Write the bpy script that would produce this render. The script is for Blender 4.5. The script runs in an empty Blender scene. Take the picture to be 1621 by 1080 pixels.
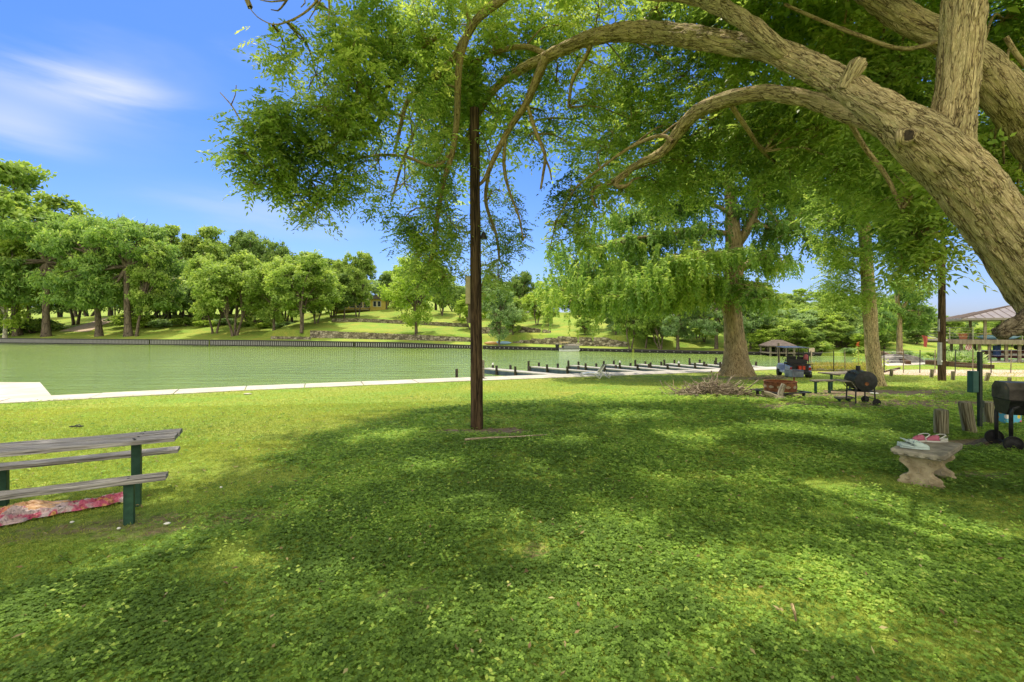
import bpy, math, random
import numpy as np
from mathutils import Vector, Matrix
random.seed(7); RNG = np.random.default_rng(7)
SC = bpy.context.scene
COL = SC.collection
F = 740.0; CX = 810.5; HY = 526.0; EYE = 1.75     # focal length and horizon in units of the photo
R = math.radians

# ------------------------------------------------------------------ terrain
NS_X = [-300,-100,-45,-26,-16.8,-11.3,-2.1,8.7,13.1,17.5,24,31,60,200,400]
NS_Y = [-150,-40,0.5,12,17.2,20.3,24.1,28.0,29.7,31.3,33.4,36.0,43,62,90]
FS_X = [-500,-200,-126,-49,-7,18.6,28.7,40,51,100,300,600]
FS_Y = [250,150,115,89,75,60,54.5,50.5,52,62,100,170]
WATER = -0.9
def near_shore(x): return np.interp(x, NS_X, NS_Y)
def far_shore(x): return np.interp(x, FS_X, FS_Y)
def sstep(t):
    t = np.clip(t, 0, 1); return t*t*(3-2*t)
def bulk_top(x): return np.interp(x, [-130,-50,-20,-7,5,30,60], [0.25,0.2,0.0,-0.35,-0.5,-0.6,-0.6])
def height(x, y):
    x = np.asarray(x, float); y = np.asarray(y, float)
    ns = near_shore(x); fs = far_shore(x)
    d = ns - 1.7 - y
    zn = -0.6*(1-sstep(d/18.0)) + 0.012*np.sin(x*1.7+y*0.9)*np.sin(y*1.3-x*0.5)*sstep(d/3)
    zn = np.where(y > ns-0.6, -2.4, zn)
    e = y - fs
    t6 = np.interp(x, [-400,-80,-52,-49,-33,-7,2,12,19,25,60], [0.9,0.9,0.9,2.1,2.0,0.95,1.25,1.05,1.05,-0.1,-0.2])
    b6 = np.interp(x, [-400,-80,-52,-49,-33,-7,2,12,19,25,60], [0.85,0.85,0.85,0.75,0.6,0.1,0.0,-0.3,-0.3,-0.2,-0.25])
    bt = bulk_top(x) - 0.05
    low = bt + (b6-bt)*np.clip(e/6, 0, 1)
    sl = np.interp(x, [-120,-50,-30,0,20], [0.19,0.18,0.185,0.15,0.15])
    hi = t6 + sl*(np.clip(e, 6, 40)-6.0)
    zf = np.where(e < 6, low, np.where(e < 6.25, low+(t6-low)*np.clip((e-6)/0.25,0,1), hi))
    zf = zf + np.clip(e-40, 0, 25)*0.02 + np.clip(e-65, 0, 520)*0.085*np.interp(x, [-30, 50], [1, .12])
    zf = np.where(e < 0.25, -2.4, zf)
    return np.where(y < 0.5*(ns+fs), zn, zf)
def H(x, y): return float(height(x, y))
def P(px, py, Y):
    return Vector(((px-CX)/F*Y, Y, EYE-(py-HY)/F*Y))
def wr(px, py, w, Y):
    """radius of a round stem that looks w wide at this point of the photo"""
    return w/2/F*Y*F/math.sqrt(F*F+(px-CX)**2+.5*(py-HY)**2)
def PG(px, py, y0=2.0, y1=260.0):
    Y = np.geomspace(y0, y1, 6000)
    X = (px-CX)/F*Y; Z = EYE-(py-HY)/F*Y
    h = height(X, Y)
    k = np.nonzero(Z <= h)[0]
    i = k[0] if len(k) else -1
    return Vector((float(X[i]), float(Y[i]), float(h[i])))

# ------------------------------------------------------------------ noise
def _h(ix, iy, iz):
    n = (ix*374761393 + iy*668265263 + iz*1274126177) & 0x7fffffff
    n = ((n ^ (n >> 13))*1103515245) & 0x7fffffff
    return ((n ^ (n >> 16)) & 0xffff)/65535.0
def vnoise(p):
    p = np.asarray(p, float); i = np.floor(p).astype(np.int64); f = p-i; f = f*f*(3-2*f)
    r = 0
    for dx in (0,1):
        for dy in (0,1):
            for dz in (0,1):
                w = (f[...,0] if dx else 1-f[...,0])*(f[...,1] if dy else 1-f[...,1])*(f[...,2] if dz else 1-f[...,2])
                r = r + w*_h(i[...,0]+dx, i[...,1]+dy, i[...,2]+dz)
    return r
def fbm(p, o=3):
    s = 0; a = .5; p = np.asarray(p, float)
    for k in range(o): s = s + a*vnoise(p); p = p*2.03+17.1; a *= .5
    return s

# ------------------------------------------------------------------ objects
def tag(o, label=None, cat=None, group=None, kind=None):
    if label: o['label'] = label
    if cat: o['category'] = cat
    if group: o['group'] = group
    if kind: o['kind'] = kind
    return o
def empty(name, loc=(0,0,0), rz=0, label=None, cat=None, group=None):
    o = bpy.data.objects.new(name, None); COL.objects.link(o)
    o.empty_display_size = 0.2
    o.location = loc; o.rotation_euler = (0,0,rz)
    return tag(o, label, cat, group)
def np_mesh(name, V, Fc, mat=None, parent=None, smooth=False, attrs=None, loc=None):
    """V (n,3), Fc (m,k) array or list of tuples"""
    me = bpy.data.meshes.new(name)
    V = np.asarray(V, np.float32)
    if isinstance(Fc, np.ndarray):
        m, k = Fc.shape
        me.vertices.add(len(V)); me.vertices.foreach_set('co', V.ravel())
        me.loops.add(m*k); me.loops.foreach_set('vertex_index', Fc.astype(np.int32).ravel())
        me.polygons.add(m)
        me.polygons.foreach_set('loop_start', np.arange(0, m*k, k, dtype=np.int32))
        me.polygons.foreach_set('loop_total', np.full(m, k, np.int32))
        me.update(calc_edges=True)
    else:
        me.from_pydata([tuple(v) for v in V.tolist()], [], Fc)
        me.update()
    if smooth: me.polygons.foreach_set('use_smooth', np.ones(len(me.polygons), bool))
    for an, (dom, typ, dat) in (attrs or {}).items():
        a = me.attributes.new(an, typ, dom)
        a.data.foreach_set('vector' if typ == 'FLOAT_VECTOR' else 'value', np.asarray(dat, np.float32).ravel())
    if mat: me.materials.append(mat)
    o = bpy.data.objects.new(name, me); COL.objects.link(o)
    if parent: o.parent = parent
    if loc is not None: o.location = loc
    return o
def copy_tree(o, parent=None):
    c = o.copy(); COL.objects.link(c); c.parent = parent
    for ch in [k for k in bpy.data.objects if k.parent is o]:
        copy_tree(ch, c)
    return c

class MB:
    """collects simple solids and links them as one mesh object"""
    def __init__(s): s.v = []; s.f = []
    def add(s, vs, fs):
        n = len(s.v); s.v += [tuple(v) for v in vs]; s.f += [tuple(i+n for i in f) for f in fs]; return s
    def box(s, c, d, rz=0, rx=0, ry=0, taper=1.0):
        m = Matrix.Translation(Vector(c)) @ Matrix.Rotation(rz,4,'Z') @ Matrix.Rotation(ry,4,'Y') @ Matrix.Rotation(rx,4,'X')
        a, b, h = d[0]/2, d[1]/2, d[2]/2; t = taper
        vs = [(-a,-b,-h),(a,-b,-h),(a,b,-h),(-a,b,-h),(-a*t,-b*t,h),(a*t,-b*t,h),(a*t,b*t,h),(-a*t,b*t,h)]
        return s.add([m@Vector(v) for v in vs], [(0,3,2,1),(4,5,6,7),(0,1,5,4),(1,2,6,5),(2,3,7,6),(3,0,4,7)])
    def tube(s, pts, rad, n=8, caps=True):
        pts = [Vector(p) for p in pts]
        if not hasattr(rad, '__len__'): rad = [rad]*len(pts)
        vs = []; fs = []
        up = None
        for i, p in enumerate(pts):
            d = (pts[min(i+1,len(pts)-1)]-pts[max(i-1,0)]).normalized()
            if up is None:
                up = Vector((0,0,1)) if abs(d.z) < .9 else Vector((1,0,0))
            a = d.cross(up).normalized(); b = a.cross(d).normalized(); up = b
            for k in range(n):
                t = 2*math.pi*k/n
                vs.append(p+(a*math.cos(t)+b*math.sin(t))*rad[i])
        for i in range(len(pts)-1):
            for k in range(n):
                fs.append((i*n+k, i*n+(k+1)%n, (i+1)*n+(k+1)%n, (i+1)*n+k))
        if caps:
            fs.append(tuple(range(n))[::-1]); fs.append(tuple((len(pts)-1)*n+k for k in range(n)))
        return s.add(vs, fs)
    def lathe(s, c, prof, n=24, m=None):
        """prof list of (r,z)"""
        vs = []; fs = []
        M = m or Matrix.Identity(4); c = Vector(c)
        for r, z in prof:
            for k in range(n):
                t = 2*math.pi*k/n; vs.append(c + (M @ Vector((r*math.cos(t), r*math.sin(t), z))))
        for i in range(len(prof)-1):
            for k in range(n):
                fs.append((i*n+k, i*n+(k+1)%n, (i+1)*n+(k+1)%n, (i+1)*n+k))
        if prof[0][0] > 1e-4: fs.append(tuple(range(n))[::-1])
        if prof[-1][0] > 1e-4: fs.append(tuple((len(prof)-1)*n+k for k in range(n)))
        return s.add(vs, fs)
    def prism(s, poly, axis_pts):
        """poly: list of 3D points (planar), extruded by vector axis_pts"""
        e = Vector(axis_pts); n = len(poly); p = [Vector(q) for q in poly]
        fs = [tuple(range(n))[::-1], tuple(range(n, 2*n))]
        for k in range(n): fs.append((k, (k+1)%n, n+(k+1)%n, n+k))
        return s.add(p+[q+e for q in p], fs)
    def build(s, name, mat, parent=None, bevel=0, smooth=False, loc=None, sub=0):
        me = bpy.data.meshes.new(name); me.from_pydata(s.v, [], s.f); me.update()
        import bmesh
        bm = bmesh.new(); bm.from_mesh(me); bmesh.ops.recalc_face_normals(bm, faces=bm.faces); bm.to_mesh(me); bm.free()
        me.materials.append(mat)
        o = bpy.data.objects.new(name, me); COL.objects.link(o)
        if parent: o.parent = parent
        if loc is not None: o.location = loc
        if smooth:
            me.polygons.foreach_set('use_smooth', np.ones(len(me.polygons), bool))
        if bevel:
            b = o.modifiers.new('b', 'BEVEL'); b.width = bevel; b.segments = 2; b.limit_method = 'ANGLE'; b.angle_limit = R(40)
        if sub:
            b = o.modifiers.new('s', 'SUBSURF'); b.levels = sub; b.render_levels = sub
        return o

# ------------------------------------------------------------------ materials
def nt(name):
    m = bpy.data.materials.new(name); m.use_nodes = True
    t = m.node_tree; t.nodes.clear(); return m, t
def N(t, typ, **kw):
    n = t.nodes.new(typ)
    for k, v in kw.items():
        if k == 'ins':
            for a, b in v.items(): n.inputs[a].default_value = b
        else: setattr(n, k, v)
    return n
def L(t, a, b): t.links.new(a, b)
def ramp(t, fac, stops):
    r = t.nodes.new('ShaderNodeValToRGB'); e = r.color_ramp.elements
    while len(e) < len(stops): e.new(0.5)
    for k, (p, c) in enumerate(stops):
        e[k].position = p; e[k].color = (c[0], c[1], c[2], 1) if hasattr(c, '__len__') else (c, c, c, 1)
    L(t, fac, r.inputs[0]); return r.outputs[0]
def surf(name, c1, c2, scale=6, rough=.7, bump=.3, metal=0, detail=5, stretch=(1,1,1), spec=.3, bdist=.02, c3=None, bscale=None, lo=.35, hi=.65):
    """two or three-tone noise surface with bump"""
    m, t = nt(name)
    out = N(t, 'ShaderNodeOutputMaterial'); b = N(t, 'ShaderNodeBsdfPrincipled', ins={'Roughness': rough, 'Metallic': metal, 'Specular IOR Level': spec})
    L(t, b.outputs[0], out.inputs[0])
    tc = N(t, 'ShaderNodeTexCoord'); mp = N(t, 'ShaderNodeMapping'); mp.inputs['Scale'].default_value = stretch
    L(t, tc.outputs['Object'], mp.inputs[0])
    n1 = N(t, 'ShaderNodeTexNoise', ins={'Scale': scale, 'Detail': detail, 'Roughness': .6}); L(t, mp.outputs[0], n1.inputs['Vector'])
    st = [(lo, c1), (hi, c2)] + ([(min(hi+.12, 1), c3)] if c3 else [])
    L(t, ramp(t, n1.outputs[0], st), b.inputs['Base Color'])
    if bump:
        n2 = N(t, 'ShaderNodeTexNoise', ins={'Scale': bscale or scale*4, 'Detail': 6, 'Roughness': .65}); L(t, mp.outputs[0], n2.inputs['Vector'])
        bp = N(t, 'ShaderNodeBump', ins={'Strength': bump, 'Distance': bdist}); L(t, n2.outputs[0], bp.inputs['Height']); L(t, bp.outputs[0], b.inputs['Normal'])
    return m
def leafmat(name, stops, trans=.45, rough=.5, tcol=1.25, spec=.25):
    """stops: colour ramp over the per-leaf attribute 'tone'"""
    m, t = nt(name)
    out = N(t, 'ShaderNodeOutputMaterial')
    at = N(t, 'ShaderNodeAttribute', attribute_name='tone')
    c = ramp(t, at.outputs['Fac'], stops)
    pb = N(t, 'ShaderNodeBsdfPrincipled', ins={'Roughness': rough, 'Specular IOR Level': spec}); L(t, c, pb.inputs['Base Color'])
    tr = N(t, 'ShaderNodeBsdfTranslucent')
    hs = N(t, 'ShaderNodeMix', data_type='RGBA', blend_type='MULTIPLY'); hs.inputs[0].default_value = 1
    L(t, c, hs.inputs[6]); hs.inputs[7].default_value = (tcol*1.12, tcol*1.1, tcol*.7, 1)
    L(t, hs.outputs[2], tr.inputs[0])
    mx = N(t, 'ShaderNodeMixShader'); mx.inputs[0].default_value = trans
    L(t, pb.outputs[0], mx.inputs[1]); L(t, tr.outputs[0], mx.inputs[2]); L(t, mx.outputs[0], out.inputs[0])
    return m
def barkmat(name, dark, mid, light, sc=22, zs=.22, bump=.8, bd=.02):
    m, t = nt(name)
    out = N(t, 'ShaderNodeOutputMaterial'); b = N(t, 'ShaderNodeBsdfPrincipled', ins={'Roughness': .85, 'Specular IOR Level': .15})
    L(t, b.outputs[0], out.inputs[0])
    at = N(t, 'ShaderNodeAttribute', attribute_name='bc')
    mp = N(t, 'ShaderNodeMapping'); mp.inputs['Scale'].default_value = (1,1,zs); L(t, at.outputs['Vector'], mp.inputs[0])
    wn = N(t, 'ShaderNodeTexNoise', ins={'Scale': sc*.5, 'Detail': 4}); L(t, mp.outputs[0], wn.inputs['Vector'])
    ad = N(t, 'ShaderNodeMix', data_type='VECTOR'); ad.inputs[0].default_value = .13
    L(t, mp.outputs[0], ad.inputs[4]); L(t, wn.outputs['Color'], ad.inputs[5])
    vo = N(t, 'ShaderNodeTexVoronoi', feature='DISTANCE_TO_EDGE', ins={'Scale': sc}); L(t, ad.outputs[1], vo.inputs['Vector'])
    vo2 = N(t, 'ShaderNodeTexVoronoi', feature='DISTANCE_TO_EDGE', ins={'Scale': sc*2.3}); L(t, ad.outputs[1], vo2.inputs['Vector'])
    n1 = N(t, 'ShaderNodeTexNoise', ins={'Scale': sc*1.6, 'Detail': 8, 'Roughness': .78}); L(t, mp.outputs[0], n1.inputs['Vector'])
    cA = N(t, 'ShaderNodeMapRange', ins={'From Min': 0.0, 'From Max': .10}); L(t, vo.outputs['Distance'], cA.inputs[0])
    cB = N(t, 'ShaderNodeMapRange', ins={'From Min': 0.0, 'From Max': .14, 'To Min': .6}); L(t, vo2.outputs['Distance'], cB.inputs[0])
    nb = N(t, 'ShaderNodeTexNoise', ins={'Scale': sc*.7, 'Detail': 3}); L(t, mp.outputs[0], nb.inputs['Vector'])
    nbr = N(t, 'ShaderNodeMapRange', ins={'From Min': .42, 'From Max': .6}); L(t, nb.outputs[0], nbr.inputs[0])
    c0_ = N(t, 'ShaderNodeMath', operation='MAXIMUM'); L(t, cA.outputs[0], c0_.inputs[0]); L(t, nbr.outputs[0], c0_.inputs[1])
    m2 = N(t, 'ShaderNodeMapping'); m2.inputs['Scale'].default_value = (1,1,zs*.75); L(t, at.outputs['Vector'], m2.inputs[0])
    rn = N(t, 'ShaderNodeTexNoise', ins={'Scale': sc*.55, 'Detail': 3, 'Roughness': .5, 'Distortion': .5}); L(t, m2.outputs[0], rn.inputs['Vector'])
    rs = N(t, 'ShaderNodeMath', operation='SUBTRACT'); L(t, rn.outputs[0], rs.inputs[0]); rs.inputs[1].default_value = .5
    ra = N(t, 'ShaderNodeMath', operation='ABSOLUTE'); L(t, rs.outputs[0], ra.inputs[0])
    rr = N(t, 'ShaderNodeMapRange', ins={'From Min': 0.0, 'From Max': .032, 'To Min': .12}); L(t, ra.outputs[0], rr.inputs[0])
    cC = N(t, 'ShaderNodeMath', operation='MULTIPLY'); L(t, c0_.outputs[0], cC.inputs[0]); L(t, rr.outputs[0], cC.inputs[1])
    crack = N(t, 'ShaderNodeMath', operation='MULTIPLY'); L(t, cC.outputs[0], crack.inputs[0]); L(t, cB.outputs[0], crack.inputs[1])
    n3 = N(t, 'ShaderNodeTexNoise', ins={'Scale': 2.3, 'Detail': 4}); L(t, at.outputs['Vector'], n3.inputs['Vector'])
    mul = N(t, 'ShaderNodeMath', operation='MULTIPLY'); L(t, crack.outputs[0], mul.inputs[0])
    a2 = N(t, 'ShaderNodeMapRange', ins={'From Min': .28, 'From Max': .72, 'To Min': .45, 'To Max': 1.05}); L(t, n1.outputs[0], a2.inputs[0])
    L(t, a2.outputs[0], mul.inputs[1])
    col = ramp(t, mul.outputs[0], [(0.02, dark), (.35, mid), (.95, light)])
    mx = N(t, 'ShaderNodeMix', data_type='RGBA', blend_type='MULTIPLY'); mx.inputs[0].default_value = 1
    L(t, col, mx.inputs[6]); L(t, ramp(t, n3.outputs[0], [(.3, (.72,.74,.7)), (.7, (1.1,1.05,.98))]), mx.inputs[7])
    L(t, mx.outputs[2], b.inputs['Base Color'])
    bp = N(t, 'ShaderNodeBump', ins={'Strength': bump, 'Distance': bd}); L(t, mul.outputs[0], bp.inputs['Height']); L(t, bp.outputs[0], b.inputs['Normal'])
    return m

# ------------------------------------------------------------------ branches and leaves
def catmull(pts, per):
    p = np.array(pts, float); n = len(p)
    q = np.vstack([2*p[0]-p[1], p, 2*p[-1]-p[-2]]); out = []
    for i in range(1, n):
        a, b, c, d = q[i-1], q[i], q[i+1], q[i+2]
        k = per if np.isscalar(per) else per[i-1]
        for j in range(k):
            t = j/k; out.append(.5*((2*b)+(c-a)*t+(2*a-5*b+4*c-d)*t*t+(3*b-a-3*c+d)*t**3))
    out.append(p[-1]); return np.array(out)
class Wood:
    """many limbs gathered into one bark mesh, with a limb-local coordinate for the bark texture"""
    def __init__(s): s.V=[]; s.F=[]; s.B=[]; s.n=0; s.k=0
    def limb(s, pts, n=8, step=None, rough=0.0, ridges=0.0, rscale=8.0):
        """pts list of (x,y,z,r)"""
        p = np.array([tuple(q) for q in pts], float)
        seg = np.linalg.norm(np.diff(p[:,:3], axis=0), axis=1)
        per = [max(1, int(round(d/step))) for d in seg] if step else [2]*len(seg)
        c = catmull(p, per); ctr = c[:,:3]; rad = np.maximum(c[:,3], .002)
        T = np.gradient(ctr, axis=0); T /= np.linalg.norm(T, axis=1)[:,None]+1e-9
        a = np.zeros_like(T); up = np.array([0,0,1.0]) if abs(T[0,2]) < .9 else np.array([1.0,0,0])
        for i in range(len(T)):
            x = np.cross(T[i], up); x /= np.linalg.norm(x)+1e-9; a[i] = x; up = np.cross(x, T[i])
        b = np.cross(a, T); th = np.arange(n)*2*np.pi/n
        S = np.concatenate([[0], np.cumsum(np.linalg.norm(np.diff(ctr, axis=0), axis=1))])
        ct, st = np.cos(th), np.sin(th)
        off = s.k*3.7; s.k += 1
        rb = rad[:,None]
        BX = rb*ct[None]; BY = rb*st[None]; BZ = np.repeat(S[:,None], n, 1)
        bc = np.stack([BX+off, BY+off*.3, BZ+off], -1)
        rr = np.repeat(rb, n, 1).copy()
        if rough: rr *= 1+rough*(fbm(bc*np.array([4,4,1.6]), 3)-.45)*2
        if ridges:
            q = bc*np.array([rscale,rscale,rscale*.28])
            w = fbm(q*.5+5, 2)[...,None]*1.2
            r1 = 1-np.abs(2*vnoise(q+w)-1); r2 = 1-np.abs(2*vnoise(q*2.1+w+9)-1)
            rr += ridges*(.5-r1**3)*1.0 + ridges*.4*(.5-r2**2)
        V = ctr[:,None,:] + a[:,None,:]*(rr*ct)[...,None] + b[:,None,:]*(rr*st)[...,None]
        m = len(ctr); i = np.arange(m-1)[:,None]*n; k = np.arange(n)[None]; k2 = (k+1)%n
        Fq = np.stack([i+k, i+k2, i+n+k2, i+n+k], -1).reshape(-1,4)+s.n
        s.V.append(V.reshape(-1,3)); s.B.append(bc.reshape(-1,3)); s.F.append(Fq); s.n += m*n
        # end cap vertex
        s.V.append((ctr[-1]+T[-1]*rad[-1]*.3)[None]); s.B.append(bc[-1,:1]+0.01)
        e = s.n; base = s.n-n
        s.F.append(np.stack([base+np.arange(n), base+(np.arange(n)+1)%n, np.full(n,e), np.full(n,e)], -1)); s.n += 1
        return ctr, rad
    def build(s, name, mat, parent=None):
        Fq = np.vstack(s.F); V = np.vstack(s.V)
        quads = Fq[Fq[:,2] != Fq[:,3]]; tris = Fq[Fq[:,2] == Fq[:,3]][:,:3]
        me = bpy.data.meshes.new(name)
        me.vertices.add(len(V)); me.vertices.foreach_set('co', V.astype(np.float32).ravel())
        li = np.concatenate([quads.ravel(), tris.ravel()]).astype(np.int32)
        tot = np.concatenate([np.full(len(quads),4), np.full(len(tris),3)]).astype(np.int32)
        me.loops.add(len(li)); me.loops.foreach_set('vertex_index', li)
        me.polygons.add(len(tot)); me.polygons.foreach_set('loop_total', tot)
        me.polygons.foreach_set('loop_start', np.concatenate([[0], np.cumsum(tot)[:-1]]).astype(np.int32))
        me.update(calc_edges=True); me.polygons.foreach_set('use_smooth', np.ones(len(tot), bool))
        at = me.attributes.new('bc', 'FLOAT_VECTOR', 'POINT'); at.data.foreach_set('vector', np.vstack(s.B).astype(np.float32).ravel())
        me.materials.append(mat)
        o = bpy.data.objects.new(name, me); COL.objects.link(o)
        if parent: o.parent = parent
        return o
def unit(v): return v/(np.linalg.norm(v, axis=-1, keepdims=True)+1e-9)
def rdir(n, rng=RNG): return unit(rng.normal(size=(n,3)))
class Leaves:
    """kite shaped leaves gathered into one mesh with a tone per leaf"""
    def __init__(s): s.V=[]; s.T=[]
    def add(s, base, d, nrm, ln, wd, tone, fold=0.0):
        d = unit(d); side = unit(np.cross(d, nrm)); nn = np.cross(side, d)
        ln = np.broadcast_to(ln, len(base))[:,None]; wd = np.broadcast_to(wd, len(base))[:,None]
        v0 = base; v2 = base+d*ln - nn*ln*fold
        mid = base+d*ln*.42
        v1 = mid+side*wd*.5+nn*wd*.12; v3 = mid-side*wd*.5+nn*wd*.12
        s.V.append(np.stack([v0,v1,v2,v3], 1).reshape(-1,3)); s.T.append(np.clip(np.broadcast_to(tone, len(base)), 0, 1))
    def compound(s, base, d, nrm, ln, pairs, lf, lw, tone, rng=RNG, droop=.5):
        """pinnate leaves: base, direction, normal arrays (n,3); ln rachis length"""
        n = len(base); d = unit(d); side = unit(np.cross(d, nrm)); nn = np.cross(side, d)
        ln = np.broadcast_to(ln, n)
        for k in range(pairs+1):
            t = .25+.75*k/pairs
            pos = base + d*(ln*t)[:,None] - np.array([0,0,1])*((ln*t*t*droop)[:,None])
            for sg in ((-1,1) if k < pairs else (0,)):
                dd = d*.55+side*sg*.9 + rng.normal(size=(n,3))*.16
                dd[:,2] -= .25*droop*2
                if sg == 0: dd = d+rng.normal(size=(n,3))*.1; dd[:,2] -= .3
                sc = (1-.25*abs(t-.6))
                s.add(pos, dd, nn+rng.normal(size=(n,3))*.25, lf*sc*(.8+.4*rng.random(n)), lw*(.8+.4*rng.random(n)), tone+rng.normal(size=n)*.07, .12)
    def build(s, name, mat, parent=None):
        V = np.vstack(s.V); n = len(V)//4
        Fq = np.arange(n*4).reshape(-1,4)
        T = np.concatenate(s.T)
        return np_mesh(name, V, Fq, mat, parent, False, {'tone': ('FACE','FLOAT',T)})
def settle(root):
    """children built in world coordinates are hung from the root's base point"""
    for ch in bpy.data.objects:
        if ch.parent is root: ch.location = Vector(ch.location)-Vector(root.location)
# ------------------------------------------------------------------ camera, light, sky
cam = bpy.data.cameras.new('camera'); co = bpy.data.objects.new('camera', cam); COL.objects.link(co)
co.location = (0,0,EYE); co.rotation_euler = (R(90),0,0)
cam.sensor_width = 36; cam.lens = F/1621*36; cam.shift_y = -(540-HY)/1621.0; cam.clip_end = 8000; cam.clip_start = .05
SC.camera = co
SUN = Vector((-.16,.36,.92)).normalized()
el = math.asin(SUN.z); az = math.atan2(SUN.x, SUN.y)
ld = bpy.data.lights.new('sun','SUN'); ld.energy = 5.0; ld.angle = R(.55); ld.color = (1,.91,.74)
lo = bpy.data.objects.new('sun', ld); COL.objects.link(lo); lo.rotation_euler = SUN.to_track_quat('Z','Y').to_euler()
w = bpy.data.worlds.new('World'); SC.world = w; w.use_nodes = True
t = w.node_tree; t.nodes.clear()
wo = N(t,'ShaderNodeOutputWorld'); bg = N(t,'ShaderNodeBackground'); bg.inputs[1].default_value = .15
sk = N(t,'ShaderNodeTexSky', sky_type='NISHITA'); sk.sun_disc = False; sk.sun_elevation = el; sk.sun_rotation = az
sk.air_density = 1.0; sk.dust_density = 1.2; sk.ozone_density = 2.5; sk.altitude = 200
tc = N(t,'ShaderNodeTexCoord')
# thin cirrus streaks and a few low soft clouds, by direction
sp = N(t,'ShaderNodeSeparateXYZ'); L(t, tc.outputs['Generated'], sp.inputs[0])
mp = N(t,'ShaderNodeMapping'); mp.inputs['Scale'].default_value = (1.6,1.6,7.0); mp.inputs['Rotation'].default_value = (0,R(-12),0); L(t, tc.outputs['Generated'], mp.inputs[0])
cn = N(t,'ShaderNodeTexNoise', ins={'Scale':1.7,'Detail':6,'Roughness':.5,'Distortion':.35}); L(t, mp.outputs[0], cn.inputs['Vector'])
def spot(direction, r0, r1, sc=(1,1,1)):
    d = Vector(direction).normalized()
    m = N(t,'ShaderNodeMapping'); m.inputs['Location'].default_value = (-d.x*sc[0],-d.y*sc[1],-d.z*sc[2]); m.inputs['Scale'].default_value = sc
    L(t, tc.outputs['Generated'], m.inputs[0])
    ln = N(t,'ShaderNodeVectorMath', operation='LENGTH'); L(t, m.outputs[0], ln.inputs[0])
    r = N(t,'ShaderNodeMapRange', interpolation_type='SMOOTHSTEP', ins={'From Min':r0,'From Max':r1,'To Min':1,'To Max':0}); L(t, ln.outputs['Value'], r.inputs[0]); return r.outputs[0]
def pd(px,py): return ((px-CX)/F, 1, -(py-HY)/F)
masks = [(spot(pd(150,140),.0,.16,(1,1,3.2)),.62,0), (spot(pd(40,90),.0,.32,(1,1,2.0)),.3,0), (spot(pd(405,86),.0,.085,(1,1,3.4)),.5,0),
         (spot(pd(15,205),.0,.12,(1,1,2.2)),.32,0), (spot(pd(420,345),.0,.3,(1,1,4.5)),.3,0), (spot(pd(1260,420),.0,.2,(1,1,3.5)),.22,0)]
acc = None
for o_, g, _ in masks:
    m = N(t,'ShaderNodeMath', operation='MULTIPLY'); L(t,o_,m.inputs[0]); m.inputs[1].default_value = g
    if acc is None: acc = m.outputs[0]
    else:
        a = N(t,'ShaderNodeMath', operation='ADD'); L(t,acc,a.inputs[0]); L(t,m.outputs[0],a.inputs[1]); acc = a.outputs[0]
cr = N(t,'ShaderNodeMapRange', interpolation_type='SMOOTHSTEP', ins={'From Min':.36,'From Max':.7}); L(t, cn.outputs[0], cr.inputs[0])
mm = N(t,'ShaderNodeMath', operation='MULTIPLY', use_clamp=True); L(t,acc,mm.inputs[0]); L(t,cr.outputs[0],mm.inputs[1])
m2 = N(t,'ShaderNodeMath', operation='MULTIPLY', use_clamp=True); L(t,mm.outputs[0],m2.inputs[0]); m2.inputs[1].default_value = 1.5
hz = N(t,'ShaderNodeMapRange', ins={'From Min':0.0,'From Max':.55,'To Min':1,'To Max':0}); L(t, sp.outputs[2], hz.inputs[0])
tint = N(t,'ShaderNodeMix', data_type='RGBA', blend_type='MULTIPLY'); tint.inputs[0].default_value = 1
L(t, sk.outputs[0], tint.inputs[6]); L(t, ramp(t, hz.outputs[0], [(0,(.40,.70,1.2)),(.35,(.46,.76,1.27)),(.7,(.66,.88,1.38)),(1,(.90,.95,1.38))]), tint.inputs[7])
cm = N(t,'ShaderNodeMix', data_type='RGBA'); L(t, m2.outputs[0], cm.inputs[0]); L(t, tint.outputs[2], cm.inputs[6]); cm.inputs[7].default_value = (5.2,5.7,6.6,1)
# unseen warm sky glow, added overhead and behind the camera to fill the shade
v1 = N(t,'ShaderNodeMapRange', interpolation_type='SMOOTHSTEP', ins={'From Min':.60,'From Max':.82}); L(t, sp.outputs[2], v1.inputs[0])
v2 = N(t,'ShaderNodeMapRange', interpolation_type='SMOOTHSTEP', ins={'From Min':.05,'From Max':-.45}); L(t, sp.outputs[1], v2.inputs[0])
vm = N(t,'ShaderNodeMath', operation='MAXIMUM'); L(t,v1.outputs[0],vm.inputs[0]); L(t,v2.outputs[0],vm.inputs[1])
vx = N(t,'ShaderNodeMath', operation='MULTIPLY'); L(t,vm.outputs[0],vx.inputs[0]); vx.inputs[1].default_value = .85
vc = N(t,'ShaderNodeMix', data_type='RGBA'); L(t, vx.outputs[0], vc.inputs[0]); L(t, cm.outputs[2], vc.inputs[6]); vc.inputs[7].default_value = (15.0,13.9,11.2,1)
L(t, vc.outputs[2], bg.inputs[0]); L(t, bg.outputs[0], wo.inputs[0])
SC.view_settings.view_transform = 'Standard'; SC.view_settings.look = 'None'; SC.view_settings.exposure = 0
SC.cycles.max_bounces = 7; SC.cycles.diffuse_bounces = 4; SC.cycles.glossy_bounces = 3; SC.cycles.transmission_bounces = 4; SC.cycles.transparent_max_bounces = 8
SC.cycles.use_denoising = True
try: SC.cycles.denoiser = 'OPENIMAGEDENOISE'; SC.cycles.denoising_prefilter = 'ACCURATE'
except Exception: pass
SC.cycles.caustics_reflective = False; SC.cycles.caustics_refractive = False; SC.cycles.sample_clamp_indirect = 4

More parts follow.
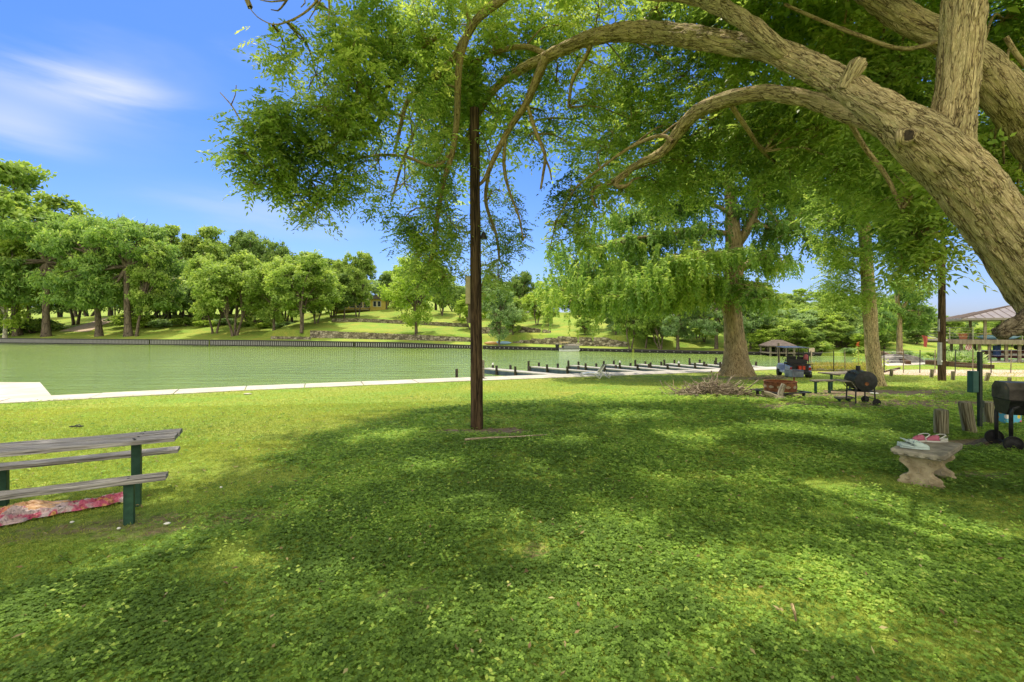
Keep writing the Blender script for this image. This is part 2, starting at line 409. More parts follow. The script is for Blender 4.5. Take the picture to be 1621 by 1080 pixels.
# ------------------------------------------------------------------ ground sheet
BARE = [(PG(775,684),1.0,.35,.9),(PG(845,872),.13,.16,.55),(PG(300,822),1.0,.3,.5),(PG(150,838),1.2,.3,.5),(PG(640,945),.35,.18,.5),(PG(1160,880),.3,.15,.3),
        (PG(1440,640),4.2,.8,.75),(PG(1395,622),2.5,1.1,.9),(PG(1290,628),2.2,.5,.75),(PG(1550,702),.75,.28,1.0),(PG(1560,752),1.2,.16,.6),(PG(1030,920),.5,.2,.35),
        (PG(900,775),.3,.1,.3),(PG(150,720),1.2,.5,.3),(PG(330,745),1.0,.4,.3),(PG(1165,600),2.3,1.4,.6),(PG(560,860),.5,.15,.3)]
def bare(x, y):
    b = np.zeros_like(x)
    for p, rx, ry, s in BARE:
        q = np.sqrt(((x-p.x)/rx)**2+((y-p.y)/ry)**2); b = np.maximum(b, s*sstep(1.5-q+1.6*(fbm(np.stack([x*2.6,y*2.6,x*0+21],-1),3)-.45)))
    return b
xs = np.concatenate([[-4000,-1500,-600,-300,-200], np.arange(-150,-30,2.0), np.arange(-30,-9,.6), np.arange(-9,12,.15), np.arange(12,36,.5), np.arange(36,120,2.0), [160,220,300,600,1500,4000]])
nx = len(xs); ns = near_shore(xs); fs = far_shore(xs)
rows = []
for k in [600,200,80,45,34]: rows.append(ns-1.75-k)
for k in np.linspace(29,0,160): rows.append(ns-1.75-k)
rows += [ns-1.2, ns-.7, ns-.55, ns+2]
rows += [fs-2, fs+.2, fs+.3, fs+1.5, fs+3, fs+5.95, fs+6.3]
for e in np.concatenate([np.arange(8,42,2.0), [50,60,80,110,180,400,1200,4000,7000]]): rows.append(fs+e)
Y = np.array(rows); X = np.repeat(xs[None], len(rows), 0)
for i in range(1, len(Y)): Y[i] = np.maximum(Y[i], Y[i-1]+.01)
Z = height(X, Y)
dd = np.clip((Y-(fs+100)), 0, None); 
V = np.stack([X,Y,Z], -1).reshape(-1,3); m_ = len(rows)
i = np.arange(m_-1)[:,None]*nx; k = np.arange(nx-1)[None]
FQ = np.stack([i+k, i+k+1, i+nx+k+1, i+nx+k], -1).reshape(-1,4)
gm, t = nt('lawn_ground')
out = N(t,'ShaderNodeOutputMaterial'); b = N(t,'ShaderNodeBsdfPrincipled', ins={'Roughness':.9,'Specular IOR Level':.1}); L(t,b.outputs[0],out.inputs[0])
geo = N(t,'ShaderNodeNewGeometry')
n1 = N(t,'ShaderNodeTexNoise', ins={'Scale':.35,'Detail':5,'Roughness':.6}); L(t,geo.outputs['Position'],n1.inputs['Vector'])
n2 = N(t,'ShaderNodeTexNoise', ins={'Scale':9,'Detail':7,'Roughness':.75}); L(t,geo.outputs['Position'],n2.inputs['Vector'])
g1 = ramp(t, n2.outputs[0], [(.3,(.08,.12,.02)),(.5,(.24,.31,.06)),(.72,(.44,.48,.13))])
g2 = ramp(t, n1.outputs[0], [(.35,(.72,.95,.7)),(.6,(1.1,1.0,.9)),(.75,(1.4,1.05,.95))])
mu = N(t,'ShaderNodeMix', data_type='RGBA', blend_type='MULTIPLY'); mu.inputs[0].default_value = 1; L(t,g1,mu.inputs[6]); L(t,g2,mu.inputs[7])
at = N(t,'ShaderNodeAttribute', attribute_name='bare')
n3 = N(t,'ShaderNodeTexNoise', ins={'Scale':5,'Detail':6,'Roughness':.7}); L(t,geo.outputs['Position'],n3.inputs['Vector'])
s1 = N(t,'ShaderNodeMath', operation='ADD'); L(t,at.outputs['Fac'],s1.inputs[0]); L(t,n3.outputs[0],s1.inputs[1])
s2 = N(t,'ShaderNodeMapRange', interpolation_type='SMOOTHSTEP', ins={'From Min':.78,'From Max':1.15}); L(t,s1.outputs[0],s2.inputs[0])
dirt = ramp(t, n2.outputs[0], [(.3,(.10,.07,.045)),(.55,(.24,.18,.12)),(.75,(.36,.29,.2))])
mx = N(t,'ShaderNodeMix', data_type='RGBA'); L(t,s2.outputs[0],mx.inputs[0]); L(t,mu.outputs[2],mx.inputs[6]); L(t,dirt,mx.inputs[7])
L(t,mx.outputs[2],b.inputs['Base Color'])
bp = N(t,'ShaderNodeBump', ins={'Strength':.9,'Distance':.03}); L(t,n2.outputs[0],bp.inputs['Height']); L(t,bp.outputs[0],b.inputs['Normal'])
bv = bare(X, Y).ravel()
# a strip of soil under the trees on the far bank
e_ = (Y-fs).ravel(); bv = np.maximum(bv, np.where((e_>0)&(e_<400), .28*vnoise(np.stack([X.ravel()*.12,Y.ravel()*.12,Y.ravel()*0],-1)), 0))
ground = np_mesh('ground', V, FQ, gm, None, True, {'bare':('POINT','FLOAT',bv)}); tag(ground, kind='structure')

# ------------------------------------------------------------------ water
wm, t = nt('river_water')
out = N(t,'ShaderNodeOutputMaterial'); b = N(t,'ShaderNodeBsdfPrincipled', ins={'Roughness':.06,'IOR':1.33,'Specular IOR Level':.5}); L(t,b.outputs[0],out.inputs[0])
geo = N(t,'ShaderNodeNewGeometry')
mp = N(t,'ShaderNodeMapping'); mp.inputs['Scale'].default_value = (.7,1.9,1); L(t,geo.outputs['Position'],mp.inputs[0])
n1 = N(t,'ShaderNodeTexNoise', ins={'Scale':1.5,'Detail':5,'Roughness':.6,'Distortion':.4}); L(t,mp.outputs[0],n1.inputs['Vector'])
n2 = N(t,'ShaderNodeTexNoise', ins={'Scale':.05,'Detail':3}); L(t,geo.outputs['Position'],n2.inputs['Vector'])
L(t, ramp(t,n2.outputs[0],[(.35,(.17,.26,.055)),(.65,(.22,.32,.07))]), b.inputs['Base Color'])
m3 = N(t,'ShaderNodeMapping'); m3.inputs['Scale'].default_value = (.10,.42,1); m3.inputs['Rotation'].default_value = (0,0,.25); L(t,geo.outputs['Position'],m3.inputs[0])
n4 = N(t,'ShaderNodeTexNoise', ins={'Scale':2.0,'Detail':4,'Roughness':.55}); L(t,m3.outputs[0],n4.inputs['Vector'])
hs_ = N(t,'ShaderNodeMath', operation='MULTIPLY_ADD'); L(t,n4.outputs[0],hs_.inputs[0]); hs_.inputs[1].default_value = 2.2; L(t,n1.outputs[0],hs_.inputs[2])
bp = N(t,'ShaderNodeBump', ins={'Strength':.45,'Distance':.3}); L(t,hs_.outputs[0],bp.inputs['Height']); L(t,bp.outputs[0],b.inputs['Normal'])
wx = np.concatenate([[-4000,-500],np.arange(-150,120,5.0),[300,600,4000]]); a = near_shore(wx)-.9; c = far_shore(wx)+.27
V = np.concatenate([np.stack([wx,a,wx*0+WATER],-1), np.stack([wx,c,wx*0+WATER],-1)]); n = len(wx)
FQ = np.array([(k,k+1,n+k+1,n+k) for k in range(n-1)])
tag(np_mesh('water', V, FQ, wm), kind='structure')

# ------------------------------------------------------------------ shore path and slabs
concrete = surf('concrete', (.40,.37,.32), (.54,.50,.44), 1.2, .85, .25, c3=(.60,.57,.51), bscale=40, bdist=.01)
def ribbon(name, x0, x1, off0, off1, ztop, zbot, mat, seg=1.9):
    """concrete bays laid along the near shore, with thin joints"""
    mb = MB(); x = x0; n = 0
    while x < x1:
        sl = (float(near_shore(x+.5))-float(near_shore(x-.5)))
        dx = seg/math.sqrt(1+sl*sl); xe = x+dx-.03
        def pt(xx, off, z):
            s_ = float(near_shore(xx+.4))-float(near_shore(xx-.4)); s_ /= .8; nl = math.sqrt(1+s_*s_)
            return (xx+off*s_/nl, float(near_shore(xx))-off/nl, z)
        z = ztop+random.uniform(-.004,.004)
        q = [pt(x,off0,z),pt(xe,off0,z),pt(xe,off1,z),pt(x,off1,z)]
        mb.prism([(a_,b_,zbot) for a_,b_,_ in q], (0,0,z-zbot)); x += dx
    return mb.build(name, mat, bevel=.012)
tag(ribbon('path', -60, 60, 0.0, 1.65, -.565, -1.6, concrete, 2.4), kind='structure')
mb = MB()
c0 = P(89,627.5,17.1); 
poly = [(-16.9,17.15),(-21.8,21.6),(-33,21.6),(-33,3.0),(-29,3.0)]
mb.prism([(x_,y_,-1.6) for x_,y_ in poly], (0,0,1.04))
o = mb.build('concrete_landing', concrete, bevel=.015); tag(o, 'wide pale concrete landing slab at the water edge beyond the picnic table', 'landing')

# ------------------------------------------------------------------ gravel court strip and dirt drive
def drape(name, poly_px, mat, lift=.012, nseg=40, mseg=6):
    """a strip between two rows of photo points laid on the ground, poly_px = (left row, right row)"""
    A = [PG(*p) for p in poly_px[0]]; B = [PG(*p) for p in poly_px[1]]
    a = catmull([tuple(p) for p in A], max(1,nseg//(len(A)-1))); b_ = catmull([tuple(p) for p in B], max(1,nseg//(len(B)-1)))
    n = min(len(a),len(b_)); V = []
    for i in range(n):
        for j in range(mseg+1):
            q = a[i]+(b_[i]-a[i])*j/mseg; V.append((q[0],q[1],H(q[0],q[1])+lift))
    FQ = np.array([(i*(mseg+1)+j, i*(mseg+1)+j+1, (i+1)*(mseg+1)+j+1, (i+1)*(mseg+1)+j) for i in range(n-1) for j in range(mseg)])
    return np_mesh(name, V, FQ, mat, None, True)
gravel = surf('gravel', (.42,.32,.24), (.62,.50,.40), 14, .95, .8, bscale=60, bdist=.03)
tag(drape('gravel_court', ([(1385,586.5),(1480,585.5),(1700,586),(1900,587)],[(1375,592),(1480,595),(1700,598),(1900,600)]), gravel), kind='structure')
dirtm = surf('dirt', (.38,.28,.2), (.58,.47,.36), 2.0, .95, .5, bscale=12)
tag(drape('driveway', ([(93,525),(118,518),(142,511),(166,503.5)],[(140,525.5),(156,518),(172,511),(186,503.5)]), dirtm, .06), kind='structure')

# ------------------------------------------------------------------ ground cover
cloverm = leafmat('clover_leaf', [(0,(.13,.22,.045)),(.4,(.31,.48,.09)),(.7,(.54,.63,.15)),(1,(.66,.64,.2))], .45, .6, 1.25, .1)
grassm = leafmat('grass_blade', [(0,(.15,.22,.04)),(.45,(.39,.44,.085)),(.8,(.54,.55,.13)),(1,(.66,.57,.29))], .4, .6)
def area_points(n, y0, y1, margin=1.6):
    """random points of the view wedge, uniform over the ground between y0 and y1"""
    y = np.sqrt(RNG.random(n)*(y1*y1-y0*y0)+y0*y0)
    hw = 1.14*y+margin
    x = (RNG.random(n)*2-1)*hw
    return x, y
def cover_mask(x, y):
    """1 where the low clover grows, 0 where it is mown grass"""
    nz = fbm(np.stack([x*.6,y*.6,x*0],-1),3)-.45
    edge = np.interp(y, [0,2.5,4,5.5,8,11,14,20], [-6,-5,-4.0,-3.2,-4.3,-3.5,0.5,3])
    return sstep((x-edge+nz*3)/1.2)*(1-.75*sstep((y-11+nz*4)/6))
def patch(x, y):
    return fbm(np.stack([x*1.1,y*1.1,x*0+3],-1),3), fbm(np.stack([x*.33,y*.33,x*0+8],-1),2)
LV = Leaves()
for (y0,y1,n,sz) in ((1.2,3.4,100000,.0108),(3.4,5.5,110000,.0125),(5.5,9,120000,.017),(9,16,80000,.028)):
    x, y = area_points(n, y0, y1); m = cover_mask(x, y); p1, p2 = patch(x, y)
    thin_ = fbm(np.stack([x*2.7,y*2.7,x*0+31],-1),3)
    keep = (RNG.random(n) < (m*.97+.03))&(RNG.random(n) < sstep((thin_-.30)/.14)*.5+.5)&(RNG.random(n) > bare(x,y)*1.1)&(y < near_shore(x)-1.8)&(p1+RNG.random(n)*.30 > .42)
    x, y, p1, p2 = x[keep], y[keep], p1[keep], p2[keep]; n = len(x)
    z = height(x,y)+.012+sz*2.6*RNG.random(n)*(.5+1.2*p1)
    c = np.stack([x,y,z],-1); a0 = RNG.random(n)*6.28
    tilt = RNG.normal(size=(n,3))*.38; tilt[:,2] = 1
    tone = .06+1.0*(p2-.22)+.6*(p1-.45)+.5*(.45-thin_[keep])+RNG.normal(size=n)*.17
    s_ = sz*(.7+.8*RNG.random(n))
    for q in range(3):
        a = a0+q*2.094; d = np.stack([np.cos(a),np.sin(a),RNG.normal(size=n)*.2-.1],-1)
        LV.add(c, d, tilt, s_*1.5, s_*1.35, tone)
clover = LV.build('clover_ground_cover', cloverm); tag(clover, 'low green clover and weeds carpeting the shaded ground', 'ground cover', kind='stuff')
LV = Leaves()
for (y0,y1,n,sz) in ((1.2,4,190000,.034),(4,8,300000,.036),(8,14,220000,.05),(14,24,80000,.075),(24,36,30000,.09)):
    x, y = area_points(n, y0, y1, 2); m = cover_mask(x, y); p1, p2 = patch(x, y)
    keep = (RNG.random(n) < np.maximum(1-.82*m, sstep((.50-p1)/.08)*.8))&(RNG.random(n) > bare(x,y)*1.2)&(y < near_shore(x)-1.6)
    x, y, p1, p2 = x[keep], y[keep], p1[keep], p2[keep]; n = len(x)
    z = height(x,y)-.003
    d = RNG.normal(size=(n,3))*.75; d[:,2] = .7; nr = rdir(n)
    tone = .42+.8*(p2-.45)+.35*(p1-.45)+RNG.normal(size=n)*.14
    LV.add(np.stack([x,y,z],-1), d, nr, sz*(.5+.8*RNG.random(n))*(.6+.8*p1), sz*.17, tone)
grass = LV.build('lawn_grass', grassm); tag(grass, 'short mown yellow-green lawn grass', 'grass', kind='stuff')

# dead leaves and bits lying on the clover
n = 3000; x, y = area_points(n, 1.3, 13); z = height(x,y)+.03+.02*RNG.random(n); LV = Leaves()
d = RNG.normal(size=(n,3)); d[:,2] *= .25; nr = RNG.normal(size=(n,3))*.4; nr[:,2] = 1
LV.add(np.stack([x,y,z],-1), d, nr, .035+.03*RNG.random(n), .014+.008*RNG.random(n), RNG.random(n))
tag(LV.build('fallen_leaves', leafmat('dead_leaf', [(0,(.08,.05,.025)),(.5,(.24,.17,.08)),(1,(.42,.37,.18))], .15, .7)), 'small dead brown leaves scattered over the clover', 'fallen leaves', kind='stuff')
# taller broad-leaved weeds standing out of the clover
LV = Leaves(); n = 1500; x, y = area_points(n, 1.6, 12); m = cover_mask(x,y); k_ = (RNG.random(n) < m)&(bare(x,y) < .3); x, y = x[k_], y[k_]
for q in range(9):
    n = len(x); a = RNG.random(n)*6.28; hh = .02+.085*RNG.random(n)
    d = np.stack([np.cos(a),np.sin(a),.5*RNG.random(n)],-1); LV.add(np.stack([x+.03*RNG.normal(size=n),y+.03*RNG.normal(size=n),height(x,y)+hh],-1), d, RNG.normal(size=(n,3))*.3+np.array([0,0,1]), .022+.016*RNG.random(n), .020, .48+RNG.normal(size=n)*.14)
tag(LV.build('broadleaf_weeds', cloverm), 'slightly taller broad-leaved weeds among the clover', 'weeds', kind='stuff')
# ------------------------------------------------------------------ the big near tree
bark_near = barkmat('furrowed_bark', (.05,.035,.02), (.50,.38,.21), (.92,.77,.48), 33, .17, 1.0, .022)
bark_thin = barkmat('limb_bark', (.08,.055,.03), (.34,.25,.13), (.6,.48,.28), 36, .25, .7, .012)
leaf_near = leafmat('pinnate_leaf', [(0,(.09,.16,.05)),(.35,(.27,.40,.095)),(.7,(.46,.56,.15)),(1,(.70,.72,.26))], .62, .42)
root = empty('shade_tree', (7.0,4.7,0), 0, 'huge leaning shade tree with furrowed tan bark and arching limbs, filling the right foreground', 'tree')
def limbpx(L_):
    return [tuple(P(px,py,Yd))+(wr(px,py,w,Yd),) for px,py,Yd,w in L_]
W = Wood()
trunk = limbpx([(1930,850,4.7,260),(1890,760,4.65,205),(1800,640,4.5,165),(1715,540,4.38,146),(1657,462,4.28,132),(1608,392,4.2,122),(1560,330,4.15,116),(1510,268,4.1,116),(1462,225,4.1,108),
   (1425,195,4.15,84),(1385,168,4.25,66),(1340,138,4.5,56),(1285,108,4.8,50),(1220,80,5.2,42),(1150,68,5.7,38),(1075,56,6.3,36),(1005,50,7.0,32),(935,60,7.7,25),(870,88,8.4,19),(815,116,8.9,15),(775,150,9.3,12),(748,200,9.6,9),(730,250,9.8,6)])
W.limb(trunk, 80, .026, .10, .022, 20)
W.limb(limbpx([(1512,285,4.2,40),(1500,250,4.12,84),(1503,215,4.08,86),(1511,165,4.06,77),(1519,90,4.02,79),(1527,0,3.98,83),(1535,-90,3.95,80),(1548,-220,3.9,74),(1560,-420,3.9,62),(1540,-700,3.9,48)]), 60, .026, .08, .020, 20)
limb_main = W.build('trunk', bark_near, root); 
W = Wood()
second = [(1900,900,5.9,190),(1830,640,5.6,150),(1760,440,5.4,125),(1690,290,5.2,108),(1635,205,5.1,98),(1592,150,5.0,88),(1548,100,5.0,74),(1500,62,5.05,62),(1450,36,5.2,54),(1400,5,5.4,50),(1345,-40,5.7,46),(1270,-110,6.2,42),(1150,-200,7,34),(1000,-260,7.6,26)]
W.limb(limbpx(second), 48, .04, .10, .024, 16)
W.limb(limbpx([(1500,268,4.2,50),(1448,228,4.4,46),(1405,205,4.65,42),(1372,190,4.8,38),(1335,178,5.0,34),(1280,157,5.3,31),(1210,147,5.7,28),(1150,157,6.1,26),(1100,180,6.6,24),(1072,212,7,19),(1050,240,7.3,15),(1010,260,7.7,12),(970,288,8.0,8),(940,300,8.2,5)]), 36, .035, .10, .02, 18)
W.limb(limbpx([(1262,98,4.95,20),(1222,68,5.0,32),(1180,34,5.2,30),(1130,6,5.6,28),(1080,-8,6.0,25),(1010,-12,6.6,21),(940,-30,7.2,18),(870,-40,7.8,16),(800,-4,8.1,15),(755,32,8.3,14),(722,85,8.5,12),(700,112,8.6,12),(668,138,8.6,10),(645,160,8.6,8),(634,200,8.5,6),(625,240,8.5,4)]), 24, .05, .12, .016, 18)
limb2 = W.build('limb', bark_near, root)
# the broken stub beside the upper limb, the knot hole in the fork, the sawn stub low on the trunk
W = Wood()
W.limb(limbpx([(1338,142,4.42,36),(1347,122,4.38,34),(1358,104,4.34,36),(1364,97,4.34,22)]), 26, .012, .35, .02, 22)
W.build('broken_stub', bark_near, root)
W = Wood()
W.limb(limbpx([(1650,505,4.3,90),(1622,512,4.12,56),(1600,520,4.06,40),(1586,527,4.04,34),(1580,530,4.04,20)]), 30, .012, .45, .03, 22)
W.build('sawn_stub', barkmat('old_bark', (.02,.014,.01), (.16,.12,.08), (.36,.3,.22), 24, .5, .9, .02), root)
W = Wood(); kc = P(1437,214,3.93)
ring = [(kc.x+.075*math.cos(a), kc.y+.012-.02*math.cos(2*a)+.03*(math.cos(a)>0)*math.cos(a), kc.z+.050*math.sin(a)+.022*math.cos(a), .030) for a in [i*2*math.pi/14 for i in range(15)]]
W.limb(ring, 16, .01, .5, .016, 30)
kn = W.build('knot', bark_near, root)
mb = MB(); mb.lathe((kc.x,kc.y+.0,kc.z), [(.001,.0),(.07,.0),(.075,-.03)], 18, Matrix.Rotation(R(90),4,'X') @ Matrix.Diagonal((1,.6,1,1)))
mb.build('shade_disc', surf('hollow_shade', (.012,.008,.005), (.05,.035,.02), 30, .9, .4), kn)  # flat disc, the shade inside the knot hole put into its colour
W = Wood()
thin = [
 [(865,92,8.4,15),(848,128,8.5,13),(832,165,8.6,11),(806,205,8.8,9),(782,250,8.9,8),(768,283,9,6),(750,300,9,3)],
 [(835,170,8.6,6),(850,212,8.6,6),(862,245,8.6,5),(860,275,8.6,4),(856,300,8.6,3)],[(860,246,8.6,4),(870,268,8.6,3),(872,285,8.6,2)],
 [(745,40,8.4,12),(728,95,8.4,11),(725,140,8.4,10),(722,190,8.4,9),(716,240,8.5,8),(702,285,8.6,7),(694,330,8.7,6),(688,380,8.8,5),(680,420,8.9,3)],
 [(690,60,8.2,8),(660,80,8.1,10),(632,110,8.0,9),(612,145,7.9,8),(606,182,7.8,7),(590,205,7.8,6),(568,215,7.7,4),(545,222,7.6,3)],
 [(716,240,8.5,5),(690,262,8.4,5),(640,248,8.2,5),(600,246,8.0,4),(556,252,7.9,4),(522,257,7.8,4),(490,284,7.7,3),(450,312,7.6,2.5),(434,316,7.6,1.5)],
 [(560,213,7.7,4),(512,238,7.4,4),(468,224,7.2,4),(425,210,7.1,3),(388,196,7,3),(366,168,7,2.2),(348,147,7,1.4)],
 [(366,168,7,2),(371,150,7,1.5),(374,134,7,1)],
 [(800,215,8.8,5),(798,260,9,5),(806,300,9.2,4),(820,340,9.4,3),(828,380,9.5,2)],
 [(775,265,8.9,5),(770,320,9.4,5),(785,370,9.8,4),(790,410,10,3)],
 [(1065,225,7,7),(1045,215,7.2,6),(1000,232,7.6,5),(950,268,8,4),(910,300,8.4,3),(880,350,8.8,2)],
 [(970,288,8,5),(938,300,8.2,5),(938,318,8.2,4),(946,330,8.2,3)],[(1000,270,7.8,6),(975,292,7.9,8),(990,296,7.8,6),(1003,284,7.8,3)],
 [(870,88,8.4,8),(830,75,8.8,8),(780,85,9.2,7),(720,120,9.6,6),(670,180,9.9,5),(640,250,10,4),(620,320,10,3)],
 [(940,60,7.7,8),(925,95,7.8,6),(905,130,8.0,5),(900,170,8.2,4)],
 [(1150,160,6.1,8),(1180,200,6.4,7),(1210,240,6.8,5),(1240,265,7.2,4)],
 [(1340,180,5,10),(1370,230,5.2,9),(1400,280,5.3,8),(1430,330,5.3,6),(1450,380,5.3,5),(1465,420,5.3,3)],
 [(1500,62,5.05,10),(1430,80,5.0,8),(1360,60,5.1,7),(1300,30,5.3,6),(1240,10,5.6,5)],
 [(520,-30,6.2,5),(500,2,6.2,4),(480,22,6.2,3.5),(455,36,6.2,3),(432,40,6.2,2.2),(408,26,6.2,1.6),(396,12,6.2,1)],
 [(470,-25,6.2,4),(452,6,6.2,3.5),(440,16,6.2,2.5),(428,14,6.2,1.5)],[(520,-20,6.2,3),(521,10,6.2,2.4),(520,34,6.2,1.4)],[(512,-4,6.2,3),(498,16,6.2,2),(490,30,6.2,1.2)],
 [(455,0,6.2,3),(430,2,6.2,2.5),(412,2,6.2,1.4)],[(476,-30,6.2,4),(482,5,6.2,2),(478,12,6.2,1)],
 [(1590,60,4.6,9),(1621,100,4.6,10),(1700,180,4.7,12)],
]
for l in thin:
    q = limbpx(l); q = [(a+random.uniform(-.012,.012),b_+random.uniform(-.02,.02),c+random.uniform(-.012,.012),max(r*1.15,.006)) for a,b_,c,r in q]
    W.limb(q, 8, .09, .12)
NODES = np.array([tuple(P(a,b_,c)) for l in thin[:20] for a,b_,c,_ in l] + [p[:3] for p in trunk[9:]] + [tuple(P(a,b_,c)) for a,b_,c,_ in second[5:]])
# foliage masses: (photo x, photo y, radius, depth, density)
BL = [(475,62,26,6.6,.7),(455,95,34,6.8,.8),(500,118,42,7,.9),(545,60,45,7,.9),(560,125,62,7.2,1),(520,170,52,7.2,1.3),(445,188,42,7,1.1),(412,210,32,7,1.1),(388,250,26,7,1.1),(400,290,18,7.1,.8),(425,262,40,7.1,.9),(470,235,46,7.3,1.3),
 (560,200,62,7.6,1),(620,120,66,7.8,1),(610,40,60,7.6,1),(670,60,70,8.2,1),(720,40,70,8.8,1),(650,190,62,8.2,1),(690,150,62,8.8,1),(600,255,46,7.8,.9),(540,285,40,7.7,1.1),(490,310,28,7.6,1),(440,280,24,7.2,1),(452,300,16,7.6,.7),(482,345,12,7.6,.6),(500,330,20,7.6,.7),(550,320,28,8,.5),
 (640,290,42,8.3,.8),(690,260,55,8.8,.8),(640,345,32,8.6,.8),(690,330,42,8.8,.9),(655,400,28,8.9,.8),(690,395,40,9,1.2),(720,360,30,9,1.1),(672,440,28,9,1.1),(700,440,22,9,1),(655,370,30,8.9,1),
 (760,80,66,9.6,1),(740,140,55,9.6,1),(700,210,50,9.6,.8),(790,180,56,9.6,1),(830,60,60,9.4,1),(775,240,42,9.6,.8),(830,110,44,9.6,.9),(890,40,55,9,1),(880,130,34,9,.7),(870,190,38,9.2,.7),(845,225,28,9.2,.6),(890,220,26,9,.5),
 (790,300,32,9.8,.8),(820,330,30,9.8,.8),(775,350,28,10,.8),(800,390,32,10,.9),(770,420,30,10,.8),(828,372,20,10,.7),(790,440,30,10.2,.8),(760,460,24,10.2,.6),
 (950,20,60,8.4,1),(960,110,40,8.8,.5),(940,165,38,8.8,.6),(1000,120,55,9,.9),(1000,190,62,8.6,1),(960,235,45,8.6,.8),(1030,60,50,9,.8),(1080,120,62,8.6,1),(1060,200,52,8,1),(1040,10,60,8.6,1),(1120,40,60,8,1),(1130,190,62,7.6,1),(1180,110,62,8,1),
 (905,310,34,8.8,.8),(940,300,42,8.6,.9),(890,355,34,9,.8),(925,360,36,9.2,.8),(985,300,40,8.4,.8),(1040,290,50,8.4,.8),(870,395,22,9.2,.6),(1100,260,60,8,1),(1170,235,56,7.4,.9),(1230,200,58,7,1),(1250,260,34,7,.6),(1190,290,30,7.6,.4),
 (1200,30,62,7.4,1),(1280,30,62,7,1),(1350,50,60,6.6,1),(1300,200,62,6.4,1),(1330,260,48,6.2,.9),(1290,150,50,6.6,1),(1420,110,60,6.2,1),(1440,40,50,6.6,1),(1390,120,50,6.6,1),(1430,160,45,6.4,1),(1330,80,40,6.4,1),
 (1430,285,46,5.9,1),(1445,310,46,5.4,1),(1445,355,36,5.4,.9),(1460,370,36,5.2,.8),(1432,412,28,5.4,.8),(1460,425,26,5.3,.6),(1500,395,22,5.2,.35),(1530,330,20,5,.2),
 (1590,30,50,6,1),(1610,90,50,6.2,1),(1600,215,60,6.4,1),(1590,290,52,6.2,1),(1605,340,40,6,.9),(1570,260,40,6.6,1),(1650,250,60,6.4,1),(1480,180,50,7,1),(1440,260,60,7,.9)]
HOLES = [(PG(px,py).x,PG(px,py).y,r*min(1,.25+.13*PG(px,py).y)) for px,py,r in [(830,840,.45),(1330,775,.5),(1400,795,.45),(1440,825,.35),(1050,760,.3),(1060,880,.35),(1110,915,.45),(1030,945,.4),(1290,915,.45),(1150,920,.3),(60,960,.4),(560,930,.35),(880,940,.3),(1600,870,.3),(900,700,.5),(1100,700,.5),(1250,680,.7),(1400,690,.6),(500,800,.3),(740,795,.25),(1560,840,.3),(620,690,.5),(1000,660,.8),(1300,655,1.0),(30,1040,.3),(1200,985,.3),(450,990,.3),(250,865,.35),(960,830,.3),(1500,1000,.3),(700,990,.25),(1350,1000,.3),(900,1020,.25),(400,900,.25),(1480,900,.35),(680,740,.5),(1200,760,.4),(850,750,.4)]]
q_ = random.Random(12)
MAIN = list(HOLES)
for _ in range(26):
    p_ = Vector((q_.uniform(-4,12), q_.uniform(2.6,11.5), 0)); HOLES.append((p_.x,p_.y,q_.uniform(.04,.16)*(1+p_.y*.05)))
def in_fleck(p, k=1.0, pad=.12, holes=None):
    gx = p[:,0]-SUN.x/SUN.z*p[:,2]; gy = p[:,1]-SUN.y/SUN.z*p[:,2]; m = np.zeros(len(p), bool)
    for hx,hy,hr in (holes or HOLES): m |= np.hypot(gx-hx, (gy-hy)) < hr*k+pad
    return m
SP_P=[]; SP_T=[]; SP_S=[]
for px,py,rp,Yd,dn in BL:
    c = np.array(P(px,py,Yd)); rm = rp/F*Yd
    n = max(3, int(dn*rp*rp*math.pi/152))
    o = RNG.normal(size=(n,3))*.52; o[:,1] *= 1.35
    k = np.linalg.norm(o[:,[0,2]],axis=1) < 1.2; o = o[k]
    o = o[~in_fleck(c+o*rm, 1.0, 0.12, MAIN)]
    if len(o) == 0: continue
    SP_P.append(c+o*rm); SP_T.append(np.full(len(o), RNG.normal()*.16)); SP_S.append(np.full(len(o), 1.0*min(1,6.5/Yd+.25)))
    # supply twig from the nearest limb
    d = np.linalg.norm(NODES-c,axis=1); a = NODES[np.argmin(d)]
    if 0.15 < d.min() < 4:
        mid = (a+c)/2+np.array([random.uniform(-.1,.1),random.uniform(-.1,.1),.12*d.min()])
        W.limb([tuple(a)+(.02,),tuple(mid)+(.014,),tuple(c)+(.009,)], 6, .15, .1)
    for q in range(min(len(o), 12)):
        e = c+o[q]*rm; m_ = (c+e)/2+RNG.normal(size=3)*.05
        W.limb([tuple(c)+(.008,),tuple(m_)+(.006,),tuple(e)+(.003,)], 4, .2)
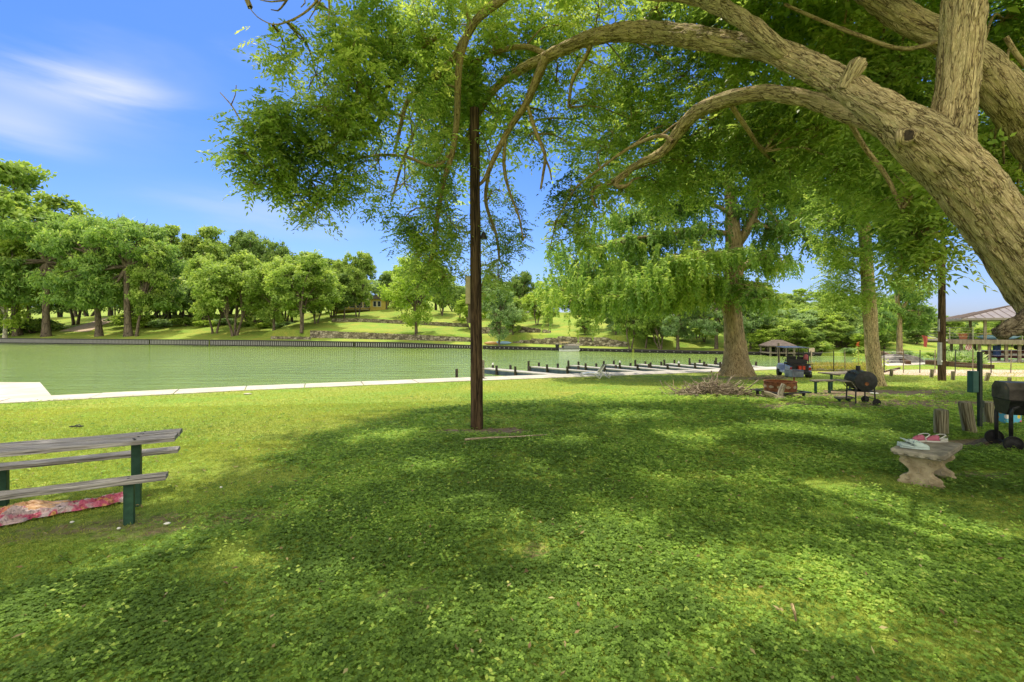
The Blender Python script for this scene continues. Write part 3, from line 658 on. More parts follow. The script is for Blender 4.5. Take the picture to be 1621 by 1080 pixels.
# the crown overhead and beyond the top of the frame, clumped so that sun flecks reach the ground
cl = 0
OV_P=[]; OV_T=[]
while cl < 440:
    gx, gy = (random.uniform(-5.2,10.5), random.uniform(.2,11.6)) if cl < 380 else (random.uniform(10,17), random.uniform(2,13))
    if gx < np.interp(gy, [2.5,3.6,4.5,5.5,8,11], [-5.4,-4.6,-3.2,-2.4,-3.3,-2.6]): continue
    if any(math.hypot(gx-hx,gy-hy) < hr for hx,hy,hr in MAIN): continue
    sy_ = SUN.y/SUN.z; sx_ = SUN.x/SUN.z
    z = random.uniform(6.4,8.6); y = gy+sy_*z; x = gx+sx_*z
    px = CX+F*x/max(y,.1)
    if px < 640 or y < 8.5 or random.random() < .6:
        zmin = (1.75+(3.3 if px < 640 else .9)+.72*gy)/(1-.72*sy_)
        z = max(z, zmin+random.uniform(0,1.2)); y = gy+sy_*z; x = gx+sx_*z
    cl += 1
    n = random.randint(16,26); rr = random.uniform(.5,.85)
    c = np.array((x,y,z)); o = RNG.normal(size=(n,3))*np.array([rr,rr,rr*.5])
    OV_P.append(c+o); OV_T.append(np.full(n, RNG.normal()*.1))
    d = np.linalg.norm(NODES-c,axis=1); j = np.argmin(d)
    if d[j] < 5: W.limb([tuple(NODES[j])+(.035,),tuple((NODES[j]+c)/2+np.array([0,0,.3]))+(.025,),tuple(c)+(.012,)], 5, .3)
    NODES = np.vstack([NODES, c])
W.build('branch', bark_thin, root)
def sprays(LV, pos, tone, scale, K=6, pairs=4, lf=.080, lw=.031, rl=.22):
    n = len(pos)
    for k in range(K):
        a = RNG.random(n)*6.28; up = RNG.normal(size=n)*.45-.05
        d = np.stack([np.cos(a),np.sin(a),up],-1); b0 = pos+RNG.normal(size=(n,3))*.07*scale[:,None]
        nr = RNG.normal(size=(n,3))*.35+np.array([0,0,1])
        LV.compound(b0, d, nr, rl*scale*(.7+.6*RNG.random(n)), pairs, lf*scale, lw*scale, tone+.45+RNG.normal(size=n)*.13)
sp = np.vstack(SP_P); stn = np.concatenate(SP_T); ssc = np.concatenate(SP_S)
LV = Leaves(); sprays(LV, sp, stn, ssc*1.12)
ov = np.vstack(OV_P); ot = np.concatenate(OV_T); km = ~in_fleck(ov, 1.0, .16) & ~in_fleck(ov, 1.0, .31, MAIN); ov = ov[km]; ot = ot[km]
sprays(LV, ov, ot, np.full(len(ov),2.15), 4, 3, .075, .034, .2)
# bare underside leaves low around the trunk at the right edge
LV.build('crown', leaf_near, root)
print('near sprays', len(sp), len(ov))
settle(root)
# ------------------------------------------------------------------ trees
bark_far = barkmat('far_bark', (.05,.04,.035), (.14,.11,.09), (.25,.21,.17), 6, .25, .5, .03)
bark_pale = barkmat('pale_bark', (.25,.22,.19), (.50,.47,.42), (.75,.72,.66), 5, .5, .3, .02)
bark_cyp = barkmat('fibrous_bark', (.10,.07,.045), (.40,.30,.17), (.65,.52,.34), 22, .06, .9, .03)
lf_oak = leafmat('oak_leaf', [(0,(.10,.17,.04)),(.45,(.29,.42,.09)),(.8,(.47,.57,.14)),(1,(.6,.66,.2))], .4, .6)
lf_dark = leafmat('dark_leaf', [(0,(.07,.13,.04)),(.5,(.19,.30,.075)),(1,(.35,.45,.13))], .35, .6)
lf_lime = leafmat('lime_leaf', [(0,(.15,.24,.04)),(.45,(.36,.50,.08)),(1,(.6,.68,.16))], .45, .6)
lf_cyp = leafmat('feathery_leaf', [(0,(.08,.16,.06)),(.45,(.25,.40,.10)),(.8,(.45,.57,.14)),(1,(.62,.68,.22))], .45, .6)
lf_haze = leafmat('hazed_leaf', [(0,(.14,.23,.11)),(.5,(.27,.40,.17)),(1,(.42,.54,.22))], .4, .6)  # distance haze is mixed into this leaf colour

def blob_leaves(LV, blobs, total, ln, wd, rng, flat=.75, shell=.6, droop=0.0):
    """leaves spread through uneven clumps; every blob is broken up into smaller tufts"""
    vol = np.array([b[3]**2 for b in blobs]); vol = vol/vol.sum()
    for b, v in zip(blobs, vol):
        n = max(20, int(total*v)); c = np.array(b[:3]); r = b[3]
        nt_ = max(7, int(n/55)); u = rdir(nt_, rng); u[:,2] = u[:,2]*.9+.15
        tc_ = c + unit(u)*(r*(shell+(1-shell)*rng.random(nt_)))[:,None]*np.array([1,1,flat])
        ts = r*.27*(.6+.8*rng.random(nt_)); tt = rng.normal(size=nt_)*.11
        k = rng.integers(0, nt_, n); o = rng.normal(size=(n,3))*.55
        pos = tc_[k]+o*ts[k][:,None]*np.array([1,1,.62])
        if droop: pos[:,2] -= droop*rng.random(n)**1.5*ts[k]*2
        d = rng.normal(size=(n,3)); d[:,2] -= .4+droop
        nr = rng.normal(size=(n,3))*.7+unit(pos-c)*.5+np.array([0,0,.8])
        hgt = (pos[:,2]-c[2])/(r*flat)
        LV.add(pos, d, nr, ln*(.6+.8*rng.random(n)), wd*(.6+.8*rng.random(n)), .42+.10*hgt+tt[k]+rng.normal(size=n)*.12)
PROTO = {}
def proto_tree(key, seed, trunk_h, trunk_r, blobs, n, ln, wd, leafm, barkm, forks=1, lean=0.0, droop=0, flat=.75, roots=1.4, trunk_sides=10):
    """makes trunk and crown meshes about the origin"""
    rng = np.random.default_rng(seed); random.seed(seed)
    W = Wood(); top = (lean*trunk_h*.8, 0, trunk_h)
    bases = [(0,0)] if forks == 1 else [(math.cos(a)*trunk_r*1.3, math.sin(a)*trunk_r*1.3) for a in [i*2*math.pi/forks+.5 for i in range(forks)]]
    hub = []
    for bx, by in bases:
        k = 1 if forks == 1 else .7
        ex = top[0]+bx*3.2; ey = by*3.2
        W.limb([(bx,by,-.3,trunk_r*roots*k),(bx+(ex-bx)*.08,by,trunk_h*.12,trunk_r*1.08*k),(bx+(ex-bx)*.42+random.uniform(-.15,.15)*trunk_r*3,by+(ey-by)*.4,trunk_h*.5,trunk_r*.9*k),(ex,ey,trunk_h,trunk_r*.78*k)], trunk_sides, .5, .12)
        hub.append((ex,ey,trunk_h,trunk_r*.75*k))
    for b in blobs:
        h = min(hub, key=lambda q: (q[0]-b[0])**2+(q[1]-b[1])**2)
        mx_ = ((h[0]*1.5+b[0]*.5)/2+random.uniform(-.3,.3), (h[1]*1.5+b[1]*.5)/2+random.uniform(-.3,.3), (h[2]+b[2])/2+.15*b[3])
        W.limb([h, mx_+(h[3]*.55,), (b[0],b[1],b[2],h[3]*.2)], 6, .5, .12)
        for q in range(5):
            e = np.array(b[:3])+rdir(1,rng)[0]*b[3]*.8
            W.limb([(b[0],b[1],b[2],h[3]*.2),tuple((e+np.array(b[:3]))/2+.1)+(h[3]*.12,),tuple(e)+(h[3]*.04,)], 4, .8)
    tr = W.build('trunk', barkm)
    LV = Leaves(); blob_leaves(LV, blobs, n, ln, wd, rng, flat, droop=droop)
    cr = LV.build('crown', leafm)
    PROTO[key] = (tr.data, cr.data)
    for o in (tr, cr): bpy.data.objects.remove(o)
def tree(key, name, loc, sc, rz, label, cat='tree', group=None, szx=1.0, leafm=None, barkm=None, tilt=0):
    r = empty(name, loc, rz, label, cat, group); r.scale = (sc*szx, sc*szx, sc); r.rotation_euler = (0,tilt,rz)
    for nm, me, m in (('trunk',PROTO[key][0],barkm),('crown',PROTO[key][1],leafm)):
        o = bpy.data.objects.new(nm, me); COL.objects.link(o); o.parent = r
        if m: o.material_slots[0].link = 'OBJECT'; o.material_slots[0].material = m
    return r
def rb(seed, n, cx, cz, rx, rz, r0, r1):
    q = random.Random(seed); out = []
    for i in range(n):
        a = q.random()*6.28; rr = math.sqrt(q.random()); zz = q.uniform(-1,1); k = math.sqrt(max(0,1-zz*zz*.8))
        out.append((cx+rx*rr*k*math.cos(a), rx*rr*k*math.sin(a), cz+rz*zz, q.uniform(r0,r1)))
    return out
# broad oak (height 10), round oak, tall open tree, cypress with flat layers, low bush
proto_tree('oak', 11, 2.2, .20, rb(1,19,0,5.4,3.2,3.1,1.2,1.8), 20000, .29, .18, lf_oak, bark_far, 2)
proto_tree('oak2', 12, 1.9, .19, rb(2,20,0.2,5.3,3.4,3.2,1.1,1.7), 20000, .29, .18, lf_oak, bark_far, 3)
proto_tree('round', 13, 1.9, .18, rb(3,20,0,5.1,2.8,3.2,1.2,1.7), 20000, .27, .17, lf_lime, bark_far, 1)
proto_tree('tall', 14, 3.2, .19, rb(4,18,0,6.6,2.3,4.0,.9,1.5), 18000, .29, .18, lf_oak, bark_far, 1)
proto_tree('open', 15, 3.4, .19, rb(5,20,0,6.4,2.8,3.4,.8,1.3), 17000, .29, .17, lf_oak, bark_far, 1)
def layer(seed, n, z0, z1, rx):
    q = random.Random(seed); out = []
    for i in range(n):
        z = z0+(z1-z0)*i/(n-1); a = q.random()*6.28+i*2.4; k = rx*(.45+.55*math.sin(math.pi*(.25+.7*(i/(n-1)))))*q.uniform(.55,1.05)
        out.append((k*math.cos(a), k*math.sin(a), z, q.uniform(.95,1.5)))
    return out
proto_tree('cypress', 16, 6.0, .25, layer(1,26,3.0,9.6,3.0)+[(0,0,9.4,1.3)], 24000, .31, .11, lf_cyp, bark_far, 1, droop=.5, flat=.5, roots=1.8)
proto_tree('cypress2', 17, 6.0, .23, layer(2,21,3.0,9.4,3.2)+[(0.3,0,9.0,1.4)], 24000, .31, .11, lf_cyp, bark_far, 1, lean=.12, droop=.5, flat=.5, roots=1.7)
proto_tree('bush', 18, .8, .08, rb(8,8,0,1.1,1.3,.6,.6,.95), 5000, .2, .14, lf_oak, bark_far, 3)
def far(px, py_base, py_top, key, name, label, rz=None, szx=1.0, group=None, leafm=None, barkm=None, tilt=0, e=1.2, Yd=None):
    """stand a tree on the far bank so that its foot is near the given point of the photo"""
    if Yd is None:
        p = PG(px, py_base, 40)
        x = (px-CX)/F
        if p.y > 200: 
            p = Vector((x*100,100,0))
    else:
        p = Vector(((px-CX)/F*Yd, Yd, 0))
    p.z = H(p.x, p.y)-.05
    ztop = EYE-(py_top-HY)/F*p.y
    h = {'oak':10.0,'oak2':9.9,'round':9.6,'tall':11.6,'open':10.6,'cypress':10.6,'cypress2':10.4,'bush':2.4}[key]
    s = max(.2, (ztop-p.z)/h)
    return tree(key, name, p, s, rz if rz is not None else random.random()*6.28, label, group=group, szx=szx, leafm=leafm, barkm=barkm, tilt=tilt)
random.seed(5)
G1 = 'trees along the far bank'
far(28,531,262,'open','riverside_tree','tall open-crowned tree at the left edge of the far bank behind the pale sycamore',szx=1.15,Yd=122)
far(-25,531,300,'tall','riverside_tree','dense tree cut by the left edge of the photo on the far bank',szx=1.0,Yd=120)
far(8,531,362,'round','sycamore_tree','sycamore with a white mottled trunk, leftmost on the far bank',szx=.85,barkm=bark_pale,Yd=116,leafm=lf_lime)
far(73,531,325,'cypress','cypress_tree','cypress with a thick dark trunk, left of the dirt driveway on the far bank',szx=1.0,Yd=116,barkm=bark_far)
far(157,532,330,'cypress2','cypress_tree','straight cypress just right of the foot of the dirt driveway on the far bank',szx=.95,Yd=111)
far(203,533,338,'cypress','cypress_tree','cypress with a trunk leaning left, second right of the dirt driveway',szx=1.05,Yd=108,tilt=-.06)
far(216,534,372,'tall','riverside_tree','tree with a pale trunk leaning right beside the leaning cypress on the far bank',szx=.8,Yd=107,tilt=.16)
for (px,yt,k,sx,lab) in ((268,352,'tall',.95,'vine-covered tall tree left of the pale green oak on the far bank'),(300,366,'tall',.8,'slim yellow-green tree behind the vine-covered tree on the far bank'),(330,360,'open',1.0,'thin-crowned tree with sky showing through, behind the far bank thicket'),
    (120,345,'oak',.9,'tree behind the dirt driveway between two cypresses'),(182,400,'oak2',.8,'low oak behind the upper end of the dirt driveway')):
    far(px,500,yt,k,'woodland_tree',lab,szx=sx,Yd=138)
far(340,532,396,'oak','oak_tree','pale green oak on a slim dark trunk near the water, far bank',szx=.85,Yd=104)
far(372,534,388,'oak2','oak_tree','many-stemmed oak on the far bank with a cluster of short dark trunks',szx=1.05,Yd=99)
far(408,520,360,'oak','oak_tree','dark tall oak behind the many-stemmed oak on the far bank',szx=.85,Yd=118,leafm=lf_dark)
far(452,520,375,'oak2','oak_tree','dark spreading oak behind the forked oak, its crown against the sky',szx=.8,Yd=116,leafm=lf_dark)
far(434,534,404,'round','oak_tree','light green rounded oak left of the forked oak on the far bank',szx=.95,Yd=97,leafm=lf_oak)
far(478,535,390,'oak','oak_tree','forked dark-trunked oak at the left end of the long stone wall',szx=1.12,Yd=93)
far(530,500,405,'oak2','hillside_tree','slim tree on the far lawn left of the yellow house',szx=.75,Yd=112)
far(566,492,393,'oak','hillside_tree','oak standing on the far lawn right in front of the yellow house',szx=.72,Yd=109)
far(612,505,430,'tall','hillside_tree','tree on the far slope just right of the yellow house',szx=.9,Yd=120,leafm=lf_dark)
far(659,536,398,'round','hillside_tree','bright green tree with a grey trunk in front of the long stone wall',szx=1.0,Yd=85)
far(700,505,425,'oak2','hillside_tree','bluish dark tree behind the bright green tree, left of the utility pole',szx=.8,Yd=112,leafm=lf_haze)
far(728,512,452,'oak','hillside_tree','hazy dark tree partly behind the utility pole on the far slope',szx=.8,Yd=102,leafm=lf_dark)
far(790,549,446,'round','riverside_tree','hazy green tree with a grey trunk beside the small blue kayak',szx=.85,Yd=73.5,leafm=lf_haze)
far(826,510,425,'oak','hillside_tree','dark tree on the far slope right of the hazy riverside tree',szx=.85,Yd=98,leafm=lf_dark)
far(770,510,430,'oak2','hillside_tree','dark tree far up the slope right of the utility pole',szx=.9,Yd=106,leafm=lf_dark)
far(869,522,470,'round','hillside_tree','small tree on the far lawn above the pontoon boat',szx=.9,Yd=84,leafm=lf_oak)
far(905,505,440,'oak2','hillside_tree','tree on the crest above the large stone wall',szx=1.0,Yd=102,leafm=lf_haze)
far(955,512,448,'oak','hillside_tree','spreading tree on the crest behind the weeping cypress branches',szx=1.1,Yd=98)
far(998,554,462,'oak','riverside_tree','tree at the far water edge right of the large stone wall',szx=.9,Yd=63.5)
far(1022,553,470,'open','riverside_tree','thin leaning tree at the far water edge left of the slanting trunk',szx=1.0,Yd=63.5,tilt=.1)
far(1046,555,468,'oak2','riverside_tree','tree with a strongly slanting trunk at the far water edge',szx=1.0,Yd=61.5,tilt=.42)
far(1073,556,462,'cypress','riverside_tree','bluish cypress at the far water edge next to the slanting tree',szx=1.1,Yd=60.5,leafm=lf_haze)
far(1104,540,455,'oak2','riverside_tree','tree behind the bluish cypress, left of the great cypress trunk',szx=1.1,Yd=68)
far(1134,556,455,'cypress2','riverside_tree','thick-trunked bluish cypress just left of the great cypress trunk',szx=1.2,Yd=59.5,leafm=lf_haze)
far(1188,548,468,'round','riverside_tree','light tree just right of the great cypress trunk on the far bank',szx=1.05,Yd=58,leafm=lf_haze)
k = 0
WL = ['dark woodland tree above the hip-roofed boat dock','round pale woodland tree right of the hip-roofed boat dock','bright woodland tree behind the golf cart roof','lower woodland tree right of the golf cart','dense woodland tree left of the slim trunk tree',
      'woodland tree on the hill crest right of the great cypress','woodland tree on the crest above the golf cart','woodland tree on the crest left of the slim trunk tree','low tree at the water right of the golf cart','leafy tree at the far water edge behind the slim trunk','woodland crest tree behind the second utility pole','low woodland tree behind the flags']
for (px,yt,Yd,kk,sx,lm) in ((1222,488,62,'oak',1.2,lf_dark),(1262,500,60,'round',1.25,lf_oak),(1290,484,61,'round',1.3,lf_oak),(1325,506,57,'oak2',1.3,lf_oak),(1352,492,59,'oak',1.2,lf_dark),
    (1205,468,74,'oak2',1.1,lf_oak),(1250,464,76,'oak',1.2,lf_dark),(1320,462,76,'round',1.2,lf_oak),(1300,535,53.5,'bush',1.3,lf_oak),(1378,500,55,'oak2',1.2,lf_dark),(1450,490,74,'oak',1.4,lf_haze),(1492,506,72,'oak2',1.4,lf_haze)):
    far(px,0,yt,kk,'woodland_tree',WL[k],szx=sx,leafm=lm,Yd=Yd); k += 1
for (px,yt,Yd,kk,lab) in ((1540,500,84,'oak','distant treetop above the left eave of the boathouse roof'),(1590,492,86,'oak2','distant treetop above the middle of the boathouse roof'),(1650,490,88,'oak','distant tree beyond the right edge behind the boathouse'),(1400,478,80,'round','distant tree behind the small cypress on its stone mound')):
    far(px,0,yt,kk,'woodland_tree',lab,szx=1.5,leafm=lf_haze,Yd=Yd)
for (px,py,yt,kk,lm,lab) in ((640,503,440,'oak',lf_oak,'oak on the upper far lawn left of the bright green riverside tree'),(700,500,438,'tall',lf_oak,'slim tree on the upper far lawn left of the utility pole'),(745,522,462,'oak2',lf_lime,'light green tree on the far slope directly behind the utility pole box'),
    (812,530,470,'round',lf_oak,'rounded tree above the stone wall right of the utility pole'),(850,515,452,'oak',lf_lime,'light tree on the far lawn left of the small lawn tree'),(500,512,425,'oak2',lf_lime,'light oak on the far slope left of the yellow house'),(930,522,466,'oak2',lf_oak,'oak on the far lawn right of the pontoon boat'),(545,505,430,'tall',lf_dark,'dark narrow tree left of the yellow house porch'),(975,530,470,'round',lf_haze,'bluish tree above the right end of the large stone wall')):
    far(px,py,yt,kk,'hillside_tree',lab,szx=1.1,leafm=lm)
# backdrop woods: one row of individually built trees closing the gaps on the crest
BK = [(-60,350),(-15,400),(15,440),(45,430),(75,430),(95,420),(120,425),(140,400),(175,410),(210,400),(240,395),(262,400),(280,392),(310,395),(335,390),(360,395),(390,400),(415,405),(440,410),(470,415),(500,412),(525,418),(548,428),(622,436),(640,440),(660,436),(690,432),(718,440),(745,445),(770,450),(800,452),(825,450),(850,455),(880,458),(905,455),(930,460),(955,462),(980,465),(1000,462),(1020,468),(1040,466),(1060,470),(1090,470),(1110,474),(1130,470),(1165,470),(1200,472),(1236,474),(1270,470),(1310,470),(1350,470),(1385,480),(1410,490)]
for i,(px,yt) in enumerate(BK):
    Yd = 100.
    for _i in range(20): Yd = float(far_shore((px-CX)/F*Yd))+47+(i%3)*4
    far(px,0,yt+random.uniform(-14,9),['oak','tall','oak2','open','round'][i%5],'woodland_tree','tree in the distant wooded row on the crest of the far bank',None,random.uniform(1.6,2.2),'distant trees on the crest',[lf_dark,lf_oak,lf_haze,lf_oak,lf_lime][(i*3)%5],None,0,1,Yd)
RW = []
for (Yd,y0,x0,x1,stp) in ((62,514,1425,1740,34),(70,505,1430,1740,36),(55.5,520,1215,1420,30),(60,500,1200,1420,32),(67,484,1190,1420,32),(66,508,1010,1120,34),(72,496,930,1180,36)):
    px = x0
    while px < x1:
        RW.append((px+random.uniform(-8,8), y0+random.uniform(-9,9)-(8 if px>1230 and px<1360 else 0), Yd+random.uniform(-1.5,1.5), random.uniform(1.45,1.9))); px += stp
for i,(px,yt,Yd,sx) in enumerate(RW):
    far(px,0,yt,['oak','round','tall','oak2'][i%4],'woodland_tree','leafy tree in the dense woodland above the right half of the far bank',None,sx,'woodland trees on the right half of the far bank',[lf_oak,lf_haze,lf_dark,lf_lime,lf_oak][(i*7)%5],None,0,1,Yd)
for i,(px,yt) in enumerate(((255,425),(290,418),(322,428),(352,415),(392,430),(425,422),(462,432),(498,440),(525,446))):
    Yd = 100.
    for _i in range(20): Yd = float(far_shore((px-CX)/F*Yd))+24+(i%2)*5
    far(px,0,yt,['oak2','tall','oak','open'][i%4],'woodland_tree','tree in the second row behind the shoreline oaks, left half of the far bank',None,1.35,'second row of trees behind the shoreline oaks',[lf_dark,lf_oak,lf_haze][i%3],None,0,1,Yd)
BU = [(20,510,128),(52,512,126),(232,512,122),(262,515,120),(296,512,120),(325,518,116),(355,515,117),(385,520,112),(420,522,108),(448,520,106),(215,505,126)]
for i,(px,yt,Yd) in enumerate(BU):
    far(px,0,yt-14,'bush','bush','leafy green bush in the undergrowth of the far bank thicket',None,1.9,'bushes under the trees of the far bank',lf_haze if i%3==0 else (lf_oak if i%3==1 else lf_lime),None,0,1,Yd)['category'] = 'bush'
for i,(px,yt,Yd,sx) in enumerate(((1240,540,54.8,1.5),(1272,545,53.5,1.3),(1345,548,52,1.4),(1370,546,52,1.5),(1430,548,50.5,1.4),(1470,550,50,1.5),(1530,548,50.8,1.6),(1570,546,51,1.8),(1610,548,52,1.8),(1655,545,54,1.8))):
    far(px,0,yt,'bush','bush','low green bush at the water edge of the far bank on the right',None,sx,'bushes at the right far water edge',lf_oak if i%2 else lf_haze,None,0,1,Yd)['category'] = 'bush'

# ------------------------------------------------------------------ the great cypress by the docks
random.seed(31)
rng = np.random.default_rng(31)
cb = PG(1166,595); CY = cb.y
root = empty('cypress_tree', tuple(cb), 0, 'great bald cypress with a flared fluted trunk and weeping feathery branches beside the docks', 'tree')
def cp(px,py,w,dy=0.0):
    p = P(px,py,CY+dy); return (p.x,p.y,p.z,wr(px,py,w,CY+dy))
W = Wood()
W.limb([cp(1166,602,74),cp(1166,590,56),cp(1165,572,44),cp(1163,545,34),cp(1161,515,30),cp(1159,480,29),cp(1161,445,31),cp(1163,410,29),cp(1161,375,26),cp(1157,330,20,.4),cp(1155,280,15,.6),cp(1158,230,10,.6),cp(1160,190,5,.6)], 44, .14, .10, .05, 4)
for i in range(13):   # root flares
    a = i*2*math.pi/13+.2; r0 = random.uniform(.95,1.25); q = Vector(cb)
    W.limb([(q.x+math.cos(a)*r0,q.y+math.sin(a)*r0,q.z-.12,.07),(q.x+math.cos(a)*.76,q.y+math.sin(a)*.76,q.z+.10,.15),(q.x+math.cos(a)*.46,q.y+math.sin(a)*.46,q.z+.75,.17),(q.x+math.cos(a)*.36,q.y+math.sin(a)*.36,q.z+1.9,.11)], 10, .2, .12, .02, 6)
LIMBS = [
 [cp(1160,505,18),cp(1148,485,17),cp(1134,472,15),cp(1112,466,13,-.3),cp(1085,470,10,-.7),cp(1050,474,8,-1),cp(1010,475,6,-1.4),cp(970,468,5,-1.7),cp(930,470,3,-2)],
 [cp(1160,462,18),cp(1143,446,14,.3),cp(1118,440,11,.8),cp(1080,441,8,1.3),cp(1035,436,6,1.7),cp(985,430,4,2),cp(935,440,3,2.3),cp(905,455,2,2.4)],
 [cp(1163,395,15),cp(1182,365,16),cp(1196,330,14,-.2),cp(1208,300,11,-.4),cp(1222,265,8,-.5),cp(1236,235,5,-.6)],
 [cp(1160,372,10),cp(1140,368,9),cp(1100,366,7,-.6),cp(1050,374,5,-1.2),cp(1000,378,4,-1.6),cp(950,395,2,-2)],
 [cp(1158,340,9),cp(1130,325,7,.6),cp(1090,322,6,1.2),cp(1040,335,4,1.8),cp(990,350,2,2.3)],
 [cp(1156,300,8),cp(1120,282,6,-.8),cp(1070,280,4,-1.6),cp(1020,295,2,-2.2)],
 [cp(1170,425,9),cp(1195,412,7,.4),cp(1225,408,4,.8),cp(1240,415,2,1)],
 [cp(1198,325,8),cp(1225,312,6,.5),cp(1258,320,4,.9),cp(1290,345,2,1.2)],
 [cp(1205,300,7),cp(1235,285,5,-.6),cp(1270,290,3,-1.1),cp(1295,310,2,-1.4)],
 [cp(1190,345,8),cp(1215,360,5,-.8),cp(1250,365,4,-1.5),cp(1285,385,2,-2)],
 [cp(1165,440,8),cp(1185,452,6,-1.4),cp(1195,462,4,-2.6),cp(1200,475,2,-3.4)],
 [cp(1160,400,9),cp(1140,402,7,-1.8),cp(1105,405,5,-3.2),cp(1070,415,3,-4.2)],
 [cp(1160,415,9),cp(1135,410,7,2),cp(1095,412,5,3.6),cp(1050,420,3,4.8)],
 [cp(1156,260,7),cp(1135,235,5,.8),cp(1100,222,3,1.6),cp(1060,225,2,2.2)],
 [cp(1225,260,6),cp(1255,248,4,.6),cp(1285,262,2,1)],
 [cp(1157,230,6),cp(1180,205,4,-.7),cp(1215,195,2,-1.2)],
 [cp(1160,455,9),cp(1125,452,8,-1.6),cp(1080,448,6,-2.8),cp(1030,455,4,-3.4),cp(985,470,3,-3.8)],
]
anch = []; wts = []
for li, l in enumerate(LIMBS):
    c, r = W.limb(l, 12, .35, .14, .02, 8)
    st = len(c)//4
    for j in range(st, len(c)):
        f = (j-st)/max(1,len(c)-st)
        # side branchlets growing out of each limb
        for q in range(3):
            a = random.random()*6.28; ln = random.uniform(.7,2.1)*(1.0-.35*f)
            T = c[min(j+1,len(c)-1)]-c[max(j-1,0)]; T = T/np.linalg.norm(T)
            d = np.array([math.cos(a), math.sin(a), random.uniform(-.05,.35)])+T*.5; d /= np.linalg.norm(d)
            p1 = c[j]+d*ln*.5+np.array([0,0,.08]); p2 = c[j]+d*ln-np.array([0,0,.15*ln])
            W.limb([tuple(c[j])+(max(r[j]*.35,.018),),tuple(p1)+(.014,),tuple(p2)+(.006,)], 4, .6)
            for u in np.linspace(.15,1,int(5+ln*5)):
                m = c[j]*(1-u)**2+2*u*(1-u)*p1+u*u*p2; anch.append(m); wts.append(f)
anch = np.array(anch); print('cypress anchors', len(anch))
LV = Leaves()
def hanging(LV, A, rng, lmin, lmax, m, lf, lw, base_tone):
    """feathery hanging sprays: from every anchor a strand that runs outward a little and then down, with two ranks of narrow leaves"""
    n = len(A); ln = rng.uniform(lmin,lmax,n); a = rng.random(n)*6.28; hd = np.stack([np.cos(a),np.sin(a),a*0],-1)
    tn = base_tone+rng.normal(size=n)*.11
    sp_ = vnoise(A*.55)*.5-.25 + np.clip((4.8-A[:,2])*.045, -.28, .16)
    for k in range(m):
        u = (k+.5)/m
        pos = A+hd*(ln*(.42*u-.10*u*u))[:,None]+np.array([0,0,1])*((.14*u-.95*u*u)*ln)[:,None]+rng.normal(size=(n,3))*.02
        T = hd*(.42-.2*u)+np.array([0,0,1])*(.14-1.9*u); T = unit(T)
        for sg in (-1,1):
            s_ = np.cross(T, np.array([0,0,1.0]))+rng.normal(size=(n,3))*.4
            d = T*.85+unit(s_)*sg*.6; nr = rng.normal(size=(n,3))+hd*.6+np.array([0,0,.6])
            LV.add(pos, d, nr, lf*(.7+.6*rng.random(n))*(1.1-.4*u), lw, tn+sp_+.16*(1-u)+rng.normal(size=n)*.07)
keep = vnoise(anch*1.2+40) > .30
A = anch[keep]
fill = []
for px,py,rp,dy in ((900,450,40,-1.5),(880,470,24,-1),(905,485,28,-1.6),(945,480,42,-1.5),(930,420,44,0),(985,440,44,-1),(1000,395,40,1),(1050,420,40,-2),(1050,362,40,0),(1105,330,36,1),(1035,310,40,1),(975,345,38,1),(1100,400,34,-2),
    (1115,270,44,0),(1065,255,40,1),(1190,240,36,0),(1255,290,28,.5),(1240,345,28,-1),(1205,395,22,1),(1195,455,20,-1),(1075,470,22,-1.2),(1270,330,24,0),(1225,420,20,.5),(1165,195,44,1),(890,400,32,.5),(935,370,32,1),(868,455,22,0),(1000,265,36,1)):
    c = np.array(cp(px,py,1,dy)[:3]); rm = rp/F*CY; n = int(3.0*rp)
    o = rng.normal(size=(n,3))*.5; o[:,1] *= 1.3; o[:,2] *= .8; fill.append(c+o*rm)
    dmin = np.linalg.norm(anch-c,axis=1); a_ = anch[np.argmin(dmin)]
    for q in range(4):
        e = c+o[q]*rm; W.limb([tuple(a_)+(.03,),tuple((a_+e)/2+np.array([0,0,.15]))+(.022,),tuple(e)+(.008,)], 5, .5)
W.build('trunk', bark_cyp, root)
fill = np.vstack(fill); fill = fill[vnoise(fill*1.2+9) > .36]
hanging(LV, fill, rng, .35, 1.1, 9, .23, .075, .45)
hanging(LV, A, rng, .35, 1.25, 9, .23, .075, .43)
# denser, lower curtains toward the river side on the left
ex = []
for l in (LIMBS[0],LIMBS[1],LIMBS[16]):
    c = catmull([q for q in l], 8)[:,:3]
    for j in range(len(c)//3, len(c)):
        for q in range(24): ex.append(c[j]+rng.normal(size=3)*np.array([.45,.8,.32])+np.array([0,0,.5]))
ex = np.array(ex); ex = ex[vnoise(ex*1.3) > .36]
hanging(LV, ex, rng, .35, 1.25, 9, .22, .07, .50)
LV.build('crown', lf_cyp, root); settle(root)

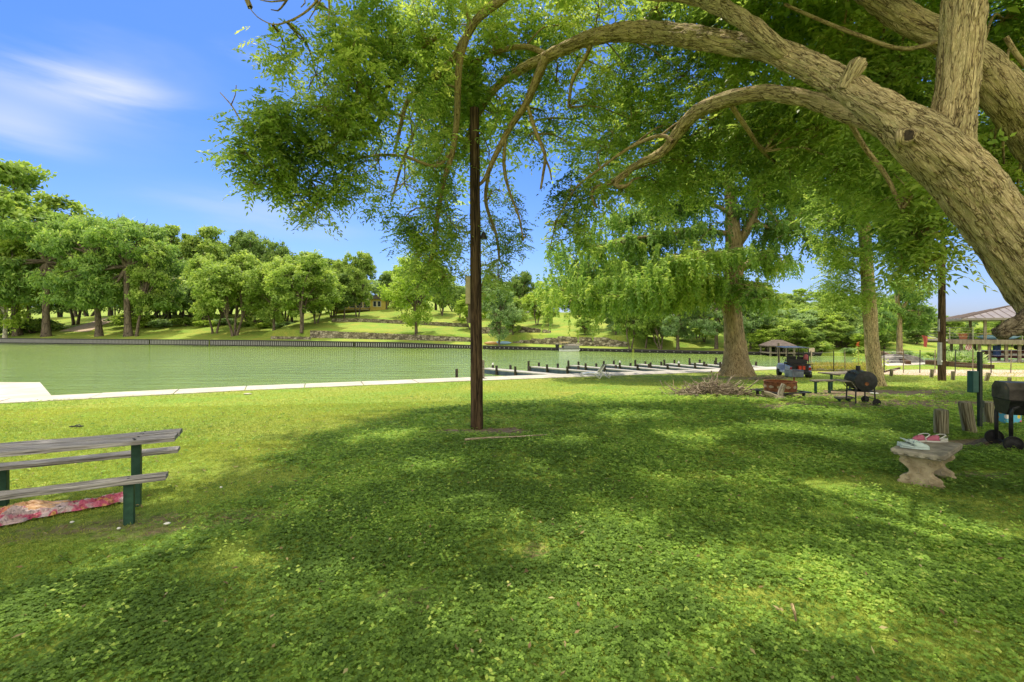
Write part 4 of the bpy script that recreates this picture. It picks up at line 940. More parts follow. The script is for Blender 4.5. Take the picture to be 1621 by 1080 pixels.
# ------------------------------------------------------------------ tree with the slim straight trunk on the right
b = PG(1388,611); Yq = b.y
def qp(px,py,w,dy=0): p = P(px,py,Yq+dy); return (p.x,p.y,p.z,wr(px,py,w,Yq+dy))
root = empty('pecan_tree', tuple(b), 0, 'tree with a slim straight brown trunk standing behind the barrel grill', 'tree')
W = Wood()
W.limb([qp(1390,618,36),qp(1388,606,29),qp(1384,580,26),qp(1380,540,24),qp(1376,480,24),qp(1372,420,22),qp(1368,360,21),qp(1366,315,20),qp(1372,270,14),qp(1385,220,9)], 28, .12, .06, .022, 12)
tl = [[qp(1366,322,13),qp(1350,290,10),qp(1335,250,8,.4),qp(1310,210,5,.8)],[qp(1370,320,12),qp(1395,300,9,-.4),qp(1430,280,7,-.8),qp(1470,265,4,-1)],[qp(1375,270,9),qp(1400,230,7,.5),(qp(1430,190,4,1))],
      [qp(1374,440,6),qp(1352,425,4,.3),qp(1330,420,3,.6),qp(1308,432,2,.8)],[qp(1372,410,6),qp(1345,398,4,-.4),qp(1318,400,2,-.8)],[qp(1376,470,5),qp(1355,462,3,-.3),qp(1325,462,2,-.6)],[qp(1368,350,8),qp(1345,345,6,-.6),qp(1310,350,3,-1.2)],[qp(1370,370,7),qp(1400,360,5,.8),qp(1440,365,3,1.5)],
      [qp(1368,340,8),qp(1380,330,6,2),qp(1400,320,4,3.5)],[qp(1368,330,8),qp(1360,310,6,-2),qp(1350,300,4,-3.5)]]
blobs = []
for l in tl:
    c, r = W.limb(l, 8, .4, .12)
    for j in range(len(c)//2, len(c), 2): blobs.append(tuple(c[j])+(random.uniform(.45,.8),))
W.build('trunk', bark_near, root)
for px,py,dy,r in ((1330,300,0,.9),(1400,300,-1,1.0),(1440,330,.5,.9),(1370,240,0,1.2),(1310,260,1,.9),(1450,260,0,1.1),(1410,220,1.5,1.1),(1480,300,0,.8),(1430,400,1,.7),(1340,200,-1,1.0),(1400,170,1,1.2),(1300,330,.5,.5),(1415,345,.3,.7)):
    blobs.append(tuple(P(px,py,Yq+dy))+(r,))
LV = Leaves(); sp2=[]; st2=[]
for bx in blobs:
    n = int(26*bx[3]**2*3)+4; o = rng.normal(size=(n,3))*.5; sp2.append(np.array(bx[:3])+o*bx[3]); st2.append(np.full(n, rng.normal()*.08))
sp2 = np.vstack(sp2); st2 = np.concatenate(st2)
sp2_k = ~in_fleck(sp2, 1.0, .2); sp2 = sp2[sp2_k]; st2 = st2[sp2_k]
sprays(LV, sp2, st2-.06, np.full(len(sp2),1.55), 5, 4, .075, .034, .2)
LV.build('crown', leaf_near, root); settle(root)

# ------------------------------------------------------------------ small cypress on its stone mound in the shallows
proto_tree('smallcyp', 40, 3.2, .19, [(-1.9,0,3.0,.95),(-1.2,.7,4.0,.9),(.2,-.8,4.9,1.1),(1.2,.3,4.4,1.1),(2.0,-.2,3.4,1.0),(1.7,.8,2.6,.8),(-.5,.4,3.4,1.0),(.8,.2,5.6,.8),(-2.4,.3,2.2,.7),(2.6,.1,2.6,.7),(-.9,-.6,5.2,.7),(1.0,-.7,3.0,.8)], 15000, .24, .08, lf_cyp, bark_cyp, 1, droop=.5, flat=.6, roots=1.6, trunk_sides=20)
mp_ = P(1424,583,38.0); mp_.z = WATER
tree('smallcyp','cypress_tree', (mp_.x, mp_.y, WATER+.55), 1.12, .4, 'medium cypress growing from a grey stone mound in the water behind the slim trunk', szx=1.0)
# ------------------------------------------------------------------ materials for built things
random.seed(99)
grey_wood = surf('weathered_wood', (.10,.09,.09), (.36,.33,.32), 5, .85, 1.0, stretch=(.7,16,16), bscale=8, bdist=.010, c3=(.52,.49,.48), lo=.36, hi=.56)
grey_wood2 = surf('weathered_board', (.13,.11,.09), (.30,.26,.21), 5, .85, .6, stretch=(1,8,8), bdist=.006)
pole_wood = surf('creosote_wood', (.035,.02,.012), (.14,.075,.035), 7, .9, .8, stretch=(3,3,.25), bdist=.01, c3=(.26,.16,.09))
post_wood = surf('post_wood', (.13,.10,.065), (.34,.29,.21), 6, .9, .9, stretch=(3,3,.3), bdist=.015, c3=(.46,.42,.33))
green_paint = surf('green_paint', (.012,.045,.030), (.03,.09,.055), 8, .55, .15, c3=(.10,.11,.08), lo=.4, hi=.68)
dark_steel = surf('dark_steel', (.012,.012,.014), (.05,.05,.055), 9, .5, .2, metal=.3)
black_paint = surf('black_paint', (.010,.010,.011), (.03,.03,.032), 12, .45, .15)
rusty = surf('rusty_steel', (.10,.035,.015), (.28,.11,.045), 9, .85, .6, c3=(.42,.2,.09))
burnt = surf('burnt_steel', (.03,.025,.024), (.13,.11,.10), 3, .55, .3, metal=.3, c3=(.40,.22,.09), lo=.35, hi=.6)
rubber = surf('rubber', (.012,.012,.012), (.03,.03,.03), 20, .8, .3)
white_pl = surf('white_plastic', (.62,.62,.6), (.78,.78,.77), 8, .45, .05)
white_metal = surf('white_metal', (.60,.60,.57), (.75,.75,.73), 10, .4, .05)
stone_c = surf('cast_stone', (.24,.19,.11), (.46,.38,.25), 9, .95, .8, c3=(.58,.50,.36), bscale=50, bdist=.006)
slab_c = surf('stained_stone', (.16,.14,.11), (.36,.32,.26), 7, .95, .8, c3=(.5,.46,.38), bscale=50, bdist=.006)
mesh_sling = surf('sling_fabric', (.11,.12,.06), (.20,.21,.12), 12, .8, .2)
rock = surf('rock', (.14,.13,.12), (.34,.31,.28), 3, .95, .9, bdist=.05)
def flat(name, c, rough=.6, metal=0): return surf(name, tuple(v*.85 for v in c), tuple(min(1,v*1.1) for v in c), 7, rough, .08, metal)
def to_local(o, root): o.location = -Vector(root.location)
def Rz(v, a): return Vector((v[0]*math.cos(a)-v[1]*math.sin(a), v[0]*math.sin(a)+v[1]*math.cos(a), v[2] if len(v) > 2 else 0))

# ------------------------------------------------------------------ picnic table in the left foreground
OX, OY, TA = -3.51, 4.91, math.atan2(.477,.879)
r = empty('picnic_table', (OX,OY,H(OX,OY)), TA, 'weathered grey wooden picnic table on green steel posts at the left edge', 'picnic table')
def plank(u0, u1, v0, v1, z, th, name, par, gap=None):
    mb = MB()
    mb.box(((u0+u1)/2,(v0+v1)/2,z-th/2), (u1-u0, v1-v0, th))
    return mb.build(name, grey_wood, par, bevel=.006)
# boards get a slightly uneven surface
def board(u0, u1, v0, v1, z, th, name, par, seed):
    nu, nv = 40, 6; q = random.Random(seed); V = []; Fc = []
    for lay in (0,1):
        for i in range(nu+1):
            for j in range(nv+1):
                u = u0+(u1-u0)*i/nu; v = v0+(v1-v0)*j/nv
                zz = z+.003*math.sin(u*5+seed)+.0025*q.random()-(.006 if j in (0,nv) else 0) if lay == 0 else z-th
                V.append((u+(.004*q.random() if i in (0,nu) else 0), v, zz))
    n = (nu+1)*(nv+1); idx = lambda l,i,j: l*n+i*(nv+1)+j
    for i in range(nu):
        for j in range(nv):
            Fc.append((idx(0,i,j),idx(0,i+1,j),idx(0,i+1,j+1),idx(0,i,j+1))); Fc.append((idx(1,i,j),idx(1,i,j+1),idx(1,i+1,j+1),idx(1,i+1,j)))
        Fc.append((idx(0,i,0),idx(1,i,0),idx(1,i+1,0),idx(0,i+1,0))); Fc.append((idx(0,i,nv),idx(0,i+1,nv),idx(1,i+1,nv),idx(1,i,nv)))
    for j in range(nv):
        Fc.append((idx(0,0,j),idx(0,0,j+1),idx(1,0,j+1),idx(1,0,j))); Fc.append((idx(0,nu,j),idx(1,nu,j),idx(1,nu,j+1),idx(0,nu,j+1)))
    return np_mesh(name, V, Fc, grey_wood, par)
board(-2.2,0,-.245,-.003,.712,.042,'tabletop_plank',r,1); board(-2.2,.01,.004,.245,.715,.042,'tabletop_plank',r,2)
board(-2.2,-.02,-.62,-.45,.43,.042,'seat',r,3); board(-2.2,-.07,.53,.73,.43,.042,'seat',r,4)
for u, v, h_ in ((-.345,0,.66),(-1.85,0,.66),(-.30,-.535,.38),(-1.62,-.535,.38),(-.45,.63,.38),(-1.53,.63,.38)):
    mb = MB(); mb.box((u,v,h_/2-.1),(.075,.075,h_+.2)); mb.box((u,v,h_+.003),(.13,.20 if v==0 else .13,.012)); mb.build('leg', green_paint, r, bevel=.004)
mb = MB()
for u,v,z in [(-.32,-.2,.7135),(-.34,-.14,.7135),(-.32,-.05,.7135),(-.30,.06,.7165),(-.33,.12,.7165),(-.31,.2,.7165),(-.30,-.57,.4315),(-.31,-.50,.4315)]:
    mb.lathe((u,v,z),[(.012,-.004),(.012,.003),(.006,.006)],8)
mb.build('bolt', dark_steel, r)
# ------------------------------------------------------------------ plastic sheet / beach cloth under the table
def cloth_mat():
    m, t = nt('printed_plastic'); out = N(t,'ShaderNodeOutputMaterial'); b = N(t,'ShaderNodeBsdfPrincipled', ins={'Roughness':.28,'Specular IOR Level':.6}); L(t,b.outputs[0],out.inputs[0])
    at = N(t,'ShaderNodeTexCoord'); mp = N(t,'ShaderNodeMapping'); mp.inputs['Scale'].default_value = (3.2,3.2,2); mp.inputs['Rotation'].default_value=(0,0,.85); L(t,at.outputs['Object'],mp.inputs[0])
    n = N(t,'ShaderNodeTexNoise', ins={'Scale':.8,'Detail':2,'Distortion':1.6}); L(t,mp.outputs[0],n.inputs['Vector'])
    c = ramp(t,n.outputs[0],[(.30,(.75,.28,.10)),(.40,(.80,.40,.15)),(.43,(.50,.06,.15)),(.47,(.60,.12,.22)),(.50,(.56,.40,.42)),(.66,(.70,.60,.62)),(.72,(.55,.09,.2))]); L(t,c,b.inputs['Base Color'])
    n2 = N(t,'ShaderNodeTexNoise', ins={'Scale':14,'Detail':5}); L(t,mp.outputs[0],n2.inputs['Vector']); bp = N(t,'ShaderNodeBump', ins={'Strength':.8,'Distance':.03}); L(t,n2.outputs[0],bp.inputs['Height']); L(t,bp.outputs[0],b.inputs['Normal'])
    return m
pa, pb = Vector((-4.86,3.98)), Vector((-4.02,4.93)); n_u, n_v = 90, 34; V = []; q = random.Random(3)
dv = (pb-pa).normalized(); nvv = Vector((-dv.y, dv.x))
g = np.stack(np.meshgrid(np.linspace(-.25,1,n_u+1), np.linspace(0,1,n_v+1), indexing='ij'), -1)
u = g[...,0]; v = g[...,1]
wd = .34-.16*np.clip(u,0,1)+.05*np.sin(u*9)
px_ = pa.x+dv.x*u*1.27+nvv.x*(v-.4)*wd; py_ = pa.y+dv.y*u*1.27+nvv.y*(v-.4)*wd
fold = vnoise(np.stack([u*7,v*5+u*9,u*0],-1)); f2 = 1-np.abs(2*vnoise(np.stack([u*9,v*9-u*14,u*0+5],-1))-1)
z = height(px_,py_)+.02+(.045*fold+.05*f2**2+.06*np.exp(-((u-.33)/.09)**2-((v-.7)/.25)**2))*np.sin(np.pi*np.clip(v,0.0,1))**.4
px_ += .02*np.sin(u*40)*(np.abs(v-.5)>.42); 
cx0, cy0 = float(px_.mean()), float(py_.mean()); cz0 = H(cx0,cy0)
V = np.stack([px_-cx0,py_-cy0,z-cz0],-1).reshape(-1,3); i = np.arange(n_u)[:,None]*(n_v+1); k = np.arange(n_v)[None]
FQ = np.stack([i+k,i+n_v+1+k,i+n_v+2+k,i+k+1],-1).reshape(-1,4)
o = np_mesh('plastic_sheet', V, FQ, cloth_mat(), None, True, None, (cx0,cy0,cz0)); tag(o,'crumpled pink, orange and clear printed plastic sheet lying under the picnic table','plastic sheet')

# tan crumpled bag on the near end of the sheet
bg_ = PG(52,815); n1,n2 = 40,22; vs=[]; fs=[]
for i in range(n2+1):
    for k in range(n1):
        a = 2*math.pi*k/n1; ph = math.pi*.5*i/n2; nn_ = float(vnoise(np.array([math.cos(a)*2.2+5,math.sin(a)*2.2,ph*2.5]))); n3_ = 1-abs(2*float(vnoise(np.array([math.cos(a)*6+ph*3,math.sin(a)*6,ph*5])))-1)
        rr = (.62+.55*nn_+.16*n3_); vs.append((.27*rr*math.cos(a)*math.cos(ph)-.05*math.sin(ph), .12*rr*math.sin(a)*math.cos(ph), .105*math.sin(ph)*rr))
for i in range(n2):
    for k in range(n1): fs.append((i*n1+k,i*n1+(k+1)%n1,(i+1)*n1+(k+1)%n1,(i+1)*n1+k))
mb = MB(); mb.add(vs,fs); o = mb.build('plastic_bag', surf('tan_plastic',(.50,.24,.09),(.72,.45,.24),5,.3,.8,c3=(.78,.66,.58),spec=.6,bdist=.02,bscale=14), loc=(bg_.x,bg_.y,bg_.z+.01), smooth=True); o.rotation_euler=(0,0,.75); tag(o,'crumpled tan and orange plastic bag bunched on the left end of the pink sheet','plastic bag')

# ------------------------------------------------------------------ small litter and finds on the grass
def lump(name, p, sx, sy, sz, mat, label, cat, seed=0, rz=0):
    q = random.Random(seed); mb = MB(); n = 12; vs = []; fs = []
    for i in range(6):
        ph = math.pi*i/5
        for k in range(n):
            a = 2*math.pi*k/n; rr = math.sin(ph)*(.8+.4*q.random()); vs.append((rr*math.cos(a)*sx/2, rr*math.sin(a)*sy/2, (math.cos(ph)*.5+.5)*sz))
    for i in range(5):
        for k in range(n): fs.append((i*n+k,i*n+(k+1)%n,(i+1)*n+(k+1)%n,(i+1)*n+k))
    mb.add(vs, fs); o = mb.build(name, mat, smooth=True, loc=(p.x,p.y,p.z-.005)); o.rotation_euler = (0,0,rz); return tag(o,label,cat)
paper = flat('paper', (.75,.74,.72))
for px,py,s,lab in ((265,833,.055,'white scrap of paper on the bare patch right of the picnic table'),(188,841,.03,'tiny white scrap below the green table leg'),(114,831,.035,'small pale scrap below the plastic sheet'),(350,775,.03,'small white scrap in the sunlit clover right of the table')):
    p = PG(px,py); p.z += .02; lump('paper_scrap', p, s, s*.6, .02, paper, lab, 'litter', px, .5)
p = PG(392,624.5); lump('paving_stone', p, .32,.22,.05, concrete, 'flat white stone in the sunny lawn beside the shore path', 'stone', 4)
# lost flip-flop (dark) on the lawn
p = PG(121,678); r = empty('sandal', (p.x,p.y,p.z+.03), .1, 'dark flip-flop lying in the sunny lawn beyond the picnic table', 'sandal')
mb = MB(); prof = [(-.13,-.03),(-.06,-.035),(.02,-.03),(.09,-.045),(.13,-.02),(.13,.02),(.09,.045),(.02,.035),(-.06,.035),(-.13,.03)]
mb.prism([(a_,b_,0) for a_,b_ in prof],(0,0,.018)); mb.build('sole', rubber, r, bevel=.004)
mb = MB(); mb.tube([(.09,0,.018),(.07,0,.04),(.03,-.03,.045),(-.02,-.04,.018)],.006,6); mb.tube([(.07,0,.04),(.03,.03,.045),(-.02,.04,.018)],.006,6); mb.build('strap', black_paint, r)
# fallen stick near the pole
def stick(name, pts, r0, label, cat='stick', mat=None, sides=8):
    W = Wood(); p0 = Vector(pts[0]); W.limb([(p.x-p0.x,p.y-p0.y,p.z-p0.z,r0*(1-.6*i/(len(pts)-1))) for i,p in enumerate(pts)], sides, .05, .15)
    o = W.build(name, mat or bark_thin); o.location = p0; return tag(o,label,cat)
def gp(px,py,dz=0): p = PG(px,py); return Vector((p.x,p.y,p.z+dz))
stick('fallen_branch', [gp(736,701,.05),gp(775,699,.06),gp(820,697,.06),gp(866,693,.05)], .022, 'long pale fallen stick on the grass just right of the wooden pole', mat=barkmat('dry_wood',(.2,.15,.1),(.45,.37,.27),(.65,.56,.44),30,.2,.5,.01))
stick('fallen_branch', [gp(1254,973,.06),gp(1258,983,.05),gp(1260,994,.04)], .013, 'short pale twig stub in the foreground clover', mat=bark_thin)

# ------------------------------------------------------------------ utility poles
def pole(px_top, py_top, px_base, py_base, wtop, wbase, label):
    b = PG((px_base), py_base); Yd = b.y; t_ = P(px_top, py_top, Yd)
    W = Wood(); r0 = wbase/2/F*Yd; r1 = wtop/2/F*Yd
    W.limb([(0,0,-.3,r0),(0,0,0,r0),((t_.x-b.x)*.5,0,(t_.z-b.z)*.5,(r0+r1)/2),(t_.x-b.x,0,t_.z-b.z,r1),(t_.x-b.x,0,t_.z-b.z+.01,r1*.6)], 20, .12, .025, .006, 12)
    return W, b, Yd
creo = barkmat('creosote_pole', (.010,.007,.005), (.055,.034,.02), (.17,.115,.07), 22, .05, .8, .012)
W, b, Yd = pole(751,172,755,679,14.5,20,'')
r = empty('utility_pole', tuple(b), 0, 'bare dark brown wooden pole standing alone in the middle of the lawn', 'pole')
W.build('post', creo, r)
beige = surf('beige_box_paint', (.42,.36,.22), (.56,.49,.32), 5, .6, .15)
def loc(px,py,Yd,b): p = P(px,py,Yd); return Vector((p.x-b.x,p.y-b.y,p.z-b.z))
mb = MB(); c = loc(747,460,Yd+.16,b); mb.box(c,(.235,.14,.53)); mb.box(c+Vector((0,-.075,0)),(.215,.02,.50)); bx = mb.build('electrical_box', beige, r, bevel=.008)
mb = MB(); c = loc(743.5,497,Yd+.14,b); mb.tube([c+Vector((0,0,.2)),c+Vector((0,0,-.18))],.033,10); mb.build('conduit', flat('conduit',(.16,.13,.08)), bx)
mb = MB(); c = loc(763,371,Yd,b); mb.tube([c+Vector((-.06,0,.04)),c+Vector((.0,0,.06))],.012,6); mb.lathe(c+Vector((.03,0,-.04)),[(.075,-.05),(.06,0),(.03,.07),(.015,.09)],14); mb.build('lamp', black_paint, r)
W, b, Yd = pole(1491,400,1491,603,8.5,10.5,'')
r = empty('utility_pole', tuple(b), 0, 'tall dark utility pole right of the slim trunk tree, near the gravel', 'pole')
W.build('post', creo, r)
mb = MB(); mb.box(loc(1487.5,560,Yd-.05,b),(.09,.12,.9)); mb.box(loc(1486,515,Yd-.02,b),(.04,.06,.5)); mb.build('conduit', flat('grey_conduit',(.30,.30,.31)), r)
mb = MB(); mb.lathe(loc(1491,572,Yd-.16,b),[(.03,-.01),(.03,.01)],10,Matrix.Rotation(R(90),4,'X')); mb.build('tag', white_pl, r)

# ------------------------------------------------------------------ short log bollards
G2 = 'short log posts along the lawn edge'
def bollard(pxb, pyb, h, w, lean, label, rad=None, e=0):
    b = PG(pxb,pyb); rr = wr(pxb,pyb,w,b.y); hh = h/F*b.y
    W = Wood(); dx = lean/F*b.y
    W.limb([(0,0,-.15,rr*1.02),(0,0,0,rr*1.02),(dx*.5,0,hh*.5,rr),(dx,0,hh,rr*.97)], 22, .05, .04, .012, 12)
    r = empty('log_post', tuple(b), random.random()*0, label, 'bollard', G2)
    W.build('post', bark_post, r)
    mb = MB(); mb.lathe((dx,0,hh+.004),[(.0001,.012),(rr*.6,.010),(rr*.93,.0),(rr*.9,-.02)],22); mb.build('cut_top', cut_top, r)
bark_post = barkmat('split_post', (.08,.065,.04), (.26,.23,.15), (.44,.41,.31), 13, .08, .9, .02)
cut_top = surf('cut_end', (.14,.12,.09), (.30,.26,.2), 14, .95, .6)
for a in ((1490,691,42,25,0,'thick log post standing directly behind the stone bench'),(1536,687,50,24,-9,'tallest log post, leaning left, between the stone bench and the green utility box'),(1567,673,36,20,-3,'log post right of the thin black steel post'),
          (1411,596,11,6,0,'small log post nearest the slim trunk tree at the gravel edge'),(1474.5,598,13,6.5,1,'small log post just left of the second utility pole'),(1508.5,602,14,7,0,'small log post just right of the second utility pole'),(1561,603.5,13,8,4,'small log post leaning right at the gravel edge'),(1598,606,8,7,0,'small log post behind the big rusty grill')):
    bollard(*a)
# thin black post with green box
b = PG(1550,679)
r = empty('box_post', tuple(b), 0, 'thin black steel post with a dark green metal box on its left side', 'post')
mb = MB(); c = loc(1551,619,b.y,b); mb.box((c.x,0,c.z),(.055,.055,1.42)); mb.box((c.x+.015,0,.45),(.075,.07,.12)); mb.build('post', surf('post_black_green',(.008,.014,.011),(.02,.035,.028),8,.5,.1), r, bevel=.003)
mb = MB(); c = loc(1541.5,604.5,b.y,b); mb.box((c.x,.02,c.z),(.115,.10,.39)); mb.box((c.x,-.035,c.z),(.105,.012,.375)); mb.build('meter_box', surf('green_box_paint',(.015,.07,.065),(.03,.10,.09),5,.45,.1), r, bevel=.006)

# ------------------------------------------------------------------ stone bench with clogs
c0 = Vector((4.45,5.44)); cA = Vector((4.60,5.03)); ax = Vector((.80,.60)).normalized(); pv = Vector((-ax.y,ax.x))
mid = Vector((4.525,5.235))+ax*.47
bz = H(mid.x,mid.y); ang = math.atan2(ax.y,ax.x)
r = empty('stone_bench', (mid.x,mid.y,bz), ang, 'low cast stone bench with a scrolled pedestal and a carved egg-and-dart edge', 'bench')
mb = MB(); mb.box((0,0,.395),(.96,.46,.045)); mb.box((0,0,.362),(.92,.42,.028)); top = mb.build('seat', slab_c, r, bevel=.012)
mb = MB()
for s_, L_, nn in (((0,-.223,0),.9,9),((0,.223,0),.9,9)):
    for i in range(nn):
        x = -L_/2+L_*(i+.5)/nn; mb.lathe((x,s_[1],.372),[(.001,.012),(.022,.010),(.036,0),(.03,-.008)],12,Matrix.Rotation(R(90 if s_[1]<0 else -90),4,'X')@Matrix.Diagonal((1.15,.62,1,1)))
for sg in (-1,1):
    for i in range(4):
        y = -.19+.38*(i+.5)/4; mb.lathe((sg*.468,y,.372),[(.001,.012),(.022,.010),(.036,0),(.03,-.008)],12,Matrix.Rotation(R(90*sg),4,'Y')@Matrix.Diagonal((.62,1.15,1,1)))
mb.build('carved_edge', slab_c, top, smooth=True)
half = [(.17,.348),(.165,.325),(.145,.30),(.16,.275),(.155,.25),(.115,.215),(.085,.18),(.082,.15),(.10,.12),(.135,.10),(.155,.075),(.15,.05),(.17,.035),(.175,-.06)]
half = [(a_*1.2,b_) for a_,b_ in half]; poly = half+[(-a_,b_) for a_,b_ in half[::-1]]
for sx in (-.27,.27):
    mb = MB(); mb.prism([(sx-.055,y_,z_) for y_,z_ in poly],(.11,0,0)); pd_ = mb.build('pedestal', stone_c, r, bevel=.008)
    mb = MB()
    for fs_ in (-1,1):
        xx = sx+fs_*.056
        for sg in (-1,1):
            for cc, rr_, a0, a1 in (((sg*.105,.27),.035,0,5.2),((sg*.11,.08),.036,1,6),((sg*.03,.17),.05,1.2,4.5)):
                pts = []
                for i in range(11):
                    a = a0+(a1-a0)*i/10; q_ = rr_*(1-.55*i/10); pts.append((xx, cc[0]+sg*q_*math.cos(a), cc[1]+q_*math.sin(a)))
                mb.tube(pts,.007,6)
        mb.tube([(xx,-.12,.318),(xx,.12,.318)],.007,6)
    mb.build('scroll_relief', stone_c, pd_, smooth=True)
def clog(name, loc_, rz, base, upper, lining, label):
    r = empty(name, loc_, rz, label, 'shoe', 'rubber clogs left on the stone bench')
    def section(x):   # half width, height
        w_ = .048*math.sin(math.pi*min(1,max(0.0,(x+.135)/.27))**.8)**.45 if -.135 < x < .135 else .004
        w_ *= .86+.14*math.tanh((x)*14)
        return max(w_,.004)
    mb = MB(); outl = [(x, section(x)) for x in np.linspace(-.134,.134,19)]
    pl = [(x,-w_,0) for x,w_ in outl]+[(x,w_,0) for x,w_ in outl[::-1]]
    mb.prism(pl,(0,0,.022)); mb.build('sole', base, r, bevel=.004, smooth=False)
    # upper: vaulted toe shell, open at the heel
    n1,n2 = 12,12; vs=[]; fs=[]
    for i in range(n1+1):
        x = -.01+(.132+.01)*i/n1; w_ = section(x)*.98; hh = .058*(1-(max(0,(x+.01))/.146)**2.2)**.6+.004
        for j in range(n2+1):
            a = math.pi*j/n2; vs.append((x, -w_*math.cos(a), .02+hh*math.sin(a)**.8))
    for i in range(n1):
        for j in range(n2): fs.append((i*(n2+1)+j,(i+1)*(n2+1)+j,(i+1)*(n2+1)+j+1,i*(n2+1)+j+1))
    mb = MB(); mb.add(vs,fs); o = mb.build('upper', upper, r, smooth=True); so = o.modifiers.new('s','SOLIDIFY'); so.thickness = .005
    vs=[]; fs=[]
    for j in range(15):   # rim around the heel
        a = math.pi/2+math.pi*j/14; 
        x = -.01+(.122)*math.cos(a); y = .046*math.sin(a); h_ = .034+.012*abs(math.cos(a))
        vs += [(x,y,.018),(x*1.0,y,h_)]
    for j in range(14): fs.append((2*j,2*j+2,2*j+3,2*j+1))
    mb = MB(); mb.add(vs,fs); o = mb.build('heel_rim', base, r, smooth=True); so = o.modifiers.new('s','SOLIDIFY'); so.thickness = .007
    mb = MB(); mb.prism([(x*.9-.006,-w_*.8,.0225) for x,w_ in outl if x < .03]+[(x*.9-.006,w_*.8,.0225) for x,w_ in outl[::-1] if x < .03],(0,0,.004)); mb.build('insole', lining, r)
    mb = MB(); mb.tube([(.01,-.049,.045),(-.03,-.052,.07),(-.075,-.04,.085),(-.1,0,.09),(-.075,.04,.085),(-.03,.052,.07),(.01,.049,.045)],.006,6); mb.build('strap', lining if upper is not base else base, r, smooth=True)
    mb = MB()
    for x,y in ((.04,-.02),(.04,.02),(.065,0),(.085,-.018),(.085,.018),(.02,0)):
        hh = .058*(1-(max(0,(x+.01))/.146)**2.2)**.6+.0255; mb.lathe((x,y,hh*(1-abs(y)*4)),[(.0045,0),(.0045,.002)],8)
    mb.build('vent_hole', rubber, r)
mint = flat('pale_mint_foam', (.45,.55,.54)); cream = flat('cream_foam', (.60,.59,.56)); pink = flat('pink_foam', (.45,.12,.20)); blk = flat('black_foam', (.02,.02,.022))
def on_bench(u, v): q = mid+ax*u+pv*v; return (q.x,q.y,bz+.4205)
clog('clog', on_bench(-.30,.05), ang-1.15, mint, mint, blk, 'pale mint clog nearer the camera edge, on the left end of the stone bench')
clog('clog', on_bench(-.19,.12), ang-.75, mint, mint, blk, 'pale mint clog with black lining, behind its mate on the bench')
clog('clog', on_bench(.22,.10), ang+2.7, cream, pink, cream, 'white clog with a pink top, left one of the pink pair on the stone bench')
clog('clog', on_bench(.33,-.02), ang+2.5, cream, pink, cream, 'white and pink clog nearest the far right corner of the stone bench')
# flat timber edging in the ground by the grill
p = PG(1515,715); q_ = PG(1583,691); m_ = (p+q_)/2
mb = MB(); mb.box((0,0,0),((q_-p).length,.15,.03)); o = mb.build('sunken_timber', surf('rotten_wood',(.06,.045,.035),(.17,.13,.1),8,.95,1.0,stretch=(1,6,6)), bevel=.008, loc=(m_.x,m_.y,m_.z+.012)); o.rotation_euler=(0,0,math.atan2(q_.y-p.y,q_.x-p.x)); tag(o,'dark rotten timber sunk in the grass between the stone bench and the rusty grill','timber')

# ------------------------------------------------------------------ big rusty grill cut by the right edge
b = PG(1612,709); Yd = b.y
r = empty('barrel_grill', tuple(b), 0, 'large rusty steel grill on pipe legs and wheels, cut by the right edge', 'grill')
def gl(px,py,dy=0): return loc(px,py,Yd+dy,b)
x0 = gl(1583,0).x; x1 = x0+1.05; zt = gl(0,604).z; zm = gl(0,631).z; zb = gl(0,654).z
def gbox(name, prof, mat, par, xa, xb):
    mb = MB(); mb.prism([(xa,y_,z_) for y_,z_ in prof],(xb-xa,0,0)); return mb.build(name, mat, par, bevel=.006)
lid = gbox('lid', [(-.25,zm+.004),(-.25,zm+.17),(-.16,zt),(.16,zt),(.25,zm+.17),(.25,zm+.004)], burnt, r, x0, x1)
gbox('firebox', [(-.26,zm),(-.15,zb),(.15,zb),(.26,zm)], black_paint, r, x0+.012, x1-.012)
mb = MB(); mb.tube([(x0+.25,-.28,zm+.1),(x0+.25,-.33,zm+.1),(x0+.75,-.33,zm+.1),(x0+.75,-.28,zm+.1)],.012,8); mb.build('handle', dark_steel, lid)
for dx_, yy in ((.06,-.2),(.06,.2),(.9,-.2),(.9,.2)):
    mb = MB(); mb.tube([(x0+dx_+.07,yy,zm-.08),(x0+dx_,yy,zm-.12),(x0+dx_-.02,yy,zm-.2),(x0+dx_-.02,yy,.1)],.025,10); mb.build('leg', dark_steel, r, smooth=True)
mb = MB(); mb.tube([(x0+.04,-.2,zm-.07),(x0+.9,-.2,zm-.07)],.024,10); mb.tube([(x0+.04,-.2,.10),(x0+.9,-.2,.10)],.016,8); mb.tube([(x0+.04,-.32,.10),(x0+.04,.32,.10)],.014,8); mb.build('frame', dark_steel, r, smooth=True)
for yy in (-.26,.26):
    M_ = Matrix.Rotation(R(90),4,'X'); c = (x0+.04,yy,.115)
    mb = MB(); mb.lathe(c,[(.095,-.022),(.112,-.02),(.117,0),(.112,.02),(.095,.022),(.095,-.022)],26,M_); wh = mb.build('wheel', rubber, r, smooth=True)
    mb = MB(); mb.lathe(c,[(.02,-.02),(.095,-.008),(.095,.008),(.02,.02)],20,M_); mb.build('rim', dark_steel, wh)
pv3 = Vector((x0,0,0)); GA = R(-24); r.rotation_euler = (0,0,GA); r.location = b+pv3-Matrix.Rotation(GA,3,'Z')@pv3
